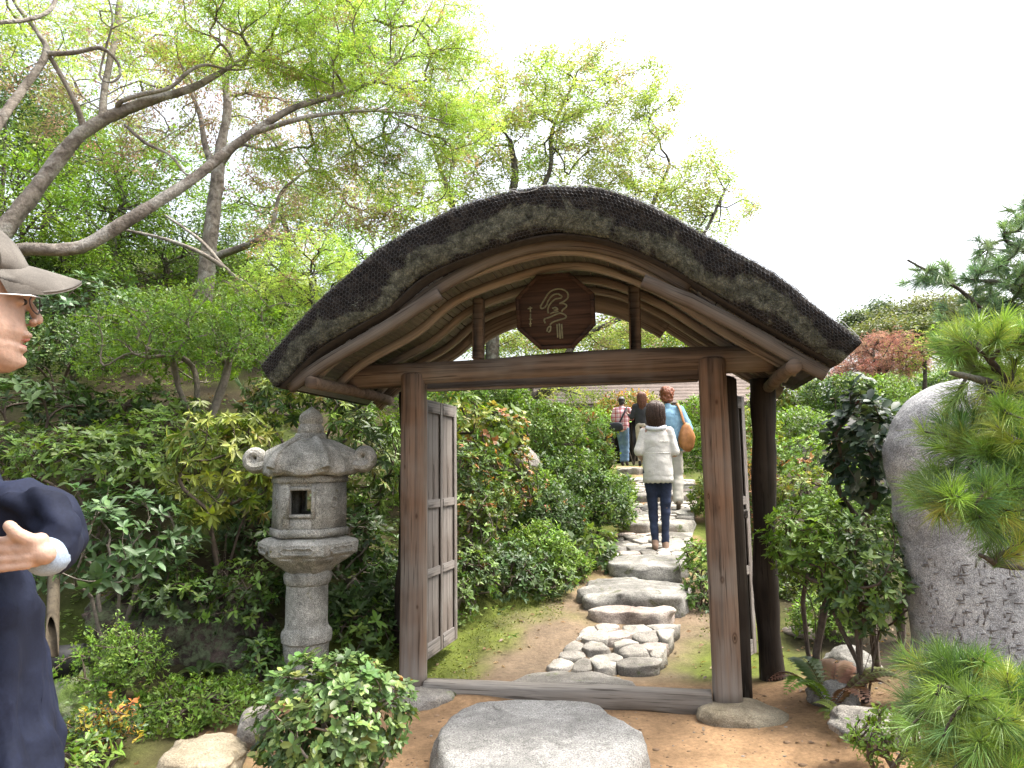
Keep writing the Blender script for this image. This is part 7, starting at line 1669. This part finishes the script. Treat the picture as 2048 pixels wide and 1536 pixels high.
# ------------------------------------------------------------------ man at the left edge, in profile
def man():
    Y0 = 1.27; k = Y0 / FPX; base = PX(-70, 1000, Y0); base[2] = 0
    root = empty('person', base, 'man in grey cap, glasses and navy coat in profile at the left edge', 'person')
    TH = math.radians(34); fh = np.array([math.cos(TH), math.sin(TH), 0]); lh = np.array([-math.sin(TH), math.cos(TH), 0]); PV = PX(0, 600, Y0)
    def Q(x, y, d=0):                        # point of the traced profile on the body's middle plane, d metres to the far side
        v_ = ray(x, y); return CAM + v_ * (((PV - CAM) @ lh) / (v_ @ lh)) + lh * d
    def ring_(xf, xb, y, cs, sn):            # level section: cs along the body, sn metres across it
        A, B_ = Q(xf, y), Q(xb, y); B_[2] = A[2]; return (A + B_) / 2 + np.outer(cs, (A - B_) / 2) + np.outer(sn, lh)
    # skull lofted from the traced profile
    rows = [(480, -40, -140, .045), (500, 5, -155, .062), (520, 30, -165, .070), (545, 48, -170, .075), (575, 58, -172, .077), (595, 61, -168, .076), (612, 52, -160, .074), (628, 50, -150, .073), (645, 51, -140, .072), (660, 55, -128, .069), (672, 56, -115, .066), (684, 48, -100, .063), (690, 42, -95, .062), (698, 48, -90, .060), (708, 44, -85, .057), (718, 45, -78, .053), (728, 44, -70, .048), (737, 36, -55, .040), (745, 20, -40, .025)]
    n = 40; a = np.arange(n) * 2 * np.pi / n; rings = []
    for y, xf, xb, hw in rows:
        e = 2.25; c, s = np.cos(a), np.sin(a); sup = 1 / (np.abs(c) ** e + np.abs(s) ** e) ** (1 / e); wd = np.where(c > 0, 1 - .22 * c ** 2, 1); rings.append(ring_(xf, xb, y, sup * c, sup * s * hw * wd))
    pr = [loft(np.array(rings))]
    mm = k                                   # metres per pixel at the face
    pr += [capsule(Q(58, 606), Q(76, 638), 7 * mm, 10 * mm, 10), ball(Q(76, 641), (9 * mm, 11 * mm, 9 * mm), 2), ball(Q(66, 646, -.013), (9 * mm, 7 * mm, 7 * mm), 2), ball(Q(66, 646, .013), (9 * mm, 7 * mm, 7 * mm), 2),
           capsule(Q(52, 674, -.022), Q(58, 671), 6 * mm, 7 * mm, 8), capsule(Q(52, 674, .022), Q(58, 671), 6 * mm, 7 * mm, 8), capsule(Q(42, 700, -.02), Q(47, 699), 6 * mm, 7 * mm, 8), capsule(Q(42, 700, .02), Q(47, 699), 6 * mm, 7 * mm, 8), ball(Q(34, 722), (15 * mm, 22 * mm, 15 * mm), 2),
           capsule(Q(54, 592, -.05), Q(62, 592), 9 * mm, 10 * mm, 8), capsule(Q(54, 592, .05), Q(62, 592), 9 * mm, 10 * mm, 8), ball(Q(42, 612, -.038), (9 * mm, 9 * mm, 8 * mm), 2), ball(Q(42, 612, .038), (9 * mm, 9 * mm, 8 * mm), 2),
           capsule(Q(-70, 720), Q(-150, 890), 56 * mm, 62 * mm, 20), capsule(Q(-60, 620, -.078), Q(-56, 655, -.076), 14 * mm, 9 * mm, 8), capsule(Q(-60, 620, .078), Q(-56, 655, .076), 14 * mm, 9 * mm, 8)]
    # torso, arms, legs
    sh = [PX(-130, 940, 1.17), Q(-240, 905, .17)]; el = PX(112, 1062, 1.17); wr = PX(96, 1112, 1.08)
    hips = base + [-.03, 0, .92]; pr += [capsule(Q(-240, 930), hips + [-.14, 0, .05], .10, .10, 18, 1.1, lh), capsule(sh[0] + [-.02, .05, 0], sh[1] - [0, .05, 0], .045, .045, 14), capsule(sh[0], el, .03, .03), capsule(el, wr, .03, .026), capsule(sh[1], Q(-180, 1150, .24), .035, .03), capsule(Q(-180, 1150, .24), Q(-260, 1330, .22), .03, .024)]
    for s in (-1, 1): pr += [capsule(hips + [0, .09 * s, 0], base + [-.05, .1 * s, .48], .08, .055), capsule(base + [-.05, .1 * s, .48], base + [-.08, .1 * s, .06], .05, .035), capsule(base + [-.1, .1 * s, .035], base + [.08, .11 * s, .03], .035, .028)]
    # right hand: fingers closed on the coat edge, thumb on top
    HY = 1.05; q = lambda x, y, d=0: PX(x, y, HY) + np.array([0, d, 0]); u = HY / FPX
    pr += [capsule(q(88, 1108), q(66, 1100), 22 * u, 23 * u, 14), capsule(q(80, 1082), q(70, 1120), 17 * u, 15 * u, 12)]
    for (x0, y0, x1, y1, x2, y2, r_) in ((78, 1076, 28, 1078, -22, 1083, 8.8), (76, 1094, 24, 1097, -26, 1102, 8.8), (74, 1112, 22, 1116, -24, 1121, 8.5), (68, 1129, 22, 1134, -16, 1138, 7.8)):
        pr += [capsule(q(x0, y0, -.012), q(x1, y1, -.020), r_ * u, r_ * u * .97, 10), capsule(q(x1, y1, -.020), q(x2, y2, -.002), r_ * u * .97, r_ * u * .85, 10)]
    pr += [capsule(q(76, 1084, -.008), q(54, 1066, -.020), 15 * u, 13 * u, 10), capsule(q(54, 1066, -.020), q(40, 1050, -.022), 13 * u, 12 * u, 10)]
    for s_ in (0,): pr += hand_prims(Q(-260, 1330, .22), [-.2, 0, -.8], [0, -1, 0], 1, .4)
    fuse('body', pr, .003, SKIN, root, 2, None, .15)
    # eye, lips, brow
    mb = MB(); V, F = ball(Q(47, 612, -.036), (7.5 * mm, 7 * mm, 7 * mm), 2); mb.add(V, F); mb.build('eye', m_plain('eye_dark', (.03, .02, .015), .2, .1, 20, 0), root, True)
    lips = m_plain('lip', (.42, .17, .14), .5, .1, 30, .1)
    fuse('lips', [capsule(Q(43, 683, -.02), Q(55, 678), 2.5 * mm, 5 * mm, 8), capsule(Q(43, 683, .02), Q(55, 678), 2.5 * mm, 5 * mm, 8), capsule(Q(38, 692, -.018), Q(48, 695), 2.5 * mm, 5.5 * mm, 8), capsule(Q(38, 692, .018), Q(48, 695), 2.5 * mm, 5.5 * mm, 8)], .002, lips, root, 1)
    # hair at the temple and nape
    fuse('hair', [ball(Q(-100, 590), (80 * mm, .080, 90 * mm)), ball(Q(-120, 650), (55 * mm, .070, 60 * mm)), capsule(Q(-30, 585, -.075), Q(-40, 640, -.076), 9 * mm, 6 * mm, 8)], .004, m_hair('grey_black_hair', (.02, .018, .016), (.12, .11, .10)), root, 1, lambda P: fbm(P, 60, 2, 3) * .004)
    # glasses
    gl = empty('glasses', Q(70, 606), 'thin-rimmed glasses worn by the man in the cap', 'glasses'); metal = m_plain('silver_wire', (.55, .55, .56), .3, .1, 30, 0, .5, .9); dk = m_plain('dark_frame', (.03, .025, .03), .4, .1, 30, 0)
    for s in (-1, 1):
        V, F = tube([Q(-62, 602, .076 * s), Q(0, 605, .077 * s), Q(60, 607, .072 * s), Q(84, 609, .060 * s)], .0014, 6); mb = MB(); mb.add(V, F); mb.build('temple', metal, gl, True)
        an = np.linspace(0, 2 * np.pi, 25); lt_ = .034 * s + np.cos(an) * .026 * s; P = Q(80, 617) + np.outer(lt_, lh) + np.outer(np.sin(an) * .017, [0, 0, 1.0]) - np.outer(.016 * (lt_ / .06) ** 2, fh); V, F = tube(P, .0012, 6, False); mb = MB(); mb.add(V, F); mb.build('rim', dk, gl, True)
    V, F = tube([Q(82, 612, -.009), Q(85, 609), Q(82, 612, .009)], .0012, 6); mb = MB(); mb.add(V, F); mb.build('bridge', dk, gl, True)
    # cap: six-panel crown and curved brim
    cap = empty('cap', Q(-60, 540), 'faded grey-beige baseball cap on the man\'s head', 'cap'); fab = m_cloth('faded_cap_cotton', (.11, .10, .088), .95, 500, 20, .2, .15)
    n = 48; a = np.arange(n) * 2 * np.pi / n; rings = []
    for (y, xf, xb, hw) in ((560, 57, -178, .086), (545, 64, -184, .089), (530, 62, -186, .090), (510, 50, -186, .089), (490, 34, -182, .087), (470, 14, -172, .082), (452, -10, -156, .072), (438, -36, -132, .054), (430, -62, -106, .030), (428, -80, -90, .006)):
        q_ = ring_(xf, xb, y, np.cos(a), np.sin(a) * hw); q_[:, 2] -= np.cos(a) * .010 * (1 if y > 500 else .5); rings.append(q_)
    rg = np.array(rings)
    V, F = loft(rg, True); V = V + fbm(V, 16, 2, 3)[:, None] * .0012
    mb = MB(); mb.add(V, F); mb.build('crown', fab, cap, True)
    for i in range(6):
        an = i * np.pi / 3; j = int(an / (2 * np.pi) * n) % n; P = rg[:, j] + nrm(rg[:, j] - rg.mean((0, 1))) * .0006; V, F = tube(P, .0012, 5); mb = MB(); mb.add(V, F); mb.build('seam', fab, cap, True)
    V, F = ball(Q(-84, 426), (.008, .008, .006), 2); mb = MB(); mb.add(V, F); mb.build('button', fab, cap, True)
    # brim: droops at the sides, reaches forward
    m_, nn_ = 15, 25; t = np.linspace(0, 1, m_); ph = np.linspace(-1, 1, nn_); top = []
    rt_x, tip_x = Q(60, 534), Q(164, 566); LB = (tip_x - rt_x) @ fh
    for ti in t:
        row = []
        for p in ph:
            hw = .080 * (1 - .12 * ti ** 2); reach = (1 - min(abs(p), 1) ** 5) ** .42
            f_ = -.050 * (1 - math.cos(p * 1.3)) - .012 + (LB + .012) * ti * (.22 + .78 * reach); z_ = rt_x[2] + .003 + (tip_x[2] - rt_x[2]) * (ti ** 1.3) - .024 * p * p + .36 * p * hw * (.35 + .65 * ti)
            row.append(np.array([rt_x[0], rt_x[1], 0]) + fh * f_ + lh * (p * hw) + np.array([0, 0, z_]))
        top.append(row)
    top = np.array(top); bot_ = top - [0, 0, .0045]; i = np.arange(m_ - 1)[:, None] * nn_; j = np.arange(nn_ - 1)[None]
    f = np.stack([i + j, i + j + 1, i + nn_ + j + 1, i + nn_ + j], -1).reshape(-1, 4); K = m_ * nn_
    ed = list(range(nn_)) + [r * nn_ + nn_ - 1 for r in range(1, m_)] + [(m_ - 1) * nn_ + c for c in range(nn_ - 2, -1, -1)] + [r * nn_ for r in range(m_ - 2, 0, -1)]
    sd_ = np.array([[ed[q_], ed[(q_ + 1) % len(ed)], ed[(q_ + 1) % len(ed)] + K, ed[q_] + K] for q_ in range(len(ed))])
    mb = MB(); mb.add(np.concatenate([top.reshape(-1, 3), bot_.reshape(-1, 3)]), [f, f[:, ::-1] + K, sd_]); mb.build('brim', fab, cap, True)
    # coat: shoulders, bent sleeve with folds, hanging front
    navy = m_cloth('navy_coat', (.009, .012, .026), .8, 260, 9, .35, .55, .15)
    S1 = lambda x, y, Yd: PX(x, y, Yd)
    co = [capsule(Q(-225, 915, -.08), Q(-240, 915, .12), .085, .085, 16), capsule(Q(-245, 940), Q(-215, 1180), .135, .15, 20, 1.1, lh), capsule(S1(-130, 945, 1.17), S1(-20, 1008, 1.17), .068, .052, 16), capsule(S1(-20, 1012, 1.17), S1(84, 1050, 1.17), .056, .052, 16), capsule(S1(82, 1038, 1.17), S1(100, 1082, 1.15), .052, .044, 16), capsule(S1(101, 1080, 1.15), S1(98, 1106, 1.10), .042, .036, 14),
          capsule(Q(-240, 905, .17), Q(-220, 1150, .22), .07, .058, 14), capsule(Q(-220, 1150, .22), Q(-260, 1310, .22), .056, .045, 14)]
    # folds of cloth bunched over the forearm
    co += [capsule(S1(25, 1003, 1.12), S1(98, 1010, 1.12), .014, .020, 10), capsule(S1(50, 1050, 1.11), S1(112, 1075, 1.10), .010, .020, 10), capsule(S1(80, 992, 1.12), S1(126, 1050, 1.11), .018, .018, 10), capsule(S1(104, 1112, 1.12), S1(122, 1062, 1.11), .020, .020, 10), capsule(S1(20, 1000, 1.11), S1(60, 1030, 1.11), .012, .012, 10)]
    # hanging front of the coat
    n = 56; a = np.arange(n) * 2 * np.pi / n; rings = []
    for (y, xf, xb, hw) in ((1120, 58, -230, .15), (1170, 62, -235, .17), (1220, 74, -238, .18), (1300, 88, -240, .19), (1400, 104, -244, .20), (1470, 116, -248, .205), (1502, 112, -246, .20), (1510, 100, -240, .19)):
        e = 2.8; c, s = np.cos(a), np.sin(a); sup = 1 / (np.abs(c) ** e + np.abs(s) ** e) ** (1 / e)
        fold = 1 + .085 * (y - 1100) / 400 * np.sin(a * 11 + .6 + y / 230) + .03 * np.sin(a * 5 + 2 + y / 160); rings.append(ring_(xf, xb, y, sup * c * fold, sup * s * hw * fold))
    co.append(loft(np.array(rings)))
    fuse('coat', co, .0062, navy, root, 2, lambda P: (1 - np.abs(fbm(P * [1.2, 1, .5], 9, 2, 4)) * 2) * .015 - .006 + (1 - np.abs(fbm(P * [1, 1, .8], 20, 2, 9)) * 2) * .004, .45)
    fuse('shirt_cuff', [capsule(S1(102, 1109, 1.10), S1(94, 1112, 1.08), .0315, .030, 18)], .003, m_cloth('pale_blue_shirt', (.24, .30, .38)), root, 1)
    fuse('trousers', [capsule(hips + [-.02, 0, 0], hips + [-.02, 0, .1], .13, .12, 16, 1.3, [0, 1, 0])] + [c for s in (-1, 1) for c in (capsule(hips + [-.03, .09 * s, 0], base + [-.09, .1 * s, .48], .09, .075), capsule(base + [-.09, .1 * s, .48], base + [-.12, .1 * s, .1], .072, .065))], .01, m_cloth('grey_trousers', (.10, .10, .11)), root, 2)
    for s in (-1, 1): fuse('shoe', [capsule(base + [-.13, .1 * s, .045], base + [.10, .11 * s, .04], .045, .038, 14), capsule(base + [-.12, .1 * s, .05], base + [-.12, .1 * s, .11], .045, .045, 12)], .008, m_cloth('black_leather_shoe' + ('a' if s > 0 else 'b'), (.02, .02, .02)), root, 2)
man()
